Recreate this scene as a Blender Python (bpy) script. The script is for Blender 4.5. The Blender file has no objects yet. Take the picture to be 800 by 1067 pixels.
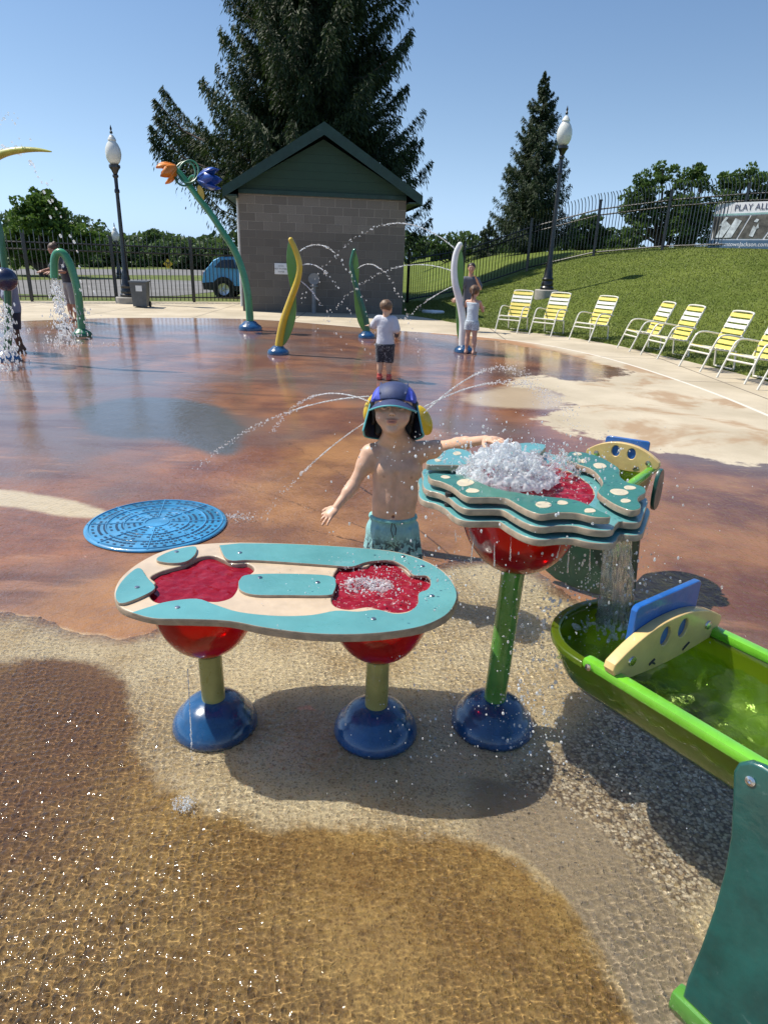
import bpy, bmesh, math, random
import numpy as np
from mathutils import Vector, Matrix
import openvdb
rnd = random.Random(7)
R = math.radians
sc = bpy.context.scene
col = sc.collection

# ---------------------------------------------------------------- camera model
FOC, PIT, ROL, HC = 690.0, R(21.0), R(2.0), 1.5      # focal length (for a 1067-high frame), pitch, roll, eye height
def ray(x, y):
    u = x - 400.0; v = 533.5 - y
    c, s = math.cos(ROL), math.sin(ROL)
    u2 = u*c - v*s; v2 = u*s + v*c
    return (u2, FOC*math.cos(PIT) + v2*math.sin(PIT), -FOC*math.sin(PIT) + v2*math.cos(PIT))
def gp(x, y, z=0.0):
    d = ray(x, y); t = (z-HC)/d[2]
    return Vector((d[0]*t, d[1]*t, z))
def at(x, y, Y):
    d = ray(x, y); t = Y/d[1]
    return Vector((d[0]*t, Y, HC + d[2]*t))
def gpl(pts, z=0.0): return [tuple(gp(x, y, z)[:2]) for x, y in pts]

cam = bpy.data.cameras.new('camera'); co = bpy.data.objects.new('camera', cam); col.objects.link(co)
co.location = (0, 0, HC)
co.matrix_world = Matrix.Translation((0, 0, HC)) @ Matrix.Rotation(math.pi/2 - PIT, 4, 'X') @ Matrix.Rotation(ROL, 4, 'Z')
cam.sensor_fit = 'VERTICAL'; cam.sensor_height = 36.0; cam.lens = FOC/1067*36.0
cam.clip_end = 2000; cam.clip_start = 0.02
sc.camera = co

# ---------------------------------------------------------------- light
SUN_EL, SUN_AZ = 57.0, 75.0          # azimuth measured from +Y towards -X
sd = Vector((-math.sin(R(SUN_AZ))*math.cos(R(SUN_EL)), math.cos(R(SUN_AZ))*math.cos(R(SUN_EL)), math.sin(R(SUN_EL))))
w = bpy.data.worlds.new('World'); sc.world = w; w.use_nodes = True
nt = w.node_tree; nt.nodes.clear()
sky = nt.nodes.new('ShaderNodeTexSky'); sky.sky_type = 'NISHITA'; sky.sun_disc = False
sky.sun_elevation = R(SUN_EL); sky.sun_rotation = R(-SUN_AZ); sky.altitude = 200; sky.air_density = 1.0; sky.dust_density = .5; sky.ozone_density = 1.2
bg = nt.nodes.new('ShaderNodeBackground'); bg.inputs[1].default_value = 0.10
wo = nt.nodes.new('ShaderNodeOutputWorld')
tcw = nt.nodes.new('ShaderNodeTexCoord'); sxw = nt.nodes.new('ShaderNodeSeparateXYZ'); nt.links.new(tcw.outputs['Generated'], sxw.inputs[0])
mrw = nt.nodes.new('ShaderNodeMapRange'); mrw.inputs[1].default_value = -.02; mrw.inputs[2].default_value = .42; mrw.inputs[3].default_value = .85; mrw.inputs[4].default_value = 0.; nt.links.new(sxw.outputs[2], mrw.inputs[0])
bww = nt.nodes.new('ShaderNodeRGBToBW'); nt.links.new(sky.outputs[0], bww.inputs[0])
mmw = nt.nodes.new('ShaderNodeMix'); mmw.data_type = 'RGBA'; mmw.blend_type = 'MULTIPLY'; mmw.inputs[0].default_value = 1; nt.links.new(bww.outputs[0], mmw.inputs[6]); mmw.inputs[7].default_value = (.86, 1.04, 1.34, 1)
mxw = nt.nodes.new('ShaderNodeMix'); mxw.data_type = 'RGBA'; nt.links.new(mrw.outputs[0], mxw.inputs[0]); nt.links.new(sky.outputs[0], mxw.inputs[6]); nt.links.new(mmw.outputs[2], mxw.inputs[7])
tnw = nt.nodes.new('ShaderNodeMix'); tnw.data_type = 'RGBA'; tnw.blend_type = 'MULTIPLY'; tnw.inputs[0].default_value = 1; tnw.inputs[7].default_value = (.84, 1.0, 1.15, 1); nt.links.new(mxw.outputs[2], tnw.inputs[6]); nt.links.new(tnw.outputs[2], bg.inputs[0]); nt.links.new(bg.outputs[0], wo.inputs[0])
sl = bpy.data.lights.new('sun', 'SUN'); sl.energy = 5.0; sl.angle = R(0.53); sl.color = (1.0, 0.935, 0.82)
so = bpy.data.objects.new('sun', sl); col.objects.link(so); so.rotation_euler = (-sd).to_track_quat('-Z', 'Y').to_euler()
sc.view_settings.view_transform = 'Standard'; sc.view_settings.look = 'None'
sc.view_settings.exposure = 0.28; sc.view_settings.gamma = 1.0; sc.view_settings.use_curve_mapping = False
sc.render.engine = 'CYCLES'
sc.cycles.max_bounces = 10; sc.cycles.transparent_max_bounces = 16; sc.cycles.transmission_bounces = 8
sc.cycles.sample_clamp_indirect = 6.0; sl.cycles.is_caustics_light = True

# ---------------------------------------------------------------- materials
def newmat(name):
    m = bpy.data.materials.new(name); m.use_nodes = True
    n = m.node_tree; n.nodes.clear()
    out = n.nodes.new('ShaderNodeOutputMaterial')
    return m, n, out
def N(n, t, **kw):
    nd = n.nodes.new(t)
    for k, v in kw.items(): setattr(nd, k, v)
    return nd
def setin(nd, **kw):
    for k, v in kw.items():
        nd.inputs[k.replace('_', ' ')].default_value = v
def math_node(n, op, a, b=None, clamp=False):
    m = n.nodes.new('ShaderNodeMath'); m.operation = op; m.use_clamp = clamp
    for i, x in enumerate((a, b)):
        if x is None: continue
        if isinstance(x, (int, float)): m.inputs[i].default_value = x
        else: n.links.new(x, m.inputs[i])
    return m.outputs[0]
def mix_col(n, fac, a, b, blend='MIX'):
    m = n.nodes.new('ShaderNodeMix'); m.data_type = 'RGBA'; m.blend_type = blend
    for i, x in ((0, fac), (6, a), (7, b)):
        if isinstance(x, (int, float)): m.inputs[i].default_value = x
        elif isinstance(x, tuple): m.inputs[i].default_value = (*x[:3], 1)
        else: n.links.new(x, m.inputs[i])
    return m.outputs[2]
def noise(n, vec, scale, detail=4, rough=.55, dist=0):
    t = n.nodes.new('ShaderNodeTexNoise'); t.inputs['Scale'].default_value = scale
    t.inputs['Detail'].default_value = detail; t.inputs['Roughness'].default_value = rough; t.inputs['Distortion'].default_value = dist
    if vec is not None: n.links.new(vec, t.inputs['Vector'])
    return t.outputs['Fac']
def mrange(n, v, a, b, c=0., d=1., smooth=True):
    t = n.nodes.new('ShaderNodeMapRange'); t.clamp = True
    if smooth: t.interpolation_type = 'SMOOTHSTEP'
    n.links.new(v, t.inputs[0])
    for i, x in zip((1, 2, 3, 4), (a, b, c, d)): t.inputs[i].default_value = x
    return t.outputs[0]
def bump(n, h, strength, dist, normal=None):
    b = n.nodes.new('ShaderNodeBump'); b.inputs['Strength'].default_value = strength; b.inputs['Distance'].default_value = dist
    n.links.new(h, b.inputs['Height'])
    if normal is not None: n.links.new(normal, b.inputs['Normal'])
    return b.outputs[0]

def pm(name, c, rough=.45, var=.12, vs=8., bs=60., bd=.0006, metallic=0, coat=0., coatr=.06, c2=None, spec=.5, wet=0., sss=0., scuff=.28):
    """painted / plastic / cloth surface with a little uneven colour, gloss and relief"""
    m, n, out = newmat(name)
    p = N(n, 'ShaderNodeBsdfPrincipled')
    tc = N(n, 'ShaderNodeTexCoord'); v = tc.outputs['Object']
    f = noise(n, v, vs, 5, .6)
    d = tuple(x*(1-var*1.6) for x in c); l = tuple(min(1, x*(1+var)) for x in c)
    if c2: d = c2
    cc = mix_col(n, mrange(n, f, .3, .7), d, l)
    sc1 = mrange(n, noise(n, v, vs*2.3, 8, .72, .4), .60, .72, 0, scuff); cc = mix_col(n, sc1, cc, tuple(min(1, x*.6+.22) for x in c))
    n.links.new(cc, p.inputs['Base Color'])
    f2 = noise(n, v, vs*3, 3)
    n.links.new(mrange(n, f2, .3, .7, max(.02, rough-.1), rough+.1), p.inputs['Roughness'])
    setin(p, Metallic=metallic); p.inputs['Specular IOR Level'].default_value = spec
    p.inputs['Coat Weight'].default_value = coat; p.inputs['Coat Roughness'].default_value = coatr
    if sss:
        p.inputs['Subsurface Weight'].default_value = sss; p.inputs['Subsurface Radius'].default_value = (.02, .008, .004); p.inputs['Subsurface Scale'].default_value = .5
    if bd:
        nb = bump(n, noise(n, v, bs, 4), .6, bd)
        n.links.new(nb, p.inputs['Normal'])
    if wet:
        wn = bump(n, noise(n, v, 45, 2, .5), .8, wet)
        n.links.new(wn, p.inputs['Coat Normal'])
    n.links.new(p.outputs[0], out.inputs[0])
    return m
def vcol_mat(name, rough=.5, coat=0., bd=.0005, bs=120, sss=0., var=.1, vs=30):
    m, n, out = newmat(name)
    p = N(n, 'ShaderNodeBsdfPrincipled'); a = N(n, 'ShaderNodeAttribute', attribute_name='tint')
    tc = N(n, 'ShaderNodeTexCoord'); v = tc.outputs['Object']
    f = mrange(n, noise(n, v, vs, 4), .3, .7, 1-var*1.5, 1+var*.5)
    comb = N(n, 'ShaderNodeCombineColor')
    for i in range(3): n.links.new(f, comb.inputs[i])
    cc = mix_col(n, 1., a.outputs['Color'], comb.outputs[0], 'MULTIPLY')
    n.links.new(cc, p.inputs['Base Color']); setin(p, Roughness=rough)
    p.inputs['Coat Weight'].default_value = coat; p.inputs['Coat Roughness'].default_value = .15
    if sss:
        p.inputs['Subsurface Weight'].default_value = sss; p.inputs['Subsurface Radius'].default_value = (.012, .005, .003); p.inputs['Subsurface Scale'].default_value = .6
    n.links.new(bump(n, noise(n, v, bs, 4), .5, bd), p.inputs['Normal'])
    n.links.new(p.outputs[0], out.inputs[0])
    return m
def clear_plastic(name, c, trans=.45, body=.5, rough=.08, wet=.002):
    """tinted see-through plastic: light passes and takes its colour"""
    m, n, out = newmat(name)
    tc = N(n, 'ShaderNodeTexCoord'); v = tc.outputs['Object']
    tr = N(n, 'ShaderNodeBsdfTransparent'); tr.inputs[0].default_value = (*c, 1)
    p = N(n, 'ShaderNodeBsdfPrincipled'); p.inputs['Base Color'].default_value = (*[x*.8 for x in c], 1)
    setin(p, Roughness=.35); p.inputs['Coat Weight'].default_value = 1; p.inputs['Coat Roughness'].default_value = rough
    tl = N(n, 'ShaderNodeBsdfTranslucent'); tl.inputs[0].default_value = (*c, 1)
    nb = bump(n, noise(n, v, 30, 3), .7, wet); n.links.new(nb, p.inputs['Coat Normal'])
    m1 = N(n, 'ShaderNodeMixShader'); m1.inputs[0].default_value = body
    n.links.new(tl.outputs[0], m1.inputs[1]); n.links.new(p.outputs[0], m1.inputs[2])
    m2 = N(n, 'ShaderNodeMixShader')
    lw = N(n, 'ShaderNodeLayerWeight'); lw.inputs[0].default_value = .3
    f = math_node(n, 'MULTIPLY', math_node(n, 'SUBTRACT', 1., lw.outputs['Facing']), trans)
    n.links.new(f, m2.inputs[0]); n.links.new(m1.outputs[0], m2.inputs[1]); n.links.new(tr.outputs[0], m2.inputs[2])
    gl = N(n, 'ShaderNodeBsdfGlossy'); gl.inputs['Roughness'].default_value = rough; n.links.new(nb, gl.inputs['Normal'])
    fr = N(n, 'ShaderNodeFresnel'); fr.inputs[0].default_value = 1.49
    m3 = N(n, 'ShaderNodeMixShader'); n.links.new(fr.outputs[0], m3.inputs[0]); n.links.new(m2.outputs[0], m3.inputs[1]); n.links.new(gl.outputs[0], m3.inputs[2])
    n.links.new(m3.outputs[0], out.inputs[0])
    return m
def water_mat(name, white=.25, tint=(1, 1, 1), bd=.002, bs=60, rough=.02, thru=.3):
    m, n, out = newmat(name)
    tc = N(n, 'ShaderNodeTexCoord'); v = tc.outputs['Object']
    g = N(n, 'ShaderNodeBsdfGlass'); g.inputs['Color'].default_value = (*tint, 1); g.inputs['Roughness'].default_value = rough; g.inputs['IOR'].default_value = 1.33
    nb = bump(n, noise(n, v, bs, 3), .8, bd); n.links.new(nb, g.inputs['Normal'])
    d = N(n, 'ShaderNodeBsdfDiffuse'); d.inputs[0].default_value = (.9, .93, .95, 1)
    t = N(n, 'ShaderNodeBsdfTranslucent'); t.inputs[0].default_value = (.9, .93, .95, 1)
    a = N(n, 'ShaderNodeAddShader')
    m0 = N(n, 'ShaderNodeMixShader'); m0.inputs[0].default_value = .5; n.links.new(d.outputs[0], m0.inputs[1]); n.links.new(t.outputs[0], m0.inputs[2])
    m1 = N(n, 'ShaderNodeMixShader'); n.links.new(g.outputs[0], m1.inputs[1]); n.links.new(m0.outputs[0], m1.inputs[2])
    f = mrange(n, noise(n, v, 25, 4), .35, .65, white*.3, min(1, white*1.7)); n.links.new(f, m1.inputs[0])
    # water lets light through: shadowless share
    tp = N(n, 'ShaderNodeBsdfTransparent'); tp.inputs[0].default_value = (*tint, 1)
    m2 = N(n, 'ShaderNodeMixShader'); m2.inputs[0].default_value = thru
    n.links.new(m1.outputs[0], m2.inputs[1]); n.links.new(tp.outputs[0], m2.inputs[2])
    n.links.new(m2.outputs[0], out.inputs[0])
    return m

M = {}
M['teal'] = pm('teal_board', (.11, .33, .34), .35, .08, 5, 90, .0006, coat=.6, coatr=.12, wet=.0012)
M['teal_green'] = pm('green_board', (.026, .165, .115), .35, .1, 6, 90, .0006, coat=.6, coatr=.12, wet=.0012)
M['beige'] = pm('beige_board', (.60, .47, .33), .4, .07, 12, 90, .0006, coat=.6, coatr=.12, wet=.0012)
M['edge'] = pm('board_edge', (.36, .28, .2), .5, .15, 30, 200, .0008, coat=.3)
M['cream'] = pm('cream_inlay', (.66, .56, .38), .4, .1, 20, 90, .0005, coat=.5)
M['red'] = clear_plastic('red_plastic', (.95, .020, .018), .48, .2, rough=.12)
M['olive'] = pm('olive_paint', (.36, .33, .10), .35, .12, 9, 50, .0005, coat=.5)
M['blue'] = pm('blue_paint', (.010, .070, .185), .28, .25, 7, 50, .0006, coat=.9, coatr=.05, wet=.0018)
M['green'] = pm('green_paint', (.085, .26, .04), .3, .12, 8, 50, .0005, coat=.8, coatr=.06, wet=.001)
M['dkgreen'] = pm('dark_green_paint', (.012, .13, .055), .35, .12, 4, 50, .0005, coat=.6)
M['arch_green'] = pm('arch_green_paint', (.05, .28, .12), .35, .12, 4, 50, .0005, coat=.6)
M['yellow'] = pm('yellow_paint', (.68, .46, .02), .35, .08, 4, 50, .0005, coat=.6)
M['lime'] = clear_plastic('lime_leaf_panel', (.25, .55, .08), .25, .6)
M['lime_plastic'] = clear_plastic('lime_plastic', (.40, .58, .03), .55, .35)
M['limerim'] = pm('lime_rim', (.16, .50, .03), .28, .1, 10, 60, .0004, coat=.8, wet=.0008)
M['white'] = pm('white_paint', (.75, .76, .76), .4, .06, 5, 50, .0003, coat=.4)
M['blueboard'] = pm('blue_board', (.015, .12, .42), .4, .12, 10, 90, .0006, coat=.5, wet=.001)
M['yelboard'] = pm('yellow_board', (.70, .50, .20), .4, .08, 12, 90, .0006, coat=.5, wet=.001)
M['tealpanel'] = pm('teal_panel', (.006, .070, .060), .38, .22, 9, 90, .0007, coat=.5, wet=.0012)
M['steel'] = pm('steel', (.55, .55, .55), .25, .1, 20, 80, .0002, metallic=1)
M['black'] = pm('black_paint', (.012, .013, .014), .35, .2, 5, 40, .0004, coat=.4)
M['dark'] = pm('dark_rubber', (.02, .02, .022), .6, .2, 5, 40, .0004)
M['drain'] = pm('blue_grate', (.05, .28, .52), .4, .18, 5, 60, .0006, coat=.9, coatr=.1, wet=.003)
M['grey_bin'] = pm('grey_plastic', (.10, .11, .12), .5, .12, 6, 60, .0004)
M['water'] = water_mat('water_clear', .28)
M['foam'] = water_mat('water_foam', .55, bd=.001, bs=90, thru=.2)
M['drop'] = water_mat('water_drops', .9, bd=.0, thru=.25)
M['jet'] = water_mat('jet_water', .85, bd=0., thru=.5)
# ---------------------------------------------------------------- mesh helpers
def catmull(pts, n=8, closed=False):
    P = [Vector(p) for p in pts]; m = len(P); out = []
    rng = range(m if closed else m-1)
    for i in rng:
        if closed: a, b, c, d = P[(i-1) % m], P[i], P[(i+1) % m], P[(i+2) % m]
        else: a, b, c, d = P[max(i-1, 0)], P[i], P[i+1], P[min(i+2, m-1)]
        for k in range(n):
            t = k/n
            out.append(.5*((2*b) + (c-a)*t + (2*a-5*b+4*c-d)*t*t + (3*b-a-3*c+d)*t**3))
    if not closed: out.append(P[-1])
    return out
def chaikin(pts, it=2):
    P = [Vector(p) for p in pts]
    for _ in range(it):
        Q = []
        for i in range(len(P)):
            a, b = P[i], P[(i+1) % len(P)]
            Q += [a*.75+b*.25, a*.25+b*.75]
        P = Q
    return P
class MB:
    def __init__(s): s.v = []; s.f = []; s.m = []; s.smooth = []
    def add(s, V, F, mi=0, sm=True):
        o = len(s.v); s.v += [tuple(x) for x in V]; s.f += [tuple(i+o for i in f) for f in F]; s.m += [mi]*len(F); s.smooth += [sm]*len(F); return s
    def box(s, c, size, rot=None, mi=0, bev=0):
        x, y, z = [q/2 for q in size]
        if bev:
            b = min(bev, x*.9, y*.9, z*.9); bm = bmesh.new(); bmesh.ops.create_cube(bm, size=1)
            for v in bm.verts: v.co = Vector((v.co.x*2*x, v.co.y*2*y, v.co.z*2*z))
            bmesh.ops.bevel(bm, geom=list(bm.edges), offset=b, segments=2, affect='EDGES', profile=.6)
            V = [v.co.copy() for v in bm.verts]; F = [[v.index for v in f.verts] for f in bm.faces]; bm.free()
        else:
            V = [Vector((sx*x, sy*y, sz*z)) for sz in (-1, 1) for sy in (-1, 1) for sx in (-1, 1)]
            F = [(0, 2, 3, 1), (4, 5, 7, 6), (0, 1, 5, 4), (2, 6, 7, 3), (0, 4, 6, 2), (1, 3, 7, 5)]
        if rot is not None: V = [rot @ v for v in V]
        return s.add([Vector(c)+v for v in V], F, mi, bool(bev))
    def tube(s, pts, r, seg=10, mi=0, closed=False, cap=True, flat=1.0, up=None):
        P = [Vector(p) for p in pts]; n = len(P)
        rr = r if isinstance(r, (list, tuple)) else [r]*n
        V = []; F = []
        prev = None
        for i in range(n):
            a = P[(i-1) % n] if closed or i > 0 else P[i]; b = P[(i+1) % n] if closed or i < n-1 else P[i]
            t = (b-a).normalized() if (b-a).length > 1e-9 else Vector((0, 0, 1))
            if prev is None:
                u = Vector(up) if up else (Vector((0, 0, 1)) if abs(t.z) < .9 else Vector((1, 0, 0)))
                x = t.cross(u).normalized()
            else:
                x = (prev - t*prev.dot(t)).normalized()
            prev = x; y = t.cross(x)
            for k in range(seg):
                an = 2*math.pi*k/seg
                V.append(P[i] + x*math.cos(an)*rr[i] + y*math.sin(an)*rr[i]*flat)
        m = n if closed else n-1
        for i in range(m):
            for k in range(seg):
                a = i*seg+k; b = i*seg+(k+1) % seg; j = ((i+1) % n)*seg
                F.append((a, b, j+(k+1) % seg, j+k))
        if cap and not closed:
            F.append(tuple(range(seg))[::-1]); F.append(tuple((n-1)*seg+k for k in range(seg)))
        return s.add(V, F, mi)
    def lathe(s, prof, c=(0, 0, 0), seg=32, mi=0, sx=1, sy=1, rot=None, wob=None):
        V = []; F = []; n = len(prof)
        for r, z in prof:
            for k in range(seg):
                a = 2*math.pi*k/seg; q = 1 if wob is None else wob(a, z)
                v = Vector((math.cos(a)*r*sx*q, math.sin(a)*r*sy*q, z))
                if rot is not None: v = rot @ v
                V.append(v+Vector(c))
        for i in range(n-1):
            for k in range(seg): F.append((i*seg+k, i*seg+(k+1) % seg, (i+1)*seg+(k+1) % seg, (i+1)*seg+k))
        if prof[0][0] > 1e-6: F.append(tuple(range(seg))[::-1])
        if prof[-1][0] > 1e-6: F.append(tuple((n-1)*seg+k for k in range(seg)))
        return s.add(V, F, mi)
    def sphere(s, c, r, seg=10, rings=6, mi=0, sc3=(1, 1, 1)):
        prof = [(max(1e-5, math.sin(math.pi*i/rings)), -math.cos(math.pi*i/rings)) for i in range(rings+1)]
        V = []; F = []
        for rr, z in prof:
            for k in range(seg):
                a = 2*math.pi*k/seg; V.append(Vector((c[0]+math.cos(a)*rr*r*sc3[0], c[1]+math.sin(a)*rr*r*sc3[1], c[2]+z*r*sc3[2])))
        for i in range(rings):
            for k in range(seg): F.append((i*seg+k, i*seg+(k+1) % seg, (i+1)*seg+(k+1) % seg, (i+1)*seg+k))
        return s.add(V, F, mi)
    def build(s, name, mats, parent=None, flat=False, sharp=35):
        me = bpy.data.meshes.new(name); me.from_pydata(s.v, [], s.f)
        if not isinstance(mats, (list, tuple)): mats = [mats]
        for m in mats: me.materials.append(M[m] if isinstance(m, str) else m)
        me.polygons.foreach_set('material_index', s.m)
        me.polygons.foreach_set('use_smooth', [False if flat else q for q in s.smooth])
        me.update()
        if not flat: me.set_sharp_from_angle(angle=R(sharp))
        return link(name, me, parent)
def link(name, me, parent=None):
    o = bpy.data.objects.new(name, me); col.objects.link(o)
    if parent is not None: o.parent = parent; o.matrix_parent_inverse = Matrix.Translation(-Vector(parent.location)) if False else Matrix()
    return o
def tag(o, label=None, cat=None, group=None, kind=None):
    for k, v in (('label', label), ('category', cat), ('group', group), ('kind', kind)):
        if v: o[k] = v
    return o
def empty(name, loc, label, cat, group=None, rz=0.):
    o = bpy.data.objects.new(name, None); col.objects.link(o); o.location = loc; o.rotation_euler = (0, 0, rz)
    o.empty_display_size = .1
    return tag(o, label, cat, group)
def np_mesh(name, V, F, mats, parent=None, smooth=False, attrs=None, vcol=None):
    """fast mesh from numpy arrays; F is (n,3) or (n,4)"""
    V = np.asarray(V, np.float32); F = np.asarray(F, np.int32); k = F.shape[1]
    me = bpy.data.meshes.new(name)
    me.vertices.add(len(V)); me.vertices.foreach_set('co', V.ravel())
    me.loops.add(F.size); me.loops.foreach_set('vertex_index', F.ravel())
    me.polygons.add(len(F)); me.polygons.foreach_set('loop_start', np.arange(0, F.size, k, dtype=np.int32))
    me.polygons.foreach_set('loop_total', np.full(len(F), k, np.int32))
    me.polygons.foreach_set('use_smooth', np.full(len(F), smooth))
    if not isinstance(mats, (list, tuple)): mats = [mats]
    for m in mats: me.materials.append(M[m] if isinstance(m, str) else m)
    if attrs:
        for an, av in attrs.items():
            a = me.attributes.new(an, 'FLOAT', 'POINT'); a.data.foreach_set('value', np.asarray(av, np.float32))
    if vcol is not None:
        a = me.attributes.new('tint', 'FLOAT_COLOR', 'POINT'); c4 = np.ones((len(V), 4), np.float32); c4[:, :3] = vcol; a.data.foreach_set('color', c4.ravel())
    me.update(); me.validate()
    return link(name, me, parent)
def plate(name, outline, z, thick, mat, parent, holes=(), bevel=.004, M3=None, matidx_edge=None):
    """flat board cut to an outline (xy), top at z, with rounded edges; holes are closed outlines too"""
    cu = bpy.data.curves.new(name, 'CURVE'); cu.dimensions = '2D'; cu.fill_mode = 'BOTH'
    for loop in [outline]+list(holes):
        sp = cu.splines.new('POLY'); sp.points.add(len(loop)-1); sp.use_cyclic_u = True
        for i, p in enumerate(loop): sp.points[i].co = (p[0], p[1], 0, 1)
    b = min(bevel, thick*.45)
    cu.extrude = thick/2-b; cu.bevel_depth = b; cu.bevel_resolution = 2; cu.offset = -b
    tmp = bpy.data.objects.new(name, cu); col.objects.link(tmp)
    dg = bpy.context.evaluated_depsgraph_get(); dg.update()
    me = bpy.data.meshes.new_from_object(tmp.evaluated_get(dg))
    bpy.data.objects.remove(tmp); bpy.data.curves.remove(cu)
    me.name = name; me.materials.clear()
    for m in (mat if isinstance(mat, (list, tuple)) else [mat]): me.materials.append(M[m] if isinstance(m, str) else m)
    for v in me.vertices: v.co.z += z - thick/2
    if isinstance(mat, (list, tuple)) and len(mat) > 1:
        for p in me.polygons: p.material_index = 0 if p.normal.z > .75 else 1
    if M3 is not None: me.transform(M3)
    for p in me.polygons: p.use_smooth = True
    me.set_sharp_from_angle(angle=R(30))
    return link(name, me, parent)
def inset_parent(loop, off): return [(p[0]-off[0], p[1]-off[1]) for p in loop]
def text_mesh(s, size, mat, M4, parent, name='lettering', ext=.002, align='LEFT', shear=0.):
    cu = bpy.data.curves.new(name, 'FONT'); cu.body = s; cu.size = size; cu.extrude = ext; cu.align_x = align; cu.shear = shear
    tmp = bpy.data.objects.new(name, cu); col.objects.link(tmp)
    dg = bpy.context.evaluated_depsgraph_get(); dg.update()
    me = bpy.data.meshes.new_from_object(tmp.evaluated_get(dg)); bpy.data.objects.remove(tmp); bpy.data.curves.remove(cu)
    me.materials.clear(); me.materials.append(M[mat]); me.transform(M4)
    return link(name, me, parent)

# ---- signed-distance modelling (bodies, splashes)
class SDF:
    def __init__(s, lo, hi, vox):
        s.lo = np.array(lo, float); s.vox = vox
        s.n = np.ceil((np.array(hi)-s.lo)/vox).astype(int)+1
        s.f = np.full(s.n, 9., np.float32)
    def sub(s, lo, hi):
        a = np.clip(np.floor((np.array(lo)-s.lo)/s.vox).astype(int), 0, s.n); b = np.clip(np.ceil((np.array(hi)-s.lo)/s.vox).astype(int)+1, 0, s.n)
        sl = tuple(slice(i, j) for i, j in zip(a, b))
        g = np.meshgrid(*[s.lo[i]+s.vox*np.arange(a[i], b[i]) for i in range(3)], indexing='ij')
        return sl, g
    def put(s, sl, d, k, sub=False):
        f = s.f[sl]
        if f.size == 0: return
        if sub: d = -d; h = np.clip(.5-.5*(f+(-d)*-1)/k, 0, 1) if False else None
        if sub:
            # smooth subtraction: max(f, -shape)
            h = np.clip(.5+.5*(d-f)/k, 0, 1); s.f[sl] = f*(1-h)+d*h + k*h*(1-h)
        else:
            h = np.clip(.5+.5*(d-f)/k, 0, 1); s.f[sl] = d*(1-h)+f*h - k*h*(1-h)
    def cap(s, a, b, ra, rb=None, k=.01, sub=False):
        rb = ra if rb is None else rb
        a = np.array(a, float); b = np.array(b, float); mr = max(ra, rb)+k+2*s.vox
        sl, (X, Y, Z) = s.sub(np.minimum(a, b)-mr, np.maximum(a, b)+mr)
        ab = b-a; L = max((ab**2).sum(), 1e-12)
        t = np.clip(((X-a[0])*ab[0]+(Y-a[1])*ab[1]+(Z-a[2])*ab[2])/L, 0, 1)
        d = np.sqrt((X-a[0]-t*ab[0])**2+(Y-a[1]-t*ab[1])**2+(Z-a[2]-t*ab[2])**2)-(ra+(rb-ra)*t)
        s.put(sl, d, k, sub)
    def ell(s, c, r, rot=None, k=.01, sub=False):
        c = np.array(c, float); r = np.array(r, float); mr = r.max()+k+2*s.vox
        sl, (X, Y, Z) = s.sub(c-mr, c+mr)
        x, y, z = X-c[0], Y-c[1], Z-c[2]
        if rot is not None:
            Q = np.array(rot.to_3x3()).T
            x, y, z = Q[0, 0]*x+Q[0, 1]*y+Q[0, 2]*z, Q[1, 0]*x+Q[1, 1]*y+Q[1, 2]*z, Q[2, 0]*x+Q[2, 1]*y+Q[2, 2]*z
        k0 = np.sqrt((x/r[0])**2+(y/r[1])**2+(z/r[2])**2); k1 = np.sqrt((x/r[0]**2)**2+(y/r[1]**2)**2+(z/r[2]**2)**2)+1e-9
        s.put(sl, k0*(k0-1)/k1, k, sub)
    def plane(s, p, nrm, k=.003):
        """keep what lies on the side opposite to nrm"""
        X, Y, Z = [s.lo[i]+s.vox*np.arange(s.n[i]) for i in range(3)]
        nrm = np.array(nrm, float); nrm /= np.linalg.norm(nrm)
        d = (X-p[0])[:, None, None]*nrm[0]+(Y-p[1])[None, :, None]*nrm[1]+(Z-p[2])[None, None, :]*nrm[2]
        h = np.clip(.5+.5*(d-s.f)/k, 0, 1); s.f = (s.f*(1-h)+d*h+k*h*(1-h)).astype(np.float32)
    def mesh(s):
        g = openvdb.FloatGrid(9.); g.copyFromArray(np.clip(s.f, -9, 9).astype(np.float32))
        P, Q = g.convertToQuads(isovalue=0.)
        P = np.array(P)*s.vox+s.lo; Q = np.array(Q)
        if len(Q) == 0: return P, Q
        a, b, c = P[Q[:, 0]], P[Q[:, 1]], P[Q[:, 2]]
        if (np.cross(b-a, c-a)*a).sum() < 0: Q = Q[:, ::-1]
        return P, Q

def poly_sd(px, py, poly):
    """signed distance (positive inside) of points to a polygon"""
    P = np.array(poly); n = len(P); d = np.full(px.shape, 1e9); ins = np.zeros(px.shape, bool)
    for i in range(n):
        ax, ay = P[i]; bx, by = P[(i+1) % n]
        ex, ey = bx-ax, by-ay; L = ex*ex+ey*ey+1e-12
        t = np.clip(((px-ax)*ex+(py-ay)*ey)/L, 0, 1)
        d = np.minimum(d, (px-ax-t*ex)**2+(py-ay-t*ey)**2)
        c = ((ay > py) != (by > py)); xi = ax+(py-ay)*ex/np.where(abs(ey) < 1e-12, 1e-12, ey)
        ins ^= c & (px < xi)
    return np.where(ins, 1, -1)*np.sqrt(d)

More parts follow.
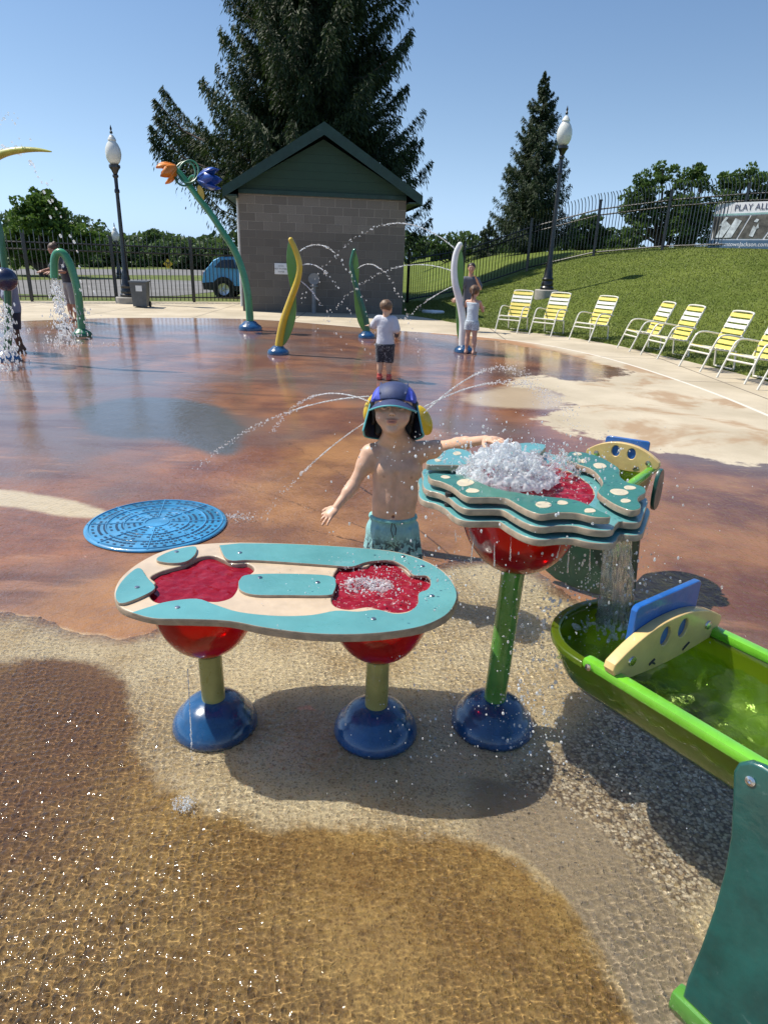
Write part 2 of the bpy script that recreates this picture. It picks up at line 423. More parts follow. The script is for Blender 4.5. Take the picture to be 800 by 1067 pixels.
_ico = None
def ico_unit():
    global _ico
    if _ico is None:
        bm = bmesh.new(); bmesh.ops.create_icosphere(bm, subdivisions=1, radius=1)
        _ico = (np.array([v.co[:] for v in bm.verts]), np.array([[v.index for v in f.verts] for f in bm.faces])); bm.free()
    return _ico
def drops_mesh(name, C, Rr, mat, parent=None, stretch=None, seed=0):
    """many small separate drops in one mesh"""
    V0, F0 = ico_unit(); C = np.asarray(C, float); Rr = np.asarray(Rr, float); n = len(C)
    rs = np.random.RandomState(seed)
    S = rs.uniform(.75, 1.25, (n, 1, 3))
    if stretch is not None: S = S*np.asarray(stretch).reshape(-1, 1, 3)
    V = (V0[None]*S*Rr[:, None, None] + C[:, None, :]).reshape(-1, 3)
    F = (F0[None]+np.arange(n)[:, None, None]*len(V0)).reshape(-1, 3)
    return np_mesh(name, V, F, mat, parent, smooth=True)
# ---------------------------------------------------------------- ground
apron_far = [(-13.5, 21.0), (-9, 21.9), (-5.5, 22.9), (0.8, 24.6), (1.3, 25.2), (14, 25)]
FL = [gp(-120, 312.5), gp(10, 314), gp(240, 315), gp(440, 315)]     # fence line left
def far_edge(X): return np.interp(X, [FL[0].x-3, FL[0].x, FL[1].x, FL[2].x, FL[3].x, 14], [FL[0].y, FL[0].y, FL[1].y, FL[2].y, FL[3].y, FL[3].y+.3])
xs = np.concatenate([np.linspace(-17, -3.2, 90)[:-1], np.linspace(-3.2, 3.6, 170)[:-1], np.linspace(3.6, 12, 60)])
tt = np.concatenate([np.linspace(-.12, .26, 170)[:-1], np.linspace(.26, 1, 150)])
GX = np.repeat(xs[:, None], len(tt), 1); GY = tt[None, :]*(far_edge(xs)[:, None]+.25)
nx, ny = len(xs), len(tt)
gx, gy = GX.ravel(), GY.ravel()
idx = np.arange(nx*ny).reshape(nx, ny)
F = np.stack([idx[:-1, :-1], idx[1:, :-1], idx[1:, 1:], idx[:-1, 1:]], -1).reshape(-1, 4)
polys = {
 'pad': [(-200, 343), (-60, 338), (0, 335), (60, 333), (120, 331), (200, 331), (280, 333), (350, 339), (420, 345), (470, 348), (520, 353), (560, 358), (592, 364), (624, 371), (660, 381), (700, 394), (745, 410), (791, 429), (850, 455), (1000, 530), (1600, 900), (900, 1800), (-900, 1800)],
 'dry': [(430, 338), (440, 346), (520, 356), (580, 366), (640, 382), (655, 392), (620, 398), (560, 392), (520, 398), (560, 404), (600, 420), (560, 436), (600, 452), (650, 462), (700, 472), (800, 487), (900, 500), (1100, 520), (1200, 480), (800, 380), (600, 335)],
 'fg': [(-300, 680), (-100, 688), (0, 692), (60, 688), (105, 697), (132, 722), (136, 770), (150, 808), (190, 838), (260, 856), (350, 868), (450, 872), (520, 880), (560, 905), (600, 950), (635, 1005), (665, 1067), (700, 1200), (-500, 1300)],
 'pale': [(-300, 640), (-100, 640), (0, 643), (60, 664), (130, 676), (180, 660), (240, 640), (330, 628), (420, 606), (480, 588), (545, 590), (600, 640), (690, 665), (800, 700), (1000, 800), (1300, 1300), (-600, 1300), (-400, 700)],
 'peb': [(470, 832), (560, 800), (600, 760), (660, 720), (800, 800), (900, 900), (760, 930), (728, 968), (700, 960), (650, 925), (600, 885), (540, 850)],
 'circ': [(78, 432), (95, 420), (130, 413), (175, 413), (220, 421), (245, 433), (258, 450), (255, 468), (238, 476), (215, 470), (190, 463), (165, 455), (130, 458), (100, 452), (82, 443)],
 'leaf': [(-60, 505), (0, 510), (45, 516), (85, 524), (118, 534), (105, 540), (60, 538), (20, 528), (-60, 522)],
 'ochre': [(60, 690), (30, 640), (120, 600), (230, 545), (280, 490), (340, 455), (420, 440), (470, 470), (450, 520), (560, 560), (600, 640), (400, 720)],
 'kpale': [(478, 414), (520, 402), (570, 404), (600, 416), (585, 428), (540, 426), (500, 424)],
 'rust': [(600, 470), (640, 470), (700, 482), (800, 497), (1100, 540), (1200, 700), (900, 740), (800, 670), (720, 620), (640, 600), (580, 560)],
 'orng': [(-300, 330), (440, 330), (640, 380), (560, 372), (440, 352), (380, 346), (300, 341), (240, 339), (120, 338), (0, 341), (-300, 352)],
}
attrs = {k: poly_sd(gx, gy, [tuple(p[:2]) for p in chaikin([(*q, 0) for q in gpl(v)], 2)]) for k, v in polys.items()}
V = np.stack([gx, gy, np.zeros_like(gx)], 1)

m, n, out = newmat('wet_coloured_concrete')
tc = N(n, 'ShaderNodeTexCoord'); ov = tc.outputs['Object']
w1 = noise(n, ov, 1.3, 6, .6); w2 = noise(n, ov, 9, 5, .65); w3 = noise(n, ov, 60, 4, .6)
def A(nm):
    a = N(n, 'ShaderNodeAttribute', attribute_name=nm); return a.outputs['Fac']
def mask(nm, amp=.25, amp2=.06, wd=.06):
    s = math_node(n, 'ADD', A(nm), math_node(n, 'MULTIPLY', math_node(n, 'SUBTRACT', w1, .5), amp))
    s = math_node(n, 'ADD', s, math_node(n, 'MULTIPLY', math_node(n, 'SUBTRACT', w2, .5), amp2))
    return mrange(n, s, -wd, wd)
cold = mix_col(n, mrange(n, w1, .35, .65), (.135, .036, .014), (.31, .115, .040))
cold = mix_col(n, mrange(n, noise(n, ov, .45, 4), .4, .62), cold, (.13, .085, .075))
cold = mix_col(n, mrange(n, w3, .45, .75, 0, .35), cold, (.28, .16, .09))
mps = N(n, 'ShaderNodeMapping'); n.links.new(ov, mps.inputs[0]); mps.inputs['Scale'].default_value = (.55, 2.2, 1); mps.inputs['Rotation'].default_value = (0, 0, .25)
cold = mix_col(n, mrange(n, noise(n, mps.outputs[0], 1.1, 7, .65, .5), .48, .66, 0, .7), cold, (.085, .026, .014))
cold = mix_col(n, mrange(n, noise(n, mps.outputs[0], 2.3, 7, .65, .5), .56, .70, 0, .5), cold, (.40, .19, .09))
cold = mix_col(n, mask('rust', .6, .1, .25), cold, mix_col(n, mrange(n, w1, .35, .65), (.10, .028, .016), (.27, .115, .045)))
cold = mix_col(n, mask('ochre', .8, .2, .3), cold, mix_col(n, mrange(n, w1, .35, .65), (.15, .056, .018), (.34, .155, .050)))
cold = mix_col(n, mask('circ', .35, .1, .09), cold, mix_col(n, w2, (.04, .044, .048), (.10, .10, .105)))
cold = mix_col(n, mask('leaf', .12, .05, .03), cold, (.50, .40, .25))
cold = mix_col(n, mask('kpale', .5, .15, .12), cold, (.50, .38, .25))
# coarse exposed-aggregate colours
vo = N(n, 'ShaderNodeTexVoronoi'); vo.inputs['Scale'].default_value = 190; n.links.new(ov, vo.inputs['Vector'])
vo2 = N(n, 'ShaderNodeTexVoronoi'); vo2.inputs['Scale'].default_value = 105; n.links.new(ov, vo2.inputs['Vector'])
sep = N(n, 'ShaderNodeSeparateColor'); n.links.new(vo.outputs['Color'], sep.inputs[0])
sep2 = N(n, 'ShaderNodeSeparateColor'); n.links.new(vo2.outputs['Color'], sep2.inputs[0])
palec = mix_col(n, w2, (.58, .47, .27), (.80, .69, .45))
palec = mix_col(n, mrange(n, noise(n, ov, 2.1, 5), .42, .62, 0, .75), palec, (.44, .31, .14))
palec = mix_col(n, mrange(n, sep.outputs[0], .55, 1, 0, .6), palec, (.66, .57, .40))
palec = mix_col(n, mrange(n, sep.outputs[1], .6, 1, 0, .6), palec, (.20, .14, .075))
cold = mix_col(n, mask('pale', .3, .1, .06), cold, palec)
pebc = mix_col(n, mrange(n, sep2.outputs[0], 0, 1), (.42, .32, .18), (.74, .64, .46))
pebc = mix_col(n, mrange(n, sep2.outputs[1], .72, .95, 0, .7), pebc, (.22, .15, .09))
pebc = mix_col(n, mrange(n, vo2.outputs['Distance'], .42, .75, 0, .8), pebc, (.12, .08, .045))
cold = mix_col(n, mask('peb', .15, .1, .06), cold, pebc)
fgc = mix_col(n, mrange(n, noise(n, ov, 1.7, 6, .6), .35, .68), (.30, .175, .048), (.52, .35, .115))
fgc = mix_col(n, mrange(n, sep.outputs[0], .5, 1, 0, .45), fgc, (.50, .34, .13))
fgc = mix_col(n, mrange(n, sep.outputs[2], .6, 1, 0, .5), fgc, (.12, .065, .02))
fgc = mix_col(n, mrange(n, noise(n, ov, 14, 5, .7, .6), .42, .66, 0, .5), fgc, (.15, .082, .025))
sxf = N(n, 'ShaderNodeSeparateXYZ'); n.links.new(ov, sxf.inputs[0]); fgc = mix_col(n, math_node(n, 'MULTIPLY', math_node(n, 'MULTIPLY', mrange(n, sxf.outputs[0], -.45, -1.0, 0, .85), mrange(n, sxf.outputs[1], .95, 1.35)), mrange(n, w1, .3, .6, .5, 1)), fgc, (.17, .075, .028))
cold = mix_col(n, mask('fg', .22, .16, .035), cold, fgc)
strip = math_node(n, 'MULTIPLY', mask('pale', .1, .1, .05), math_node(n, 'MULTIPLY', mrange(n, A('fg'), -.26, -.22), mrange(n, A('fg'), .01, -.01)))
strip = math_node(n, 'MULTIPLY', strip, mrange(n, N(n, 'ShaderNodeSeparateXYZ').outputs[0], -1e9, -1e9+1) if False else 1.)
sx = N(n, 'ShaderNodeSeparateXYZ'); n.links.new(ov, sx.inputs[0])
strip = math_node(n, 'MULTIPLY', strip, mrange(n, sx.outputs[0], .22, .34))
cold = mix_col(n, strip, cold, mix_col(n, w2, (.30, .235, .15), (.42, .34, .23)))
# dry concrete of the apron and of the unwetted pad
dryc = mix_col(n, mrange(n, noise(n, ov, .9, 6, .6), .3, .7), (.42, .355, .25), (.58, .50, .37))
dryc = mix_col(n, mrange(n, w3, .35, .75, 0, .25), dryc, (.36, .31, .24))
stain = math_node(n, 'MULTIPLY', mrange(n, noise(n, ov, .75, 5, .62, .6), .52, .60), A('pad') if False else 1.)
drys = mix_col(n, mrange(n, noise(n, ov, .75, 5, .62, .6), .50, .60, 0, .75), dryc, (.34, .21, .11))
inpad = mrange(n, A('pad'), -.015, .015)
dm = mask('dry', 1.5, .5, .08)
padc = mix_col(n, dm, cold, drys)
padc = mix_col(n, mask('orng', .5, .15, .3), padc, (.34, .18, .085))
cold = mix_col(n, inpad, dryc, padc)
# pale joint round the pad and expansion joints in the apron
jl = mrange(n, math_node(n, 'ABSOLUTE', A('pad')), .022, .034, 1, 0)
cold = mix_col(n, jl, cold, (.66, .62, .54))
br = N(n, 'ShaderNodeTexBrick'); br.offset = 0; n.links.new(ov, br.inputs['Vector']); br.inputs['Scale'].default_value = .42
br.inputs['Mortar Size'].default_value = .006; br.inputs['Brick Width'].default_value = 1.; br.inputs['Row Height'].default_value = 1.
jj = math_node(n, 'MULTIPLY', br.outputs['Fac'], math_node(n, 'SUBTRACT', 1., inpad))
cold = mix_col(n, jj, cold, (.16, .13, .1))
p = N(n, 'ShaderNodeBsdfPrincipled'); n.links.new(cold, p.inputs['Base Color'])
wet = math_node(n, 'MULTIPLY', inpad, math_node(n, 'SUBTRACT', 1., dm))
film = mrange(n, noise(n, ov, .8, 5, .6), .28, .5, .8, 1)
wetf = math_node(n, 'MULTIPLY', math_node(n, 'MULTIPLY', wet, film), mrange(n, A('pale'), -.01, .03, 1, 0))
setin(p, Roughness=.75); p.inputs['Coat IOR'].default_value = 1.34
n.links.new(wetf, p.inputs['Coat Weight'])
n.links.new(mrange(n, noise(n, ov, 3.0, 4), .35, .7, .01, .04), p.inputs['Coat Roughness'])
hb = math_node(n, 'ADD', w3, math_node(n, 'MULTIPLY', vo.outputs['Distance'], .6))
n.links.new(bump(n, hb, .5, .004), p.inputs['Normal'])
# ripples of the running film: strong close to the tables, calmer out on the pad
mp = N(n, 'ShaderNodeMapping'); n.links.new(ov, mp.inputs[0]); mp.inputs['Scale'].default_value = (1.0, .62, 1); mp.inputs['Rotation'].default_value = (0, 0, .35)
r1 = noise(n, mp.outputs[0], 26, 3, .55, .7); r2 = noise(n, mp.outputs[0], 70, 2, .5, .4); r3 = noise(n, mp.outputs[0], 6, 4, .55, .9)
vl = N(n, 'ShaderNodeVectorMath', operation='LENGTH'); n.links.new(ov, vl.inputs[0])
near = mrange(n, vl.outputs['Value'], 2.0, 6.5, 1., .07)
rs_ = math_node(n, 'ADD', math_node(n, 'ADD', r1, math_node(n, 'MULTIPLY', r2, .35)), math_node(n, 'MULTIPLY', r3, 1.2))
bb = N(n, 'ShaderNodeBump'); bb.inputs['Distance'].default_value = .022; n.links.new(rs_, bb.inputs['Height']); n.links.new(math_node(n, 'MULTIPLY', near, 1.0), bb.inputs['Strength'])
n.links.new(bb.outputs[0], p.inputs['Coat Normal'])
n.links.new(p.outputs[0], out.inputs[0])
M['pad'] = m
pad_o = tag(np_mesh('splash_pad', V, F, 'pad', attrs=attrs, smooth=True), kind='structure'); pad_o.cycles.is_caustics_receiver = True
# thin rippling sheet of water running over the near part of the pad
wx_ = np.arange(-1.75, 2.0, .0025); wy_ = np.arange(.28, 3.3, .0025)
WX, WY = np.meshgrid(wx_, wy_, indexing='ij'); r_ = np.random.RandomState(21); WZ = np.zeros(WX.shape, np.float32)
for _ in range(44):
    a_ = r_.uniform(0, 2*math.pi); k_ = math.exp(r_.uniform(math.log(150), math.log(680))); amp_ = .058/k_
    wob = .9*np.sin(WX*r_.uniform(3, 9)+r_.uniform(0, 6))*np.sin(WY*r_.uniform(3, 9)+r_.uniform(0, 6))
    WZ += (amp_*np.sin((WX*math.cos(a_)+WY*math.sin(a_))*k_+r_.uniform(0, 6.28)+wob*3)).astype(np.float32)
for _ in range(16):
    a_ = r_.uniform(0, 2*math.pi); k_ = r_.uniform(480, 820); WZ += (.030/k_*np.sin((WX*math.cos(a_)+WY*math.sin(a_))*k_+r_.uniform(0, 6.28)+3*np.sin(WX*7+_)*np.sin(WY*6))).astype(np.float32)
for cx_, cy_ in ((-.60, 1.45), (-.75, 1.28), (.40, 1.62), (.05, 1.60), (.55, 1.5)):
    rr_ = np.sqrt((WX-cx_)**2+(WY-cy_)**2); WZ += (.0007*np.sin(rr_*190)*np.exp(-rr_*6)).astype(np.float32)
calm = .55+.45*np.sin(WX*2.3+1.0)*np.sin(WY*2.9+.4)
calm = calm*.7+.3*np.sin(WX*6.1+2*np.sin(WY*3.7))*np.sin(WY*7.3+2*np.sin(WX*4.9)); calm = np.clip(calm+.30, .35, .95)+.55*np.clip((.2-WX)/.8, 0, 1)*np.clip((1.35-WY)/.6, 0, 1)
edge = np.minimum(np.minimum(WX-wx_[0], wx_[-1]-WX), np.minimum((WY-wy_[0])*3, wy_[-1]-WY)); ef = np.clip(edge/.35, 0, 1); ef = ef*ef*(3-2*ef)
WZ = WZ*calm+.020
half = .66*(WY*math.cos(PIT)+1.5*math.sin(PIT))+.15
psd = poly_sd(WX, WY, [tuple(p[:2]) for p in chaikin([(*q, 0) for q in gpl(polys['pale'])], 2)]); keep = (np.abs(WX+.0) < half) & (psd+.02*np.sin(WX*14)*np.sin(WY*17+1)+.012*np.sin(WX*41+2)*np.sin(WY*37) > -.045); id_ = -np.ones(WX.shape, np.int64); id_[keep] = np.arange(keep.sum())
WQ = np.stack([id_[:-1, :-1], id_[1:, :-1], id_[1:, 1:], id_[:-1, 1:]], -1).reshape(-1, 4); WQ = WQ[(WQ >= 0).all(1)]
mw, nw, ow = newmat('thin_clear_water'); gw = N(nw, 'ShaderNodeBsdfGlass'); gw.inputs['Roughness'].default_value = .05; gw.inputs['IOR'].default_value = 1.33; nw.links.new(gw.outputs[0], ow.inputs[0])
wo_ = tag(np_mesh('shallow_water', np.stack([WX[keep], WY[keep], WZ[keep]], 1), WQ, mw, smooth=True), kind='structure'); wo_.cycles.is_caustics_caster = True

# grass material
def grass_mat(name, c1, c2, c3):
    m, n, out = newmat(name)
    tc = N(n, 'ShaderNodeTexCoord'); v = tc.outputs['Object']
    a = mix_col(n, mrange(n, noise(n, v, .5, 6, .6), .35, .65), c1, c2)
    a = mix_col(n, mrange(n, noise(n, v, 22, 4, .7), .5, .75, 0, .6), a, c3)
    a = mix_col(n, mrange(n, noise(n, v, 3, 6, .7), .45, .7, 0, .45), a, tuple(x*.62 for x in c1))
    p = N(n, 'ShaderNodeBsdfPrincipled'); n.links.new(a, p.inputs['Base Color']); setin(p, Roughness=.85); p.inputs['Specular IOR Level'].default_value = .15
    n.links.new(bump(n, noise(n, v, 45, 5, .7), 1., .035), p.inputs['Normal'])
    n.links.new(p.outputs[0], out.inputs[0]); return m
M['grass'] = grass_mat('lawn_grass', (.105, .145, .022), (.15, .19, .032), (.20, .22, .05))
M['field'] = grass_mat('field_grass', (.11, .15, .04), (.16, .19, .06), (.20, .21, .08))
M['asphalt'] = pm('asphalt', (.17, .165, .16), .85, .1, .5, 30, .004)
# far ground sheet
def gz(X, Y):
    t = np.clip((Y-23)/3, 0, 1); t = t*t*(3-2*t); return -.035-.18*t
xs2 = np.concatenate([np.linspace(-900, -40, 20), np.linspace(-36, 40, 60), np.linspace(50, 900, 20)])
ys2 = np.concatenate([np.linspace(-60, 15, 12), np.linspace(18, 34, 30), np.linspace(38, 1500, 40)])
X2, Y2 = np.meshgrid(xs2, ys2, indexing='ij'); Z2 = gz(X2, Y2)
i2 = np.arange(X2.size).reshape(X2.shape)
F2 = np.stack([i2[:-1, :-1], i2[1:, :-1], i2[1:, 1:], i2[:-1, 1:]], -1).reshape(-1, 4)
tag(np_mesh('ground', np.stack([X2.ravel(), Y2.ravel(), Z2.ravel()], 1), F2, 'field', smooth=True), kind='structure')
# lawn hill, laid out along the edge of the concrete
LE = catmull([(*tuple(gp(x, y)[:2]), 0) for x, y in ((405, 326), (440, 330), (472, 336), (510, 342.5), (550, 346), (587, 350), (622, 356), (650, 361), (680, 368), (715, 375.5), (746, 383), (775, 390), (800, 397), (860, 416), (1000, 470))] + [(9.0, 4.6, 0), (9.6, 1.0, 0), (10.2, -6, 0)], 8)
for _ in range(30): LE = [LE[0]]+[(LE[i-1]+LE[i]*2+LE[i+1])/4 for i in range(1, len(LE)-1)]+[LE[-1]]
LPOLY = [(p.x, p.y) for p in LE]+[(140, -6), (140, 140), (-3.2, 140), (-3.2, LE[0].y+.0)]
def lawn_h(x, y, d):
    a = 2.15*(1-np.exp(-(np.maximum(x-.9, 0)/3.6)**1.6)); t = np.clip(d/9.5, 0, 1); t = t*t*(3-2*t)*.75+t*.25
    return .018 + a*t + .03*np.sin(x*1.1)*np.sin(y*.8)*np.clip(d/2, 0, 1) + np.minimum(d, 0)*.35
lx_ = np.concatenate([np.arange(-4, 13.5, .13), np.linspace(13.7, 40, 40), np.linspace(45, 140, 12)]); ly_ = np.concatenate([np.arange(-7, 27, .13), np.linspace(27.3, 50, 35), np.linspace(55, 140, 12)])
LX, LY = np.meshgrid(lx_, ly_, indexing='ij'); LD = poly_sd(LX, LY, LPOLY); LZ = lawn_h(LX, LY, LD)
keep = LD > -.35; id_ = -np.ones(LX.shape, np.int64); id_[keep] = np.arange(keep.sum())
F3 = np.stack([id_[:-1, :-1], id_[1:, :-1], id_[1:, 1:], id_[:-1, 1:]], -1).reshape(-1, 4); F3 = F3[(F3 >= 0).all(1)]
LV = np.stack([LX[keep], LY[keep], LZ[keep]], 1)
tag(np_mesh('lawn_hill', LV, F3, 'grass', smooth=True), kind='structure')
from mathutils.bvhtree import BVHTree
lawn_bvh = BVHTree.FromPolygons([tuple(v) for v in LV], [tuple(int(q) for q in f) for f in F3])
def ground_z(x, y):
    h = lawn_bvh.ray_cast(Vector((x, y, 20)), Vector((0, 0, -1)))
    if h[0] is not None: return h[0].z
    if y < far_edge(x): return 0.
    return float(gz(x, y))
# short grass blades over the near lawn
rs = np.random.RandomState(3)
nb = 420000
bx = rs.uniform(0.5, 13, nb); by = rs.uniform(5, 25.5, nb); dj = poly_sd(bx, by, LPOLY); ok = (dj > -.03) & (dj < 14) & (rs.uniform(0, 1, nb) < np.where(dj < .3, 1, .62))
bx, by, dj = bx[ok], by[ok], dj[ok]; nb = len(bx); bz = lawn_h(bx, by, dj); print('blades', nb)
an = rs.uniform(0, 6.28, nb); wdt = rs.uniform(.006, .013, nb); hh = rs.uniform(.014, .036, nb)*np.where(dj < .15, 1.5, 1); ln = rs.uniform(-.03, .03, (nb, 2))
B = np.stack([bx, by, bz], 1)
v0 = B+np.stack([np.cos(an)*wdt, np.sin(an)*wdt, -.005+0*an], 1); v1 = B-np.stack([np.cos(an)*wdt, np.sin(an)*wdt, .005+0*an], 1)
v2 = B+np.stack([ln[:, 0], ln[:, 1], hh], 1)
BV = np.stack([v0, v1, v2], 1).reshape(-1, 3); BF = np.arange(nb*3).reshape(-1, 3)
g1 = rs.uniform(0, 1, nb)[:, None]; gc = np.array([.10, .145, .022])*(1-g1)+np.array([.22, .25, .05])*g1
M['blade'] = vcol_mat('grass_blade', .6, bd=0.0001)
tag(np_mesh('grass', BV, BF, 'blade', vcol=np.repeat(gc, 3, 0)), 'short mown green grass covering the lawn slope', 'grass', kind='stuff')
# road and paths beyond the left fence
def sheet(name, pts, z, mat):
    mb = MB(); mb.add([(x, y, z) for x, y in pts], [tuple(range(len(pts)))], 0, False); return tag(mb.build(name, mat), kind='structure')
sheet('road', [tuple(gp(x, y, -.2)[:2]) for x, y in ((-300, 308), (120, 309), (185, 308), (262, 300), (262, 294), (150, 291), (-300, 293))], -.205, 'asphalt')
sheet('parking_lot', [tuple(gp(x, y, -.2)[:2]) for x, y in ((-300, 285), (262, 287), (262, 281), (-300, 279))], -.205, 'asphalt')
# ---------------------------------------------------------------- water tables
def W(pts, z): return [tuple(gp(x, y, z)[:2]) for x, y in pts]
def loopc(pts, z, n=6): return [tuple(p[:2]) for p in catmull([gp(x, y, z) for x, y in pts], n, True)]
def loops(pts, z, it=2): return [tuple(p[:2]) for p in chaikin([gp(x, y, z) for x, y in pts], it)]
def rel(l, o): return [(x-o[0], y-o[1]) for x, y in l]
def crop6(pts): return [(100+x/2, 540+y/2) for x, y in pts]
def crop4(pts): return [(110+x/4.21, 550+y/4.21) for x, y in pts]
def crop5(pts): return [(320+x/4.706, 570+y/4.706) for x, y in pts]
def base_dome(name, loc, parent, r=.128):
    mb = MB(); s = r/.128
    prof = [(.128, 0), (.131, .010), (.130, .026), (.123, .044), (.111, .060), (.104, .066), (.099, .073), (.090, .085), (.076, .095), (.060, .102), (.050, .106), (.040, .109), (.0, .110)]
    mb.lathe([(a*s, b*s) for a, b in prof], loc, 48)
    return mb.build(name, 'blue', parent, sharp=50)
def bolts(pts, z, parent, off):
    for q in pts:
        p = gp(q[0], q[1], z)-Vector((off[0], off[1], 0)); mb = MB()
        mb.lathe([(.0075, 0), (.0075, .0015), (.006, .0028), (0, .003)], (p.x, p.y, z), 14)
        mb.build('bolt', 'steel', parent)

ZT = .54
bL = gp(225, 757); bM = gp(391, 764)
T1 = empty('water_table', (bL+bM)/2, 'low water table with teal and beige top, two flower-shaped basins and two yellow posts', 'water table')
o1 = T1.location
top_out = loopc([(119, 620), (123, 606), (134, 594), (150, 583), (170, 574), (198, 568), (240, 565), (300, 566), (370, 570), (415, 575), (448, 586), (468, 600), (477, 617), (473, 633), (460, 645), (432, 655), (384, 661), (330, 661), (278, 655), (240, 647), (200, 645), (165, 644), (141, 639), (125, 632)], ZT, 5)
hl = loopc(crop4([(200, 215), (255, 187), (345, 162), (405, 130), (470, 122), (520, 140), (560, 158), (620, 155), (652, 180), (630, 205), (588, 228), (578, 268), (550, 305), (495, 322), (440, 322), (400, 330), (350, 320), (300, 322), (235, 328), (198, 305), (198, 265), (222, 240)]), ZT, 4)
hr = loopc(crop5([(128, 148), (165, 92), (225, 92), (290, 95), (345, 65), (420, 72), (475, 110), (505, 136), (565, 137), (607, 163), (600, 198), (548, 232), (543, 275), (500, 310), (430, 320), (350, 303), (290, 293), (205, 305), (140, 290), (120, 255), (140, 200)]), ZT, 4)
def off_poly(l, d):
    out = []; n = len(l); ar = sum(l[i][0]*l[(i+1) % n][1]-l[(i+1) % n][0]*l[i][1] for i in range(n)); s = 1 if ar > 0 else -1
    for i in range(n):
        a = Vector(l[i-1]); b = Vector(l[(i+1) % n]); t = (b-a).normalized(); nn = Vector((t.y, -t.x))*s
        out.append((l[i][0]+nn.x*d, l[i][1]+nn.y*d))
    return out
plate('table_board', rel(top_out, o1), ZT, .024, ['beige', 'edge'], T1, [rel(hl, o1), rel(hr, o1)], .005)
zp = ZT+.0095
C6 = crop6([(257, 56), (268, 80), (285, 88), (330, 87), (480, 97), (505, 99), (535, 100), (560, 92), (585, 88), (618, 88), (645, 102), (662, 118), (690, 120), (697, 135), (690, 148), (672, 156), (670, 178), (650, 195), (620, 198), (585, 190), (545, 194), (500, 192), (450, 201), (380, 203), (300, 195), (250, 180), (210, 167), (150, 173), (118, 182), (74, 196)])
Cin = [gp(x, y, zp) for x, y in C6]
Cout = [gp(x, y, zp) for x, y in [(150, 642), (165, 644.5), (200, 645), (240, 647), (278, 654), (330, 660), (384, 660), (432, 654), (459, 644), (472, 632), (475.5, 617), (466, 600), (447, 586.5), (414, 575.5), (370, 570.5), (300, 566.5), (250, 565.8)]]
def seg_smooth(P, n=4): return catmull(P, n, False)
Cl = [tuple(p[:2]) for p in seg_smooth(Cin)+seg_smooth(Cout)]
plate('teal_overlay', rel(Cl, o1), zp, .0095, ['teal', 'edge'], T1, [], .002)
for pl in ([(300, 127), (318, 117), (400, 115), (485, 119), (500, 132), (496, 152), (482, 160), (400, 160), (330, 159), (302, 150), (297, 138)],):
    plate('teal_overlay', rel(loopc(crop6(pl), zp, 4), o1), zp, .0095, ['teal', 'edge'], T1, [], .002)
for pl in ([(118, 87), (148, 70), (180, 61), (206, 57), (212, 62), (208, 76), (190, 91), (155, 94)], [(92, 97), (60, 122), (42, 148), (40, 166), (50, 180), (85, 168), (120, 151), (126, 141), (108, 125)]):
    plate('teal_overlay', rel(loops(crop6(pl), zp, 2), o1), zp, .0095, ['teal', 'edge'], T1, [], .002)
bolts([(143, 612), (184, 575), (250, 576), (185, 633), (271, 602), (331, 607), (389, 645), (450, 621), (420, 580), (440, 590)], zp+.0002, T1, o1)
def bowl(parent, c, r, ztop, zbot, name='basin', sx=1., water=True, rb=.045):
    mb = MB(); H = ztop-zbot
    pr_ = [(rb*.9, zbot-.0), (rb, zbot+.001), (rb+.012, zbot+.006)]
    for k in range(1, 10):
        t = k/9; pr_.append((rb+.012+(r-rb-.012)*math.sin(t*math.pi/2)**.8, zbot+.006+(H-.006)*(t**1.35)))
    mb.lathe(pr_, (c[0], c[1], 0), 56, sx=sx)
    o = mb.build(name, 'red', parent, sharp=60)
    return o
WS = {}
def ripple_disc(name, loop, z, amp, mat, parent, seed=0, res=.006, hf=None):
    """rippling water surface clipped to a loop"""
    xs_ = [p[0] for p in loop]; ys_ = [p[1] for p in loop]
    gx_, gy_ = np.meshgrid(np.arange(min(xs_)-.01, max(xs_)+.01, res), np.arange(min(ys_)-.01, max(ys_)+.01, res), indexing='ij')
    s = poly_sd(gx_, gy_, loop); r_ = np.random.RandomState(seed); zz = np.zeros_like(gx_)
    for _ in range(14):
        a = r_.uniform(0, 6.28); k = r_.uniform(60, 240); zz += np.sin((gx_*math.cos(a)+gy_*math.sin(a))*k+r_.uniform(0, 6.28))*amp*60/k
    if hf is not None: zz += hf(gx_, gy_)
    keep = s > -.004
    id_ = -np.ones(gx_.shape, int); id_[keep] = np.arange(keep.sum())
    Q = np.stack([id_[:-1, :-1], id_[1:, :-1], id_[1:, 1:], id_[:-1, 1:]], -1).reshape(-1, 4); Q = Q[(Q >= 0).all(1)]
    Vv = np.stack([gx_[keep], gy_[keep], z+zz[keep]], 1)
    return np_mesh(name, Vv, Q, mat, parent, smooth=True)
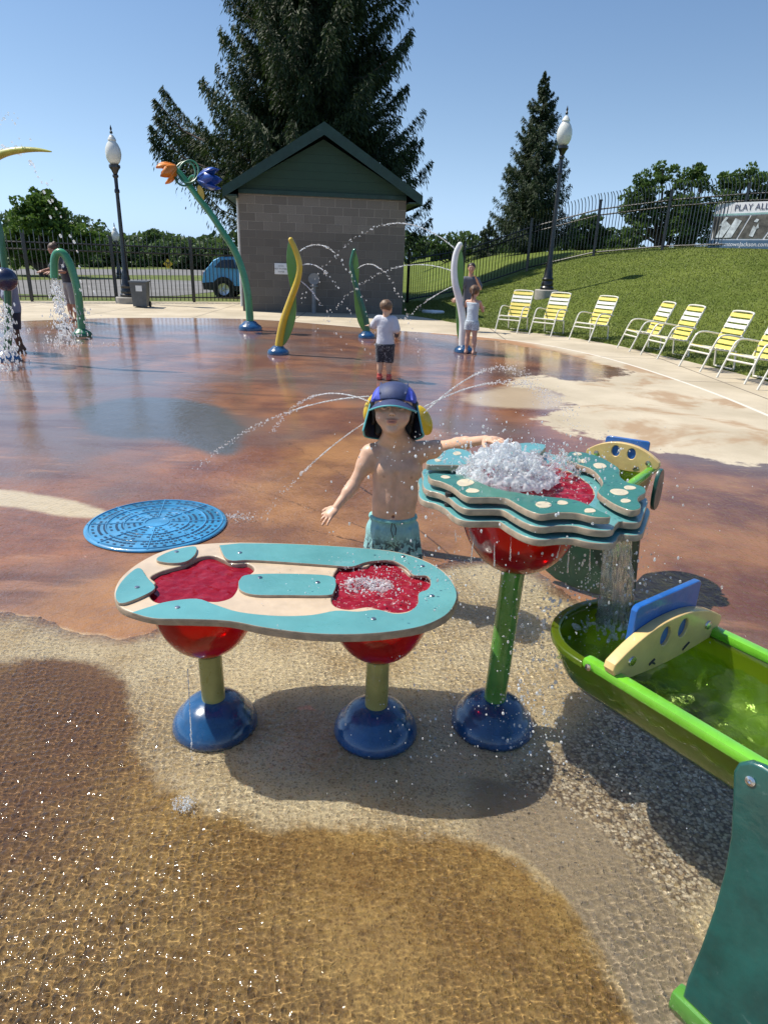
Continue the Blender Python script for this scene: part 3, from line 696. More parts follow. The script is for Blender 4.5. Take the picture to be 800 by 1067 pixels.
# water seen over red plastic
def pool_mat(name, c, wh=.0, bd=.006, bs=55, trans=0.):
    m, n, out = newmat(name); tc = N(n, 'ShaderNodeTexCoord'); v = tc.outputs['Object']
    p = N(n, 'ShaderNodeBsdfPrincipled'); f = mrange(n, noise(n, v, 35, 4, .65, .6), .4, .65)
    cc = mix_col(n, f, c, tuple(min(1, x*1.3+.01) for x in c))
    if wh: cc = mix_col(n, mrange(n, noise(n, v, 60, 5, .7, .5), .62-wh*.3, .70-wh*.3, 0, .8), cc, (.8, .8, .8))
    n.links.new(cc, p.inputs['Base Color']); setin(p, Roughness=.04, IOR=1.33)
    n.links.new(bump(n, noise(n, v, bs, 4, .6, .8), .9, bd), p.inputs['Normal'])
    if trans:
        t = N(n, 'ShaderNodeBsdfTransparent'); t.inputs[0].default_value = (*[min(1, x*2.2) for x in c], 1)
        mx = N(n, 'ShaderNodeMixShader'); mx.inputs[0].default_value = trans
        n.links.new(p.outputs[0], mx.inputs[1]); n.links.new(t.outputs[0], mx.inputs[2]); n.links.new(mx.outputs[0], out.inputs[0])
    else: n.links.new(p.outputs[0], out.inputs[0])
    return m
M['redwater'] = pool_mat('water_over_red', (.24, .006, .020), 0, .0018, 20, .2)
M['redfoam'] = pool_mat('foaming_water_over_red', (.25, .008, .022), .08, .0025, 24, .12)
M['greenwater'] = water_mat('trough_water', .035, (.85, 1.0, .55), .02, 30, .01, .5)
M['tealwater'] = pool_mat('water_over_teal', (.05, .30, .34), .25, .006, 40)
hcl = Vector((sum(p[0] for p in hl)/len(hl), sum(p[1] for p in hl)/len(hl))); hcr = Vector((sum(p[0] for p in hr)/len(hr), sum(p[1] for p in hr)/len(hr)))
print('hole centres', hcl, hcr, bL, bM)
for hc, b in ((hcl, bL), (hcr, bM)):
    c = (hc.x*.45+b.x*.55-o1.x, hc.y*.5+b.y*.5-o1.y)
    bw = bowl(T1, c, .165, ZT-.026, .30)
    mb = MB(); mb.lathe([(.057, .297), (.062, .301), (.062, .308), (.055, .311)], (c[0], c[1], 0), 40); mb.build('collar', 'dark', T1)
    mb = MB(); mb.tube([(b.x-o1.x, b.y-o1.y, .1), (b.x-o1.x+(c[0]-b.x+o1.x)*.6, b.y-o1.y+(c[1]-b.y+o1.y)*.6, .302)], .038, 28); mb.build('post', 'olive', T1, sharp=60)
    base_dome('base', (b.x-o1.x, b.y-o1.y, .002), T1, .137)
wl = ripple_disc('water', rel(off_poly(hl, .002), o1), ZT-.014, .0007, 'redwater', T1, 1)
wr = ripple_disc('water', rel(off_poly(hr, .002), o1), ZT-.010, .0016, 'redfoam', T1, 2)
# ---- tall table
ZA = .90
bT = gp(512, 757)
T2 = empty("tall_water_table", bT, "tall water table with stacked wavy green layers over one red basin", "water table")
o2 = T2.location
def z1(pts): return [(380+x/5, 430+y/5) for x, y in pts]
def z2(pts): return [(530+x/5, 430+y/5) for x, y in pts]
front = z1([(330, 322), (360, 314), (420, 318), (500, 322), (560, 343), (640, 380), (720, 402), (800, 415)]) + z2([(100, 424), (200, 436), (320, 448), (400, 472), (470, 508), (522, 532), (520, 545), (440, 542), (350, 522), (250, 520), (170, 528), (110, 512), (50, 482)]) + z1([(740, 448), (680, 440), (600, 440), (540, 438), (500, 420), (460, 388), (400, 360), (345, 345)])
right = z2([(302, 225), (320, 203), (400, 208), (480, 232), (545, 268), (575, 292), (580, 330), (620, 362), (680, 378), (708, 392), (712, 415), (680, 435), (672, 455), (688, 480), (680, 500), (640, 508), (590, 494), (530, 465), (465, 418), (470, 395), (487, 370), (470, 332), (425, 292), (350, 265), (308, 245)])
bkl = z1([(318, 262), (330, 245), (375, 234), (405, 205), (440, 188), (490, 186), (540, 200), (560, 235), (530, 268), (440, 272), (340, 270)])
bk = z2([(15, 170), (60, 158), (120, 156), (185, 165), (190, 180), (165, 205), (110, 220), (60, 208)])
inl = {'front': [z1([(478+a, b) for a, b in ((0, 365), (20, 350), (60, 347), (92, 365), (60, 382), (20, 382))]), z1([(525, 407), (545, 395), (585, 400), (597, 410), (575, 418), (540, 416)]), z1([(395, 335), (410, 327), (440, 332), (443, 341), (420, 344)]), z2([(137, 478), (155, 465), (200, 466), (223, 482), (200, 496), (160, 494)]), z2([(250, 468), (265, 458), (298, 463), (308, 474), (290, 480), (262, 478)]), z2([(392, 510), (405, 500), (440, 502), (452, 515), (430, 521), (400, 520)])],
       'right': [z2([(335, 215), (350, 208), (375, 212), (378, 222), (355, 224)]), z2([(358, 253), (375, 246), (400, 250), (403, 259), (380, 263)]), z2([(438, 272), (455, 263), (490, 266), (508, 282), (485, 291), (455, 288)]), z2([(525, 410), (545, 398), (600, 402), (623, 418), (600, 431), (555, 427)]), z2([(598, 388), (615, 381), (650, 385), (662, 395), (640, 402), (610, 399)]), z2([(580, 458), (595, 449), (625, 453), (635, 462), (615, 470), (590, 467)])],
       'bkl': [z1([(362, 245), (375, 240), (395, 245), (398, 252), (375, 256)]), z1([(458, 212), (475, 203), (498, 207), (500, 218), (475, 222)])]}
thk = .020; stp = .031
def tier(pl, mats, holes_z, key=None, mat_in='cream'):
    l = loopc(pl, ZA, 4)
    plate('top_layer', rel(l, o2), ZA, thk, mats, T2, [], .0035)
    for q in inl.get(key, []):
        plate('inlay', rel(loopc(q, ZA, 4), o2), ZA+.0012, .004, mat_in, T2, [], .001)
    return l
fl = tier(front, ['teal_green', 'edge'], None, 'front'); rl = tier(right, ['teal_green', 'edge'], None, 'right'); bl_ = tier(bkl, ['teal', 'edge'], None, 'bkl'); bkk = tier(bk, ['teal', 'edge'], None)
# lower layers: full wavy rings around the basin, with the same outline stepping outward
outer = z1([(318, 262), (330, 245), (375, 234), (405, 205), (440, 188), (500, 184), (600, 178), (700, 168)]) + z2([(60, 158), (120, 154), (185, 163), (240, 180), (310, 200), (400, 208), (480, 232), (545, 268), (578, 300), (600, 345), (680, 376), (712, 400), (700, 440), (685, 480), (670, 506), (620, 506), (575, 500), (545, 520), (524, 545), (440, 542), (350, 524), (250, 522), (170, 528), (110, 512), (50, 482)]) + z1([(740, 448), (680, 440), (600, 440), (540, 438), (500, 420), (460, 388), (400, 360), (340, 345), (322, 320), (325, 290)])
hole = [(486, 484), (520, 470), (560, 472), (590, 480), (614, 494), (620, 508), (600, 520), (560, 514), (520, 508), (494, 500)]
ol = loopc(outer, ZA, 4); hl2 = loopc(hole, ZA, 5)
for k in (1, 2):
    plate('lower_layer', rel(off_poly(ol, .011*k), o2), ZA-stp*k, thk, ['teal', 'edge'], T2, [rel(hl2, o2)], .0035)
for k in (1, 2):
    for q in ((468, 506), (600, 527), (655, 520), (470, 475)):
        p_ = gp(*q, ZA)-o2; mb = MB(); mb.lathe([(.011, ZA-stp*k+.001), (.011, ZA-stp*(k-1)-thk-.001)], (p_.x, p_.y, 0), 12); mb.build('spacer', 'dark', T2)
hc2 = Vector((sum(p[0] for p in hl2)/len(hl2), sum(p[1] for p in hl2)/len(hl2)))
tc2 = Vector((gp(548, 575, .72).x, hc2.y))
print('tall hole', hc2, 'post', bT, ol[0])
pc = (gp(545, 590, .63).x*.65+bT.x*.35-o2.x, (hc2.y*.5+bT.y*.5)-o2.y)
bowl(T2, pc, .185, ZA-2*stp-.021, .60, rb=.05)
mb = MB(); mb.lathe([(.058, .60), (.064, .604), (.064, .612), (.055, .616)], (pc[0], pc[1], 0), 40); mb.build('collar', 'dark', T2)
mb = MB(); mb.tube([(0, 0, .1), (pc[0]*.8, pc[1]*.8, .605)], .037, 28); mb.build('post', 'green', T2, sharp=60)
base_dome('base', (0, 0, .002), T2, .138)
hcl2 = off_poly(hl2, .004)
ripple_disc('water', rel(hcl2, o2), ZA-.035, .0018, 'redfoam', T2, 5)
# ---- near trough
ZR = .57
def wz(x, y, z=ZR): return gp(x, y, z)
nA, nB = wz(620, 695), wz(800, 792); fA, fB = wz(725, 650), wz(800, 690)
ax = ((nB-nA).normalized()+(fB-fA).normalized()).normalized(); pe = Vector((-ax.y, ax.x, 0))
if pe.y < 0: pe = -pe
wd = (fA-nA).dot(pe); mid0 = nA+pe*wd/2
endp = wz(577, 640); back = (mid0-endp).dot(ax)
print('trough axis', ax, 'width', wd, 'back', back)
TR = empty('water_trough', (mid0.x, mid0.y, 0), 'long see-through green water trough with rounded end at the right edge', 'water trough', rz=math.atan2(ax.y, ax.x))
hw = wd/2; Lf = 1.35
def stad(hw, x0, x1, n=18):
    """outline: rounded at -x, open straight to x1"""
    pts = [(x1, -hw)]
    k = int(6)
    pts += [(x1+(x0-x1)*i/k, -hw) for i in range(1, k+1)]
    pts += [(x0-math.sin(math.pi*i/n)*hw*1.0*ELL, -math.cos(math.pi*i/n)*hw) for i in range(1, n)]
    pts += [(x0+(x1-x0)*i/k, hw) for i in range(0, k+1)]
    return pts
ELL = max(.8, back/hw*.75)
x0 = -(back-hw*ELL)
def trough_shell(parent, mat, hw, x0, x1, zr, depth, wall=.012, endcap=False):
    mb = MB(); rings = []
    for r_, z_ in ((1, 0), (.985, -.02), (.95, -.06), (.86, -depth*.62), (.70, -depth*.85), (.45, -depth*.97), (.0, -depth)):
        rings.append([(x, y, zr+z_) for x, y in [(a if a >= x0 else x0+(a-x0)*max(r_, .02), b*max(r_, .001)) for a, b in stad(hw, x0, x1)]])
    Vv = [p for r_ in rings for p in r_]; n_ = len(rings[0]); Ff = []
    for i in range(len(rings)-1):
        for k in range(n_-1): Ff.append((i*n_+k, i*n_+k+1, (i+1)*n_+k+1, (i+1)*n_+k))
    mb.add(Vv, Ff); o = mb.build('shell', mat, parent, sharp=60)
    md = o.modifiers.new('thickness', 'SOLIDIFY'); md.thickness = .006; return o
trough_shell(TR, 'lime_plastic', hw-.006, x0, Lf, ZR-.004, .165)
# flat flange round the rounded end, painted rails along the straight sides
so_ = stad(hw+.014, x0, -.03); si_ = stad(hw-.014, x0, -.03)[::-1]
plate('end_flange', so_+si_, ZR+.002, .02, 'lime_plastic', TR, [], .006)
for s in (-1, 1):
    mb = MB(); mb.box(((Lf-.03)/2, s*hw, ZR+.004), (Lf+.03, .032, .025), bev=.008); mb.build('side_rail', 'limerim', TR)
for x_, s in ((-.005, -1), (-.005, 1)):
    mb = MB(); mb.lathe([(.009, 0), (.009, .003), (0, .005)], (0, 0, 0), 14, rot=Matrix.Rotation(-s*math.pi/2, 3, 'X')); mb.v = [(v[0]+x_, v[1]+s*(hw+.021), v[2]+ZR+.004) for v in mb.v]; mb.build('bolt', 'steel', TR)
wloop = stad(hw*.955, x0, Lf); 
def hf(x, y): return .005*np.exp(-((x+.12)**2+(y)**2)/.01)*np.sin(np.sqrt((x+.12)**2+y**2)*120)
ripple_disc('water', wloop, ZR-.06, .0042, 'greenwater', TR, 8, res=.009, hf=hf)
# gate across the trough: arched face board with two eye holes, smile and a blue divider
def gate(parent, x, z, wdt, lean=0, blue_h=.10, blue_off=0.02):
    pts = []
    for i in range(25):
        t = -1+2*i/24; pts.append((t*wdt/2, .028+.062*(1-abs(t)**2.2)))
    lo_ = [(wdt/2+.004, .012), (wdt/2-.004, -.004), (wdt/2-.03, -.006)] + [(wdt*.42-i*wdt*.084, -.03-.012*math.sin(math.pi*i/10)) for i in range(11)] + [(-wdt/2+.03, -.006), (-wdt/2+.004, -.004), (-wdt/2-.004, .012)]
    out_ = pts+lo_
    eyes = []
    for ex in (-.034, .042): eyes.append([(ex+math.cos(a)*.020, .046+math.sin(a)*.027) for a in [2*math.pi*k/20 for k in range(20)]])
    M4 = Matrix.Translation((x, 0, z)) @ Matrix.Rotation(math.pi/2, 4, 'Z') @ Matrix.Rotation(math.pi/2+lean, 4, 'X')
    g_ = plate('face_board', [(a, b) for a, b in out_][::-1], .011, .030, ['yelboard', 'yelboard'], parent, [e for e in eyes], .003, M4)
    g2 = plate('eye_backing', [(-.07, .01), (.07, .01), (.07, .078), (-.07, .078)], .003, .004, 'blueboard', parent, [], .001, M4)
    bb_ = chaikin([(-wdt*.31, -.0, 0), (wdt*.31, -.0, 0), (wdt*.31, .082+blue_h, 0), (-wdt*.31+.012, .082+blue_h, 0)], 0)
    rc = [(-wdt*.29, .0), (wdt*.31, .0), (wdt*.31, .075+blue_h), (wdt*.31-.004, .083+blue_h), (wdt*.31-.012, .086+blue_h), (-wdt*.29+.014, .080+blue_h), (-wdt*.29+.005, .076+blue_h), (-wdt*.29, .068+blue_h)]
    M5 = Matrix.Translation((x-.028, 0, z)) @ Matrix.Rotation(math.pi/2, 4, 'Z') @ Matrix.Rotation(math.pi/2+lean, 4, 'X')
    plate('divider', rc, .009, .018, 'blueboard', parent, [], .003, M5)
    # smile line with a dot at either end
    sm = [(-.075+.015*i, -.016-.030*math.sin(math.pi*i/10)) for i in range(11)]
    pass
    for e, e2 in ((sm[0], sm[1]), (sm[-1], sm[-2])):
        mb = MB(); mb.tube([M4 @ Vector((e2[0], e2[1], .0112)), M4 @ Vector((e[0], e[1], .0112))], .003, 6); mb.tube([M4 @ Vector((e[0]-.010, e[1]-.004, .0112)), M4 @ Vector((e[0]+.010, e[1]+.006, .0112))], .0035, 6); mb.build('smile_corner', 'dark', parent)
    for s in (-1, 1):
        mb = MB(); mb.lathe([(.013, 0), (.012, .004), (0, .0055)], (0, 0, 0), 16); mb.v = [tuple(M4 @ Vector((v[0]+s*wdt*.36, v[1]+.018, v[2]+.011))) for v in mb.v]; mb.build('bolt', 'steel', parent)
gatex = (wz(690, 672, .60)-mid0).dot(ax)
print('gatex', gatex)
gate(TR, gatex, ZR+.02, wd+.035, 0, .06)
# end support panel, shaped, in front of the near rail, with a green foot
pA = at(770, 795, nB.y-.05); 
def toL(v): 
    q = v-Vector((mid0.x, mid0.y, 0)); return Vector((q.dot(ax), q.dot(pe), q.z))
PLy = -(hw+.042)
oL = toL(Vector((0, 0, HC)))
def rayL(x, y): q = Vector(ray(x, y)); return Vector((q.dot(ax), q.dot(pe), q.z))
ftz = .05; q_ = rayL(712, 1040); t_ = (ftz-oL.z)/q_.z; ft = oL+q_*t_
kt = max(-.1, min(.6, (PLy-ft.y)/(ZR-ftz))); print('panel tilt', kt, ft)
nrm_ = Vector((0, -1, kt)).normalized(); vup = Vector((0, kt, 1)).normalized(); O_ = Vector((0, PLy, ZR))
def on_panel(x, y):
    q = rayL(x, y); t = (O_-oL).dot(nrm_)/q.dot(nrm_); p_ = oL+q*t; return p_.x, (p_-O_).dot(vup)
p2 = [on_panel(x, y) for x, y in ((796, 797), (783, 792), (771, 794), (766, 802), (765, 830), (763, 870), (757, 905), (746, 945), (732, 985), (718, 1018), (713, 1036))]
print('panel', p2)
xr = p2[0][0]+.62; sb = p2[-1][1]
pan = p2+[(xr, sb), (xr-.02, p2[1][1])]
MP = Matrix.Translation(O_) @ Matrix(((1, 0, 0, 0), (0, vup.y, nrm_.y, 0), (0, vup.z, nrm_.z, 0), (0, 0, 0, 1)))
plate('support_panel', pan, .011, .022, ['tealpanel', 'tealpanel'], TR, [], .006, MP)
fpos = O_+vup*(sb); mb = MB(); mb.box(((p2[-1][0]+xr)/2-.015, fpos.y+.0, .03), (xr-p2[-1][0]+.01, .04, .06), bev=.008); mb.build('foot', 'green', TR)
mb = MB(); mb.lathe([(.010, 0), (.010, .003), (.004, .005), (0, .003)], (0, 0, 0), 16); mb.v = [tuple(MP @ Vector((v[0]+p2[3][0]+.035, v[1]+p2[1][1]-.035, v[2]+.011))) for v in mb.v]; mb.build('bolt', 'steel', TR)
# ---- second trough behind the tall table
Z3 = .60; LT = .42
g1, g2 = gp(606, 482, Z3), gp(684, 490, Z3)
ax3 = (g2-g1).normalized(); wd3 = (g2-g1).length
e1_, e2_ = gp(682, 483, Z3), gp(650, 505, Z3); pe3 = (e2_-e1_).normalized(); ax3 = Vector((-pe3.y, pe3.x, 0)); wd3 = abs((g2-g1).dot(ax3))          # towards the camera
c3 = (g1+g2)/2
print('trough2', g1, g2, wd3, pe3)
TB = empty('far_water_trough', (c3.x, c3.y, 0), 'green water trough with a yellow face gate standing behind the tall water table', 'water trough', rz=math.atan2(pe3.y, pe3.x))
trough_shell(TB, 'lime_plastic', wd3/2-.02, -.08, LT, Z3-.01, .2)
for s in (-1, 1):
    mb = MB(); mb.tube([(-.10, s*(wd3/2-.02), Z3), (LT, s*(wd3/2-.02), Z3)], .022, 12); mb.build('side_rail', 'limerim', TB)
mb = MB(); mb.tube([(-.08-math.sin(a)*wd3*.42, -math.cos(a)*(wd3/2-.02), Z3) for a in [math.pi*k/16 for k in range(17)]], .022, 12); mb.build('end_rail', 'limerim', TB)
gate(TB, -.03, Z3+.02, wd3+.03, 0, .025)
mb = MB(); mb.tube([(LT, -wd3/2+.02, Z3), (LT+.11, -wd3*.25, Z3), (LT+.13, 0, Z3), (LT+.11, wd3*.25, Z3), (LT, wd3/2-.02, Z3)], .022, 12); mb.build('end_rail', 'limerim', TB)
for s in (-1,):
    # dark panel hanging at the side of the gate
    q = plate('hanging_panel', [tuple(p[:2]) for p in chaikin([(-.06, -.17, 0), (.06, -.17, 0), (.06, .03, 0), (-.04, .03, 0)], 2)], .009, .018, 'tealpanel', TB, [], .003, Matrix.Translation((.0, wd3/2+.035, Z3)) @ Matrix.Rotation(math.pi/2, 4, 'X'))
M['darkpanel'] = pm('dark_green_panel', (.010, .05, .03), .4, .2, 9, 60, .0005, coat=.5, wet=.001)
px3 = .22
sup = [tuple(p[:2]) for p in chaikin([(-.24, .02, 0), (.24, .02, 0), (.22, .25, 0), (.20, Z3-.05, 0), (-.20, Z3-.05, 0), (-.22, .25, 0)], 2)]
plate('support_panel', sup, .012, .024, 'darkpanel', TB, [], .005, Matrix.Translation((px3, 0, 0)) @ Matrix.Rotation(math.pi/2, 4, 'Z') @ Matrix.Rotation(math.pi/2, 4, 'X'))
ripple_disc('water', stad(wd3*.43, -.1, LT-.01), Z3-.075, .0015, 'greenwater', TB, 9, res=.012)

# ---------------------------------------------------------------- blue floor grate
ctr = (gp(91, 547)+gp(236, 547))/2; rd = (gp(236, 547)-gp(91, 547)).length/2
DG = empty('floor_grate', (ctr.x, ctr.y, 0), 'round blue plastic drain grate with slotted rings on the wet ground', 'drain grate')
m_, n_, out_ = newmat('grate_blue')
M['slot'] = pm('grate_slot', (.01, .05, .11), .5, .2, 20, 50, .0004, coat=.6)
mb = MB(); mb.lathe([(rd, .004), (rd, .010), (rd-.01, .016), (0, .018)], (0, 0, 0), 96); nr = 9
for j in range(nr):
    r0 = rd*(.22+.72*j/nr); cnt = 8*(3+j)
    for k in range(cnt):
        sec = (k % (cnt//8))
        if sec == 0 or (j % 3 == 2 and sec % 2): continue
        a = 2*math.pi*k/cnt; da = 2*math.pi/cnt*.36; r1_ = r0+rd*.036
        zt_ = .0182; pts = [(math.cos(b)*q, math.sin(b)*q, zt_+.0008) for q, b in ((r0, a-da), (r1_, a-da), (r1_, a+da), (r0, a+da))]
        mb.add(pts, [(0, 1, 2, 3)], 1, False)
mb.build('cover', ['drain', 'slot'], DG, sharp=60)
mb = MB()
for j in (0, 3, 6, 9):
    r0 = rd*(.205+.72*j/nr+.015 if j else .17); mb.tube([(math.cos(a)*r0, math.sin(a)*r0, .0175) for a in [2*math.pi*k/72 for k in range(72)]], .005, 6, closed=True)
for k in range(8):
    a = 2*math.pi*(k+.5)/8*1.0-.2; mb.tube([(math.cos(a)*rd*.2, math.sin(a)*rd*.2, .0175), (math.cos(a)*rd*.97, math.sin(a)*rd*.97, .0165)], .005, 6)
mb.build('ribs', 'drain', DG)
# ---------------------------------------------------------------- people
def V3(*a): return Vector(a)
M['skin'] = vcol_mat('skin', .45, coat=.15, bd=.0006, bs=160, sss=.12, var=.09, vs=28)
M['skin_far'] = vcol_mat('skin_plain', .55, bd=.0006, var=.08)
def skin_of(c): return np.array(c)
def hand_caps(S, wrist, d, up, s, side, curl=.25, spread=.22, k=.0025):
    """palm, four fingers of different length and a thumb; d = pointing direction, up = back of the hand, side = +1/-1 where the thumb goes"""
    d = Vector(d).normalized(); up = Vector(up); up = (up-d*up.dot(d)).normalized(); sx_ = d.cross(up).normalized()*side
    w0 = Vector(wrist); L = .105*s      # hand length
    rot = Matrix((sx_, d, up)).transposed()
    S.ell(w0+d*L*.26, (L*.25, L*.33, L*.13), rot, k=.005)
    S.ell(w0+d*L*.42, (L*.26, L*.14, L*.11), rot, k=.004)
    lens = (.40, .46, .43, .33)
    for i, ln in enumerate(lens):
        off = (.21-.14*i)*L; a = (.5-i/3.)*spread*2*.55
        dirn = (d*math.cos(a)+sx_*math.sin(a)).normalized()
        p = w0+d*L*.45+sx_*off; r = L*.068*(1 if i < 3 else .88); c_ = curl*(.6+.25*i)
        for j, fr in enumerate((.42, .32, .26)):
            dirn2 = (dirn*math.cos(c_*(j+.6))-up*math.sin(c_*(j+.6))).normalized(); q = p+dirn2*ln*L*fr*1.05
            S.cap(p, q, r*(1-.09*j), r*(1-.09*(j+1)), k=.0018); p = q
    p = w0+d*L*.12+sx_*L*.17
    for j, (ln, a) in enumerate(((.26, .85), (.20, .60), (.15, .40))):
        dirn = (d*math.cos(a)+sx_*math.sin(a)-up*.25).normalized(); q = p+dirn*ln*L; S.cap(p, q, L*(.095-.012*j), L*(.083-.012*j), k=.003); p = q
def foot_caps(S, ankle, toe, s):
    a = Vector(ankle); t = Vector(toe); d = (t-a); d.z = 0; d.normalize()
    z = t.z+.018*s
    S.cap((a.x, a.y, a.z), (a.x-d.x*.012*s, a.y-d.y*.012*s, z+.006*s), .026*s, .026*s, k=.01)
    S.cap((a.x, a.y, z+.012*s), (a.x+d.x*.09*s, a.y+d.y*.09*s, z+.002), .026*s, .02*s, k=.012)
    sx_ = Vector((-d.y, d.x, 0))
    for i in range(5):
        b = Vector((a.x, a.y, z))+d*(.088-.004*abs(i-1))*s+sx_*(-.018+.009*i)*s; S.cap(b, b+d*.022*s, .0075*s, .0065*s, k=.003)
def head_sdf(S, hc, hh, Rm, child=True, k=.02):
    """hc = head centre (half way chin-crown), hh = head height, Rm = head rotation; face looks along -Y"""
    def P(x, y, z): return Vector(hc)+Rm @ Vector((x*hh, y*hh, z*hh))
    def E(c, r, kk=.02, sub=False): S.ell(P(*c), tuple(q*hh for q in r), Rm, k=kk*hh*5, sub=sub)
    E((0, .055, .12), (.375, .44, .375))                # skull
    E((0, -.12, -.06), (.315, .29, .36))                # face
    E((0, -.16, -.33), (.17, .19, .15))                 # jaw and chin
    E((0, -.30, -.40), (.085, .07, .07), .012)          # chin point
    for s in (-1, 1):
        E((s*.17, -.25, -.17), (.13, .11, .14), .02)    # cheeks
        E((s*.145, -.385, .01), (.085, .06, .05), .012, True)    # eye sockets
        E((s*.145, -.335, .005), (.068, .06, .055), .004)         # eyes
        E((s*.145, -.352, .035), (.08, .045, .028), .006)        # upper lids
        E((s*.15, -.375, .095), (.10, .035, .022), .012)         # brow
        E((s*.378, .035, -.03), (.035, .065, .10), .008)         # ears
        E((s*.400, .02, -.03), (.022, .035, .055), .004, True)
        E((s*.038, -.447, -.135), (.030, .03, .026), .005)        # nostril wings
    S.cap(P(0, -.40, .03), P(0, -.455, -.11), .026*hh, .042*hh, k=.02*hh)
    E((0, -.462, -.118), (.042, .035, .036), .006)
    for s in (-1, 1): E((s*.022, -.463, -.150), (.013, .013, .010), .002, True)
    E((0, -.405, -.235), (.105, .04, .028), .008)        # upper lip
    E((0, -.398, -.282), (.088, .045, .030), .008)       # lower lip
    E((0, -.452, -.258), (.085, .022, .006), .003, True)  # mouth line
    return P
def head_tint(V, C, hc, hh, Rm, skin):
    L = (V-np.array(hc)) @ np.array(Rm.to_3x3())/hh       # local head coordinates
    def blob(c, r, colr, a=1.):
        d = np.sqrt((((L-np.array(c))/np.array(r))**2).sum(1)); m_ = np.clip((1.15-d)/.3, 0, 1)[:, None]*a; C[:] = C*(1-m_)+np.array(colr)*m_
    blob((0, -.43, -.258), (.105, .09, .045), (skin[0]*.80, skin[1]*.42, skin[2]*.42), .8)
    blob((0, -.46, -.258), (.08, .06, .010), (skin[0]*.3, skin[1]*.15, skin[2]*.15), .8)
    for s in (-1, 1):
        blob((s*.145, -.395, .0), (.058, .05, .024), (.30, .25, .22)); blob((s*.145, -.41, .0), (.024, .04, .024), (.03, .018, .012)); blob((s*.145, -.40, .03), (.075, .06, .008), (.03, .02, .015), .8)  # eye whites painted darker, standing in for shade over the eyes
        blob((s*.155, -.40, .112), (.085, .07, .016), (.06, .035, .02), .8)
        blob((s*.022, -.465, -.152), (.012, .03, .010), (.08, .02, .015), .8)
        blob((s*.19, -.36, -.17), (.10, .1, .09), (skin[0]*1.03, skin[1]*.82, skin[2]*.8), .5)
def sdf_part(name, lo, hi, vox, fn, mat, parent, colr=None, smooth_it=2, off=None):
    S = SDF(lo, hi, vox); fn(S); P, Q = S.mesh()
    if len(Q) == 0: print('EMPTY', name); return None
    cc = None
    if colr is not None: cc = np.tile(np.array(colr, float), (len(P), 1)) if not callable(colr) else colr(P)
    o = np_mesh(name, P-np.array(off) if off is not None else P, Q, mat, parent, smooth=True, vcol=cc)
    return o

# ---- the boy by the tables
M['cap_cloth'] = vcol_mat('cap_cloth', .6, bd=.0008, bs=500, var=.12, vs=60)
M['teal_trim'] = pm('teal_trim', (.10, .42, .44), .6, .08, 20, 300, .0004)
M['shorts_cloth'] = None
def cloth_pattern(name, base, pat, scale, thr, zfade=None, bs=250):
    m, n, out = newmat(name); tc = N(n, 'ShaderNodeTexCoord'); v = tc.outputs['Object']
    p = N(n, 'ShaderNodeBsdfPrincipled'); setin(p, Roughness=.6); p.inputs['Sheen Weight'].default_value = .2
    f = mrange(n, noise(n, v, scale, 2, .5, 1.2), thr, thr+.03)
    if zfade:
        s_ = N(n, 'ShaderNodeSeparateXYZ'); n.links.new(v, s_.inputs[0]); f = math_node(n, 'MULTIPLY', f, mrange(n, s_.outputs[2], zfade[0], zfade[1], 1, 0))
    cc = mix_col(n, f, mix_col(n, noise(n, v, 12, 4), tuple(x*.8 for x in base), base), pat); n.links.new(cc, p.inputs['Base Color'])
    fb = math_node(n, 'ADD', noise(n, v, 22, 4, .6, .8), math_node(n, 'MULTIPLY', noise(n, v, bs, 2), .15)); n.links.new(bump(n, fb, .7, .012), p.inputs['Normal'])
    n.links.new(p.outputs[0], out.inputs[0]); return m
M['shorts_cloth'] = cloth_pattern('swim_short_cloth', (.26, .54, .55), (.02, .06, .08), 38, .50, (.30, .38))
boy_o = gp(404, 628); boy_o.z = 0
BX, BY = boy_o.x, 2.75
B = empty('person', (BX, BY, 0), 'small shirtless boy in a navy flap cap and teal swim shorts reaching into the splash', 'person')
def bp(x, y, dy=0.):          # point of the boy seen at a pixel, dy metres nearer than his own plane
    q = at(x, y, BY-dy); return Vector((q.x-BX, q.y-BY, q.z))
SKIN = (.68, .42, .285)
hh = .222
Rh = Matrix.Rotation(R(-17), 3, 'X') @ Matrix.Rotation(R(-4), 3, 'Z')
hcen = bp(410, 426.5, .03); print('boy head', hcen)
shR, shL = bp(386, 473, .0), bp(444, 470, .0)
elR, wrR = bp(368, 506, .03), bp(350, 529, .09)
elL, wrL = bp(476, 463, .12), bp(506, 458, .26)
chest = bp(414, 492, .0); waist = bp(406, 538, .01); 
print('boy', shR, shL, elR, wrR, wrL, chest, waist)
hipz = .40
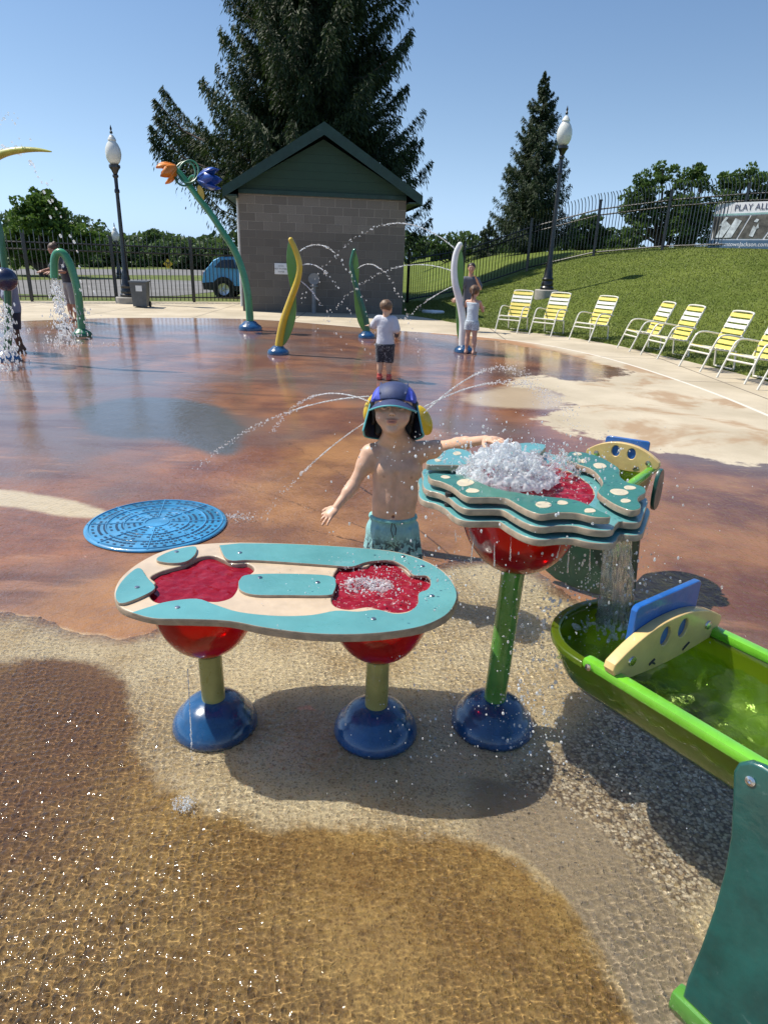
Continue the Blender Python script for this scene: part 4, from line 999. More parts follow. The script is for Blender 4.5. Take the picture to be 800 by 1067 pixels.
def boy_body(S):
    head_sdf(S, hcen, hh, Rh)
    nb_ = hcen+Rh @ V3(0, .05*hh, -.42*hh); S.cap(nb_+V3(0, 0, .03), V3((shR.x+shL.x)/2, .012, shR.z+.005), .041, .050, k=.03)
    for s in (-1, 1): S.cap(nb_+V3(s*.015, .02, -.005), V3((shR.x+shL.x)/2+s*.085, .012, (shR.z+shL.z)/2+.004), .022, .024, k=.03)
    cx = (shR.x+shL.x)/2; zsh = (shR.z+shL.z)/2
    # rib cage, shoulders, belly, pelvis
    S.cap((shR.x+.03, .008, shR.z-.004), (shL.x-.03, .008, shL.z-.004), .034, .034, k=.03)
    S.ell((cx, .0, zsh-.070), (.106, .066, .09), None, k=.04)
    S.ell((cx-.003, -.002, zsh-.15), (.100, .066, .10), None, k=.05)
    S.ell((cx-.010, -.010, zsh-.24), (.096, .068, .09), None, k=.05)
    S.ell((cx-.012, .0, zsh-.33), (.098, .068, .075), None, k=.05)
    for s in (-1, 1):
        S.ell((cx+s*.044, -.045, zsh-.068), (.042, .020, .034), None, k=.03)     # chest
        S.cap((cx+s*.012, -.034, zsh+.004), (cx+s*.085, -.020, zsh+.016), .008, .007, k=.016)   # collar bones
        for j in range(3): S.cap((cx+s*.028, -.064+.002*j, zsh-.125-.024*j), (cx+s*.078, -.038, zsh-.135-.022*j), .0035, .003, k=.016)  # ribs
    S.ell((cx-.012, -.078, zsh-.268), (.006, .014, .008), None, k=.006, sub=True)   # navel
    S.cap((cx-.004, -.075, zsh-.08), (cx-.010, -.082, zsh-.23), .003, .003, k=.02, sub=True)  # midline
    # arms
    S.cap(shR, shR+(elR-shR)*.3, .039, .033, k=.03); S.cap(shR, elR, .032, .0255, k=.03); S.cap(elR, elR+(wrR-elR)*.3, .0255, .0265, k=.012); S.cap(elR, wrR, .0255, .0165, k=.012)
    S.cap(shL, shL+(elL-shL)*.3, .039, .033, k=.03); S.cap(shL, elL, .032, .0255, k=.03); S.cap(elL, elL+(wrL-elL)*.3, .0255, .0265, k=.012); S.cap(elL, wrL, .0255, .0165, k=.012)
    dR = (wrR-elR).normalized(); hand_caps(S, wrR, dR+V3(-.25, -.15, .0), V3(-.35, -.5, .8), 1.02, 1, .12, .42)
    dL = (wrL-elL).normalized(); hand_caps(S, wrL, dL+V3(0, 0, -.15), V3(0, -.2, 1), 1.02, 1, .3, .25)
    # legs
    for s, fx in ((-1, -.075), (1, .07)):
        hx = cx-.012+s*.047
        S.cap((hx, .0, hipz-.02), (hx+s*.006, -.012, .22), .052, .036, k=.02); S.cap((hx+s*.006, -.012, .22), (hx+s*.008, .004, .045), .034, .022, k=.02)
        S.ell((hx+s*.006, .014, .15), (.030, .030, .055), None, k=.02)
        foot_caps(S, (hx+s*.008, .004, .05), (hx+s*.015, -.09, .003), 1.0)
def boy_tint(P):
    C = np.tile(np.array(SKIN), (len(P), 1)); head_tint(P, C, hcen, hh, Rh, SKIN)
    cx = (shR.x+shL.x)/2; zsh = (shR.z+shL.z)/2
    for s in (-1, 1):
        d = np.sqrt(((P-np.array((cx+s*.057, -.062, zsh-.088)))**2).sum(1)); m_ = np.clip((.0062-d*.55)/.003, 0, 1)[:, None]; C = C*(1-m_*.75)+np.array((.27, .11, .075))*m_*.75
    d = np.sqrt(((P-np.array((cx-.012, -.072, zsh-.268)))**2).sum(1)); m_ = np.clip((.009-d)/.004, 0, 1)[:, None]; C = C*(1-m_*.6)+np.array((.2, .08, .05))*m_*.6
    return C
sdf_part('body', (-.30, -.45, -.01), (.52, .2, 1.12), .0032, boy_body, 'skin', B, boy_tint)
# swim shorts
cxs = (shR.x+shL.x)/2-.012; zwa = (shR.z+shL.z)/2-.285
def shorts(S):
    S.ell((cxs, .0, zwa-.07), (.113, .084, .085), None, k=.03)
    S.ell((cxs, 0, zwa-.01), (.100, .074, .05), None, k=.02)
    for s in (-1, 1):
        S.cap((cxs+s*.05, 0, zwa-.08), (cxs+s*.072, -.01, .15), .066, .076, k=.02)
        for j in range(5):
            a = -1.9+j*.75; S.cap((cxs+s*.055+math.cos(a)*.055, math.sin(a)*.07, zwa-.05), (cxs+s*.075+math.cos(a)*.07, -.008+math.sin(a)*.078, .19), .007, .009, k=.014)
    S.plane((0, 0, zwa+.004), (0, .06, 1)); S.plane((0, 0, .205), (0, 0, -1))
shorts_o = sdf_part('swim_shorts', (-.2, -.14, .1), (.22, .14, zwa+.05), .004, shorts, 'shorts_cloth', B)
mb = MB(); 
ring = [(cxs+math.cos(a)*.098, math.sin(a)*.071-.002, zwa-.008) for a in [2*math.pi*k/40 for k in range(40)]]
mb.tube(ring, .011, 10, closed=True); mb.build('waistband', pm('waistband_cloth', (.20, .50, .49), .6, .15, 60, 220, .002), shorts_o)
mb = MB(); mb.tube([(cxs-.004, -.082, zwa-.01), (cxs-.008, -.088, zwa-.04), (cxs+.004, -.092, zwa-.075)], .0022, 6); mb.tube([(cxs+.004, -.088, zwa-.01), (cxs+.014, -.095, zwa-.03), (cxs+.012, -.096, zwa-.06)], .0022, 6); mb.build('drawstring', 'dark', shorts_o)
# cap
def HP(x, y, z): return hcen+Rh @ Vector((x*hh, y*hh, z*hh))
def cap_s(S):
    S.ell(HP(0, .05, .145), (.43*hh, .50*hh, .375*hh), Rh, k=.01)
    for a_ in (-.24, .24): S.cap(HP(a_, -.36, .26), HP(a_*1.05, .0, .49), .003, .003, k=.006)
    for q_ in range(9): S.cap(HP(-.36+.09*q_, -.30+.05*math.sin(q_*2.), .14), HP(-.30+.08*q_, -.20, .32+.03*math.sin(q_*3)), .004, .002, k=.014)
    n_ = Rh @ Vector((0, -.10, -1)); p_ = HP(0, 0, .10); S.plane(p_, n_)
def cap_t(P):
    L = (P-np.array(hcen)) @ np.array(Rh)/hh
    C = np.tile(np.array((.038, .055, .14)), (len(P), 1)); side = (np.abs(L[:, 0]) > .24+.18*(L[:, 2]-.2))
    C[side] = (.06, .09, .52); return C
ro = sdf_part('cap', (-.2, -.2, .8), (.25, .2, 1.2), .003, cap_s, 'cap_cloth', B, cap_t)
# brim: curved shell
mb = MB(); Vv = []; Ff = []; na, nr_ = 28, 6
for top in (0, 1):
    for i in range(na+1):
        a = math.pi*(-.5+1.0*i/na)*.94
        for j in range(nr_+1):
            t = j/nr_; sx_ = math.sin(a)
            x = sx_*(.415+.03*t); y = -math.cos(a)*(.43)+.03 - t*.34*math.cos(a)**.8; z = .135-.13*t*math.cos(a)-.15*(sx_**2)-.02*t
            Vv.append(HP(x, y, z+(.028 if top else 0)))
nn_ = (na+1)*(nr_+1)
for i in range(na):
    for j in range(nr_):
        a_ = i*(nr_+1)+j; Ff.append((a_, a_+1, a_+nr_+2, a_+nr_+1)); Ff.append((a_+nn_, a_+nn_+nr_+1, a_+nn_+nr_+2, a_+nn_+1))
mb.add(Vv, Ff); mb.build('brim', pm('brim_cloth', (.035, .05, .13), .6, .15, 40, 300, .0005), ro)
rim = [(Vv[i*(nr_+1)+nr_]+Vv[nn_+i*(nr_+1)+nr_])*.5 for i in range(na+1)]
mb = MB(); mb.tube(rim, .0034, 8); mb.build('brim_trim', 'teal_trim', ro)
# neck flap
mb = MB(); Vv = []; Ff = []; na, nr_ = 40, 12; rng_ = random.Random(4)
for i in range(na+1):
    a = R(-8)+(R(196))*i/na
    for j in range(nr_+1):
        t = j/nr_; fo = .022*math.sin(a*7+1.2)*t
        ed = abs(i/na-.5)*2; ln_ = (.66-.12*ed**4)
        r_ = .43+.10*t+fo+.03*t*ed; x = math.cos(a)*r_; y = math.sin(a)*(r_+.06)+.03-.16*t*ed**4; Vv.append(HP(x, y, .12-ln_*t))
for i in range(na):
    for j in range(nr_): a_ = i*(nr_+1)+j; Ff.append((a_, a_+1, a_+nr_+2, a_+nr_+1))
mb.add(Vv, Ff); fo_ = mb.build('neck_flap', pm('flap_cloth', (.018, .026, .055), .6, .2, 40, 300, .0005), ro); md = fo_.modifiers.new('thickness', 'SOLIDIFY'); md.thickness = .003
eg = [Vv[j] for j in range(nr_+1)] + [Vv[i*(nr_+1)+nr_] for i in range(1, na+1)] + [Vv[na*(nr_+1)+j] for j in range(nr_-1, -1, -1)]
mb = MB(); mb.tube(eg, .004, 8); mb.build('flap_trim', 'teal_trim', ro)
# dark wet hair showing beside the face
def hair(S):
    S.ell(HP(0, .09, .10), (.40*hh, .43*hh, .40*hh), Rh, k=.01)
    for i in range(16):
        s = -1 if i % 2 else 1; a = (i//2)/8.; S.cap(HP(s*(.375), -.03+.1*a, .1), HP(s*(.36+.03*math.sin(i*3)), -.02+.16*a, -.20-.08*math.sin(i*5.)), .016, .006, k=.006)
    for i in range(14): S.cap(HP(-.33+.05*i, .34, .0), HP(-.34+.052*i, .36, -.42+.03*math.sin(i*4)), .02, .008, k=.01)
sdf_part('hair', (-.2, -.25, .7), (.25, .22, 1.2), .0035, hair, pm('dark_hair', (.018, .012, .009), .45, .3, 60, 250, .002), B)

# ---- simple function for the more distant people
def far_person(name, loc, rz, H, pose, label, skin=SKIN, hairc=(.10, .055, .03), clothes=(), hair_kind='short', vox=.009, child=True, head_pitch=0., head_yaw=0., hairn='hair'):
    """pose: dict of joints in metres relative to the feet, person facing -Y"""
    o = empty(name, loc, label, 'person', None, rz)
    J = {k: Vector(v) for k, v in pose.items() if k not in ('hh', 'girth')}
    hh = pose['hh'][0]; Rm = Matrix.Rotation(R(head_yaw), 3, 'Z') @ Matrix.Rotation(R(head_pitch), 3, 'X')
    g = pose.get('girth', (1,))[0]; s = H/1.05
    def body(S, ex=0., only=None):
        if only is None or 'head' in only:
            head_sdf(S, J['head'], hh, Rm); S.cap(J['head']+Vector((0, .02, -.35*hh)), (J['shR']+J['shL'])*.5, .036*s*g, .044*s*g, k=.02)
        if only is None or 'torso' in only:
            sh = (J['shR']+J['shL'])*.5; w_ = (J['shR']-J['shL']).length/2; ax_ = (J['shL']-J['shR']).normalized(); th = math.atan2(ax_.y, ax_.x); rot = Matrix.Rotation(th, 3, 'Z')
            S.cap(J['shR']+(J['shL']-J['shR'])*.15, J['shL']+(J['shR']-J['shL'])*.15, .036*s*g+ex, k=.03)
            for t, rw, rd_ in ((.22, .86, .56), (.5, .80, .54), (.78, .80, .56), (1.0, .88, .60)):
                c_ = sh.lerp(J['pel'], t); S.ell(c_, (w_*rw*g+ex, w_*rd_*g+ex, .085*s+ex), rot, k=.05*s)
        for sd_ in 'RL':
            if only is None or 'arm' in only or 'sleeve' in only:
                a, b, c_ = J['sh'+sd_], J['el'+sd_], J['wr'+sd_]
                if only and 'arm' not in only: b2 = a.lerp(b, .75); S.cap(a, b2, .036*s*g+ex, .036*s*g+ex, k=.02)
                else: S.cap(a, b, .034*s*g+ex, .025*s*g+ex, k=.02); S.cap(b, c_, .026*s*g+ex, .017*s*g+ex, k=.015)
            if only is None:
                d_ = (c_-b).normalized(); hand_caps(S, c_, d_, Vector((0, -.3, 1)) if abs(d_.z) < .8 else Vector((1 if sd_ == 'L' else -1, 0, 0)), s*.98, 1 if sd_ == 'R' else -1, .25, .2)
            a, b, c_ = J['hip'+sd_], J['kn'+sd_], J['an'+sd_]
            if only is None or 'leg' in only: S.cap(a, b, .056*s*g+ex, .036*s*g+ex, k=.02)
            if only is None: S.cap(b, c_, .036*s*g, .022*s*g, k=.02); S.cap(b.lerp(c_, .1), b.lerp(c_, .5), .036*s*g, .034*s*g, k=.02); foot_caps(S, c_, J['to'+sd_], s)
            if only and 'hipleg' in only: S.cap(a, a.lerp(b, .35), .06*s*g+ex, .058*s*g+ex, k=.02)
    allp = np.array([v[:] for k, v in J.items() if k not in ('hh', 'girth')]); lo = allp.min(0)-.2*s; hi = allp.max(0)+.22*s; lo[2] = -.01
    def tint(P):
        C = np.tile(np.array(skin, float), (len(P), 1)); head_tint(P, C, J['head'], hh, Rm, skin); return C
    sdf_part('body', lo, hi, vox, body, 'skin_far', o, tint)
    def HP2(x, y, z): return J['head']+Rm @ Vector((x*hh, y*hh, z*hh))
    def hr_(S):
        S.ell(HP2(0, .085, .15), (.415*hh, .46*hh, .40*hh), Rm, k=.01)
        if hair_kind == 'short': S.plane(HP2(0, -.22, .0), Rm @ Vector((0, -1, -.55))); S.plane(HP2(0, 0, -.2), Rm @ Vector((0, .2, -1)))
        else:
            S.plane(HP2(0, -.22, .0), Rm @ Vector((0, -1, -.55)))
            if hair_kind == 'pony': S.cap(HP2(0, .5, .22), HP2(.0, .60, -.15), .07*hh*2, .05*hh*2, k=.02); S.cap(HP2(0, .60, -.15), HP2(.0, .56, -.75), .1*hh, .03*hh, k=.02)
            if hair_kind == 'bun': S.ell(HP2(0, .45, .38), (.16*hh, .16*hh, .16*hh), Rm, k=.01)
        for i in range(40):
            a = rnd.uniform(0, 6.28); e = rnd.uniform(.15, 1.4); q = Vector((math.cos(a)*math.cos(e)*.41, .085+math.sin(a)*math.cos(e)*.45, .15+math.sin(e)*.39))
            if q.y < -.2 and q.z < .25: continue
            S.cap(HP2(*q), HP2(q.x*1.03, q.y*1.03+.03, q.z-.12), .02*hh, .01*hh, k=.01)
    if hair_kind: sdf_part(hairn, np.array(J['head'])-.32*s-.1, np.array(J['head'])+.32*s, max(.006, vox*.8), hr_, pm('hair_of_'+name, hairc, .5, .25, 30, 120, .003), o)
    for (cn, only, ex, cut_lo, cut_hi, mat_) in clothes:
        def cl(S):
            body(S, ex, only)
            if cut_lo is not None: S.plane((0, 0, cut_lo), (0, 0, -1))
            if cut_hi is not None: S.plane((0, 0, cut_hi), (0, 0, 1))
        sdf_part(cn, lo, hi, vox, cl, mat_, o)
    return o, J
def stand(H, hh, **kw):
    s = H/1.05
    J = dict(hh=(hh, 0, 0), head=(0, -.01*s, H-hh*.5), shR=(-.105*s, 0, .80*s), shL=(.105*s, 0, .80*s), elR=(-.15*s, .01, .63*s), elL=(.15*s, .01, .63*s), wrR=(-.16*s, -.03*s, .48*s), wrL=(.16*s, -.03*s, .48*s),
             pel=(0, 0, .48*s), hipR=(-.05*s, 0, .46*s), hipL=(.05*s, 0, .46*s), knR=(-.06*s, -.01, .25*s), knL=(.06*s, -.01, .25*s), anR=(-.065*s, .0, .05*s), anL=(.065*s, 0, .05*s), toR=(-.07*s, -.1*s, .002), toL=(.07*s, -.1*s, .002))
    J.update(kw); return J
M['c_white'] = cloth_pattern('white_shirt_cloth', (.62, .63, .70), (.5, .5, .55), 12, .7)
M['c_navypat'] = cloth_pattern('navy_leaf_cloth', (.012, .016, .03), (.35, .36, .38), 45, .6)
M['c_navy'] = cloth_pattern('navy_cloth', (.012, .018, .04), (.02, .02, .04), 12, .7)
M['c_bluewhite'] = cloth_pattern('light_blue_cloth', (.55, .64, .72), (.45, .55, .65), 12, .7)
M['c_dotted'] = cloth_pattern('dotted_cloth', (.55, .62, .68), (.06, .10, .12), 55, .58)
M['c_grey'] = cloth_pattern('grey_cloth', (.10, .11, .14), (.06, .06, .08), 12, .7)
M['c_greyblue'] = cloth_pattern('grey_blue_cloth', (.25, .28, .38), (.2, .22, .3), 12, .7)
M['c_greypants'] = cloth_pattern('grey_trouser_cloth', (.28, .27, .27), (.2, .2, .2), 14, .6)
M['c_red'] = pm('red_shoe', (.62, .10, .08), .5, .1, 20, 100, .0005)
# boy with white shirt seen from behind
k1 = gp(400, 396); s1 = 1.0
o_, J_ = far_person('person', (k1.x, k1.y, 0), R(172), 1.0, stand(1.0, .19, elL=(.18, -.10, .66), wrL=(.24, -.22, .66), elR=(-.15, .02, .62), wrR=(-.13, -.10, .53), girth=(1.12,)),
    'toddler boy seen from behind in white shirt, dark patterned shorts and red shoes', hairc=(.17, .10, .055), head_pitch=8, head_yaw=-10,
    clothes=(('shirt', ('torso', 'sleeve'), .016, .43, .86, 'c_white'), ('shorts', ('leg', 'torso'), .022, .23, .47, 'c_navypat')))
def sleeve(o, a, b, r, mat_, nm='sleeve'):
    mb = MB(); mb.tube([a, a.lerp(b, .5), b], [r, r*.95, r*.8], 14); mb.build(nm, mat_, o)
sleeve(o_, J_['shL'].lerp(J_['elL'], .55), J_['elL'], .037, 'c_navy'); sleeve(o_, J_['elL'], J_['elL'].lerp(J_['wrL'], .8), .034, 'c_navy'); sleeve(o_, J_['shR'].lerp(J_['elR'], .6), J_['elR'], .037, 'c_navy'); sleeve(o_, J_['elR'], J_['elR'].lerp(J_['wrR'], .6), .034, 'c_navy')
for sd_ in 'RL':
    mb = MB(); a = J_['an'+sd_]; mb.box((a.x, -.03, .03), (.062, .15, .05), bev=.02); mb.tube([(a.x, .0, .04), (a.x, 0, .085)], .031, 14); mb.build('shoe', 'c_red', o_)
# girl holding the white stem
k2 = gp(489, 369)
far_person('person', (k2.x, k2.y, 0), R(150), 1.12, stand(1.12, .20, elR=(-.15, -.16, .80), wrR=(-.22, -.30, .84), elL=(.16, -.10, .75), wrL=(.13, -.26, .80), knL=(.05, .03, .27), anL=(.06, .10, .06), toL=(.07, .02, .003)) if False else stand(1.12, .20, elL=(.20, -.14, .78), wrL=(.30, -.24, .74), elR=(-.13, -.12, .72), wrR=(-.06, -.26, .76), girth=(.93,)),
    'girl with a ponytail in pale blue top, hands on the white leaf stem', skin=(.58, .34, .25), hairc=(.12, .065, .035), hair_kind='pony', head_yaw=10,
    clothes=(('top', ('torso',), .012, .52, .85, 'c_bluewhite'), ('swim_bottoms', ('torso', 'hipleg'), .018, .40, .56, 'c_dotted')))
# man behind her on the grass edge
k3 = gp(486, 345)
far_person('person', (k3.x, k3.y, 0.0), R(12), 1.45, stand(1.45, .21, elL=(.20, -.12, .93), wrL=(.07, -.20, 1.12), elR=(-.24, -.05, .90), wrR=(-.36, -.14, .72), girth=(.95,)),
    'child in a grey t-shirt with dark short hair standing behind the white leaf stem', skin=(.48, .27, .19), hairc=(.03, .02, .018), head_yaw=-20,
    clothes=(('t_shirt', ('torso', 'sleeve'), .02, .62, 1.18, 'c_grey'), ('shorts', ('leg', 'torso'), .03, .35, .66, 'c_navy')))
# woman leaning behind the green arch
k4 = gp(78, 335)
far_person('person', (k4.x, k4.y, 0.0), R(-35), 1.62, stand(1.62, .225, head=(-.08, -.22, 1.44), shR=(-.17, -.12, 1.25), shL=(.17, -.08, 1.25), elR=(-.22, -.25, 1.05), wrR=(-.16, -.45, 1.02), elL=(.20, -.2, 1.02), wrL=(.08, -.42, 1.0), pel=(0, .02, .78), girth=(.95,)),
    'adult with tied-up hair in dark top and grey trousers leaning forward behind the green arch', skin=(.42, .23, .16), hairc=(.09, .05, .03), hair_kind='bun', head_pitch=25, head_yaw=10,
    clothes=(('top', ('torso', 'sleeve'), .02, .74, 1.32, 'c_navy'), ('trousers', ('leg', 'torso'), .03, .36, .80, 'c_greypants')))
# child at the left edge
k5 = gp(21, 367)
far_person('person', (k5.x, k5.y, 0.0), R(-60), 1.34, stand(1.34, .20, elL=(.24, -.08, .74), wrL=(.33, -.12, .62), elR=(-.2, -.12, .8), wrR=(-.18, -.25, .75), head=(0, -.09, 1.22), knR=(-.08, -.02, .28), anR=(-.10, .05, .06), toR=(-.12, -.04, .003), girth=(.95,)),
    'child in grey-blue shirt bending beside the dark green post at the left edge', skin=(.11, .055, .035), hairc=(.012, .01, .01), head_pitch=20,
    clothes=(('shirt', ('torso', 'sleeve'), .028, .52, 1.0, 'c_greyblue'), ('shorts', ('leg', 'torso'), .03, .34, .58, 'c_navy')))
# ---------------------------------------------------------------- spray features on the pad
def dome_base(parent, c, r, name='base', mat='blue'):
    mb = MB(); mb.lathe([(r, 0), (r*1.02, .03*r/.15), (r*.9, .06*r/.15), (r*.72, .075*r/.15), (r*.5, .11*r/.15), (r*.3, .12*r/.15), (0, .12*r/.15)], c, 28); return mb.build(name, mat, parent, sharp=50)
def stem_px(px, Y0, ys=None): return [at(x, y, Y0 if ys is None else Y0+ys[i]) for i, (x, y) in enumerate(px)]
def locl(P, o): return [p-o for p in P]
def leaf_panel(px, Y, o, mat, parent, name='leaf_panel', th=.03):
    """flat upright panel from outline; lies in the plane Y"""
    P = [at(x, y, Y)-o for x, y in px]; l = catmull(P, 5, True)
    return plate(name, [(p.x, p.z) for p in l], th/2, th, mat, parent, [], .006, Matrix.Translation((0, P[0].y, 0)) @ Matrix.Rotation(math.pi/2, 4, 'X'))
def leaf_feature(basepx, Y, stem, panels, smat, label, r=.055, taper=.6, extra=None):
    b = gp(*basepx); Yb = b.y
    o = empty('leaf_sprayer', (b.x, b.y, 0), label, 'water feature', 'leaf-shaped spray posts on the pad')
    P = catmull(locl(stem_px(stem, Yb), b), 6); P[0].z = .05
    n_ = len(P); mb = MB(); mb.tube(P, [r*(1-(1-taper)*i/n_) for i in range(n_)], 16); mb.sphere(P[-1], r*taper*1.0, 12, 8); mb.build('stem', smat, o)
    for pl in panels: leaf_panel(pl, Yb+.02, b, 'lime', o)
    dome_base(o, (0, 0, .001), .17)
    return o, b
leaf_feature((290, 369), 0, [(290, 366), (292, 350), (296, 332), (303, 312), (310, 292), (312, 276), (308, 261), (303, 250)],
    [[(291, 362), (299, 356), (306, 340), (309, 322), (307, 303), (302, 314), (296, 332), (292, 348)], [(302, 251), (299, 262), (299, 278), (302, 296), (305, 303), (310, 290), (311, 275), (307, 262)]], 'yellow',
    'tall wavy leaf sprayer with yellow stem and lime green panel', .064)
leaf_feature((382, 352), 0, [(383, 349), (381, 332), (375, 312), (369, 292), (366, 276), (369, 261)],
    [[(382, 348), (374, 338), (370, 322), (369, 304), (371, 298), (378, 318), (382, 335)], [(369, 260), (373, 270), (374, 285), (372, 300), (367, 288), (366, 272)]], 'dkgreen',
    'dark green wavy leaf sprayer left of the toddler in the white shirt', .06)
leaf_feature((483, 367), 0, [(482, 365), (482, 350), (482, 335), (479, 315), (474, 295), (473, 278), (475, 264), (479, 255)],
    [[(480, 358), (476, 348), (475, 330), (475, 315), (479, 318), (482, 335), (482, 350)], [(478, 255), (482, 266), (483, 282), (482, 300), (480, 312), (475, 300), (473, 280), (475, 264)]], 'white',
    'white stemmed leaf sprayer with green panel that the ponytailed girl holds', .075)
# arching stem flower
b = gp(261, 344); o = empty('flower_sprayer', (b.x, b.y, 0), 'tall arching green stem with an orange and a blue blossom near the building', 'water feature')
P = catmull(locl(stem_px([(261, 340), (260, 325), (258, 305), (253, 283), (245, 262), (233, 243), (219, 222), (205, 204), (195, 190), (187, 180), (181, 175)], b.y), b), 5)
n_ = len(P); mb = MB(); mb.tube(P, [.080-.030*i/n_ for i in range(n_)], 16); mb.sphere(P[-1], .07, 12, 8); mb.build('stem', 'arch_green', o)
M['orange'] = pm('orange_petal', (.75, .22, .01), .4, .12, 4, 40, .0005, coat=.5)
M['petalblue'] = pm('blue_petal', (.01, .08, .40), .4, .12, 4, 40, .0005, coat=.5)
def blossom(tip, axis, L, r, mat, parent, name='blossom'):
    mb = MB(); q = Vector(axis).normalized().to_track_quat('Z', 'Y').to_matrix()
    for k in range(6):
        a = k*math.pi/3; c_ = []; 
        for j in range(6):
            t = j/5; rr = r*(.25+.9*math.sin(t*math.pi*.55)); z = L*t; w_ = r*.62*math.sin(math.pi*min(.98, .12+t*.85))
            for e in (-1, 0, 1): c_.append(q @ Vector((math.cos(a)*(rr+(.05*r if e == 0 else 0))-math.sin(a)*e*w_, math.sin(a)*(rr+(.05*r if e == 0 else 0))+math.cos(a)*e*w_, z))+Vector(tip))
        F_ = [(j*3+e, j*3+e+1, j*3+e+4, j*3+e+3) for j in range(5) for e in (0, 1)]
        mb.add(c_, F_)
    ob = mb.build(name, mat, parent); md = ob.modifiers.new('thickness', 'SOLIDIFY'); md.thickness = .02; return ob
t_ = at(184, 174, b.y)-b; blossom(t_, (-.75, -.3, -.45), .34, .16, 'orange', o)
t_ = at(206, 187, b.y)-b; blossom(t_, (1, -.2, .05), .42, .17, 'petalblue', o)
mb = MB(); mb.tube(catmull([at(196, 190, b.y)-b, at(200, 184, b.y)-b, at(206, 187, b.y)-b], 5), .03, 8); mb.build('twig', 'arch_green', o)
mb = MB()
for cx_, cy_, rr in ((193, 181, .20), (197, 179, .19)):
    c_ = at(cx_, cy_, b.y)-b; mb.tube([(c_.x+math.cos(a)*rr, c_.y+.12*math.sin(a), c_.z+math.sin(a)*rr*1.1) for a in [2*math.pi*k/28 for k in range(28)]], .018, 8, closed=True)
mb.build('tendril', 'dkgreen', o)
leaf_panel([(207, 193), (211, 196), (213, 203), (212, 210), (209, 205), (206, 199)], b.y, b, 'yellow', o, 'small_leaf', .03)
dome_base(o, (0, 0, .001), .24)
# green cane arch
b = gp(86, 350); o = empty('arch_sprayer', (b.x, b.y, 0), 'green hooked arch pipe pouring water on the left of the pad', 'water feature')
P = catmull(locl(stem_px([(86, 347), (84, 325), (81, 303), (77, 287), (72, 273), (66, 264), (60, 264), (57, 272), (57, 290)], b.y, [0, 0, 0, 0, 0, 0, 0, 0, 0]), b), 6)
mb = MB(); mb.tube(P, .066, 16); mb.build('pipe', 'arch_green', o); dome_base(o, (0, 0, .001), .17, mat='dkgreen')
b2 = gp(66, 343); o = empty('ground_jet', (b2.x, b2.y, 0), 'small blue-grey ground nozzle left of the arch foot', 'ground nozzle'); dome_base(o, (0, 0, .001), .13, 'nozzle', 'grey_bin')
# post at the left edge
b = gp(8, 376); o = empty('leaf_arch_sprayer', (b.x, b.y, 0), 'dark green post at the left edge with navy ball and long yellow-green leaf tip overhead', 'water feature')
P = catmull(locl(stem_px([(7, 373), (9, 350), (9, 325), (8, 300), (5, 275), (1, 245), (-6, 215), (-14, 190), (-16, 176)], b.y), b), 6)
mb = MB(); mb.tube(P, [.052-.018*i/len(P) for i in range(len(P))], 16); mb.build('stem', 'dkgreen', o)
P = catmull(locl(stem_px([(-16, 178), (-8, 167), (4, 160), (20, 156.5), (38, 156), (54, 158)], b.y), b), 6)
mb = MB(); mb.tube(P, [.05+.02*math.sin(math.pi*i/len(P))-.045*(i/len(P))**2 for i in range(len(P))], 12, flat=.7); mb.build('leaf_tip', pm('yellow_green_leaf', (.45, .45, .08), .4, .2, 6, 40, .0005, coat=.4), o)
c_ = at(6, 291, b.y-.25)-b; mb = MB(); mb.sphere(c_, .145, 24, 16); mb.build('ball', pm('navy_ball', (.008, .015, .06), .3, .2, 8, 60, .0006, coat=.7, wet=.003), o, sharp=80); dome_base(o, (0, 0, .001), .18)
# yellow petal sprayer behind the boy
b = gp(412, 560); b.y = 3.35; b.x = at(412, 430, 3.35).x; o = empty('petal_sprayer', (b.x, b.y, 0), 'yellow rounded petal sprayer mostly hidden behind the boy in the cap', 'water feature')
for px_, py_, a in ((389, 425, .35), (440, 438, -.45)):
    c_ = at(px_, py_, b.y)-b; mb = MB(); mb.sphere((0, 0, 0), .062, 20, 12, sc3=(.75, .55, 1.35)); rt = Matrix.Rotation(a, 3, 'Y'); mb.v = [tuple(rt @ Vector(v)+c_) for v in mb.v]; mb.build('petal', 'yellow', o, sharp=80)
mb = MB(); mb.tube([(0, 0, .05), (0, 0, at(412, 445, b.y).z)], .04, 16); mb.build('post', 'yellow', o)
mb = MB(); mb.tube([at(389, 432, b.y)-b, at(412, 445, b.y)-b, at(440, 440, b.y)-b], .035, 12); mb.build('arm', 'yellow', o); dome_base(o, (0, 0, .001), .13)

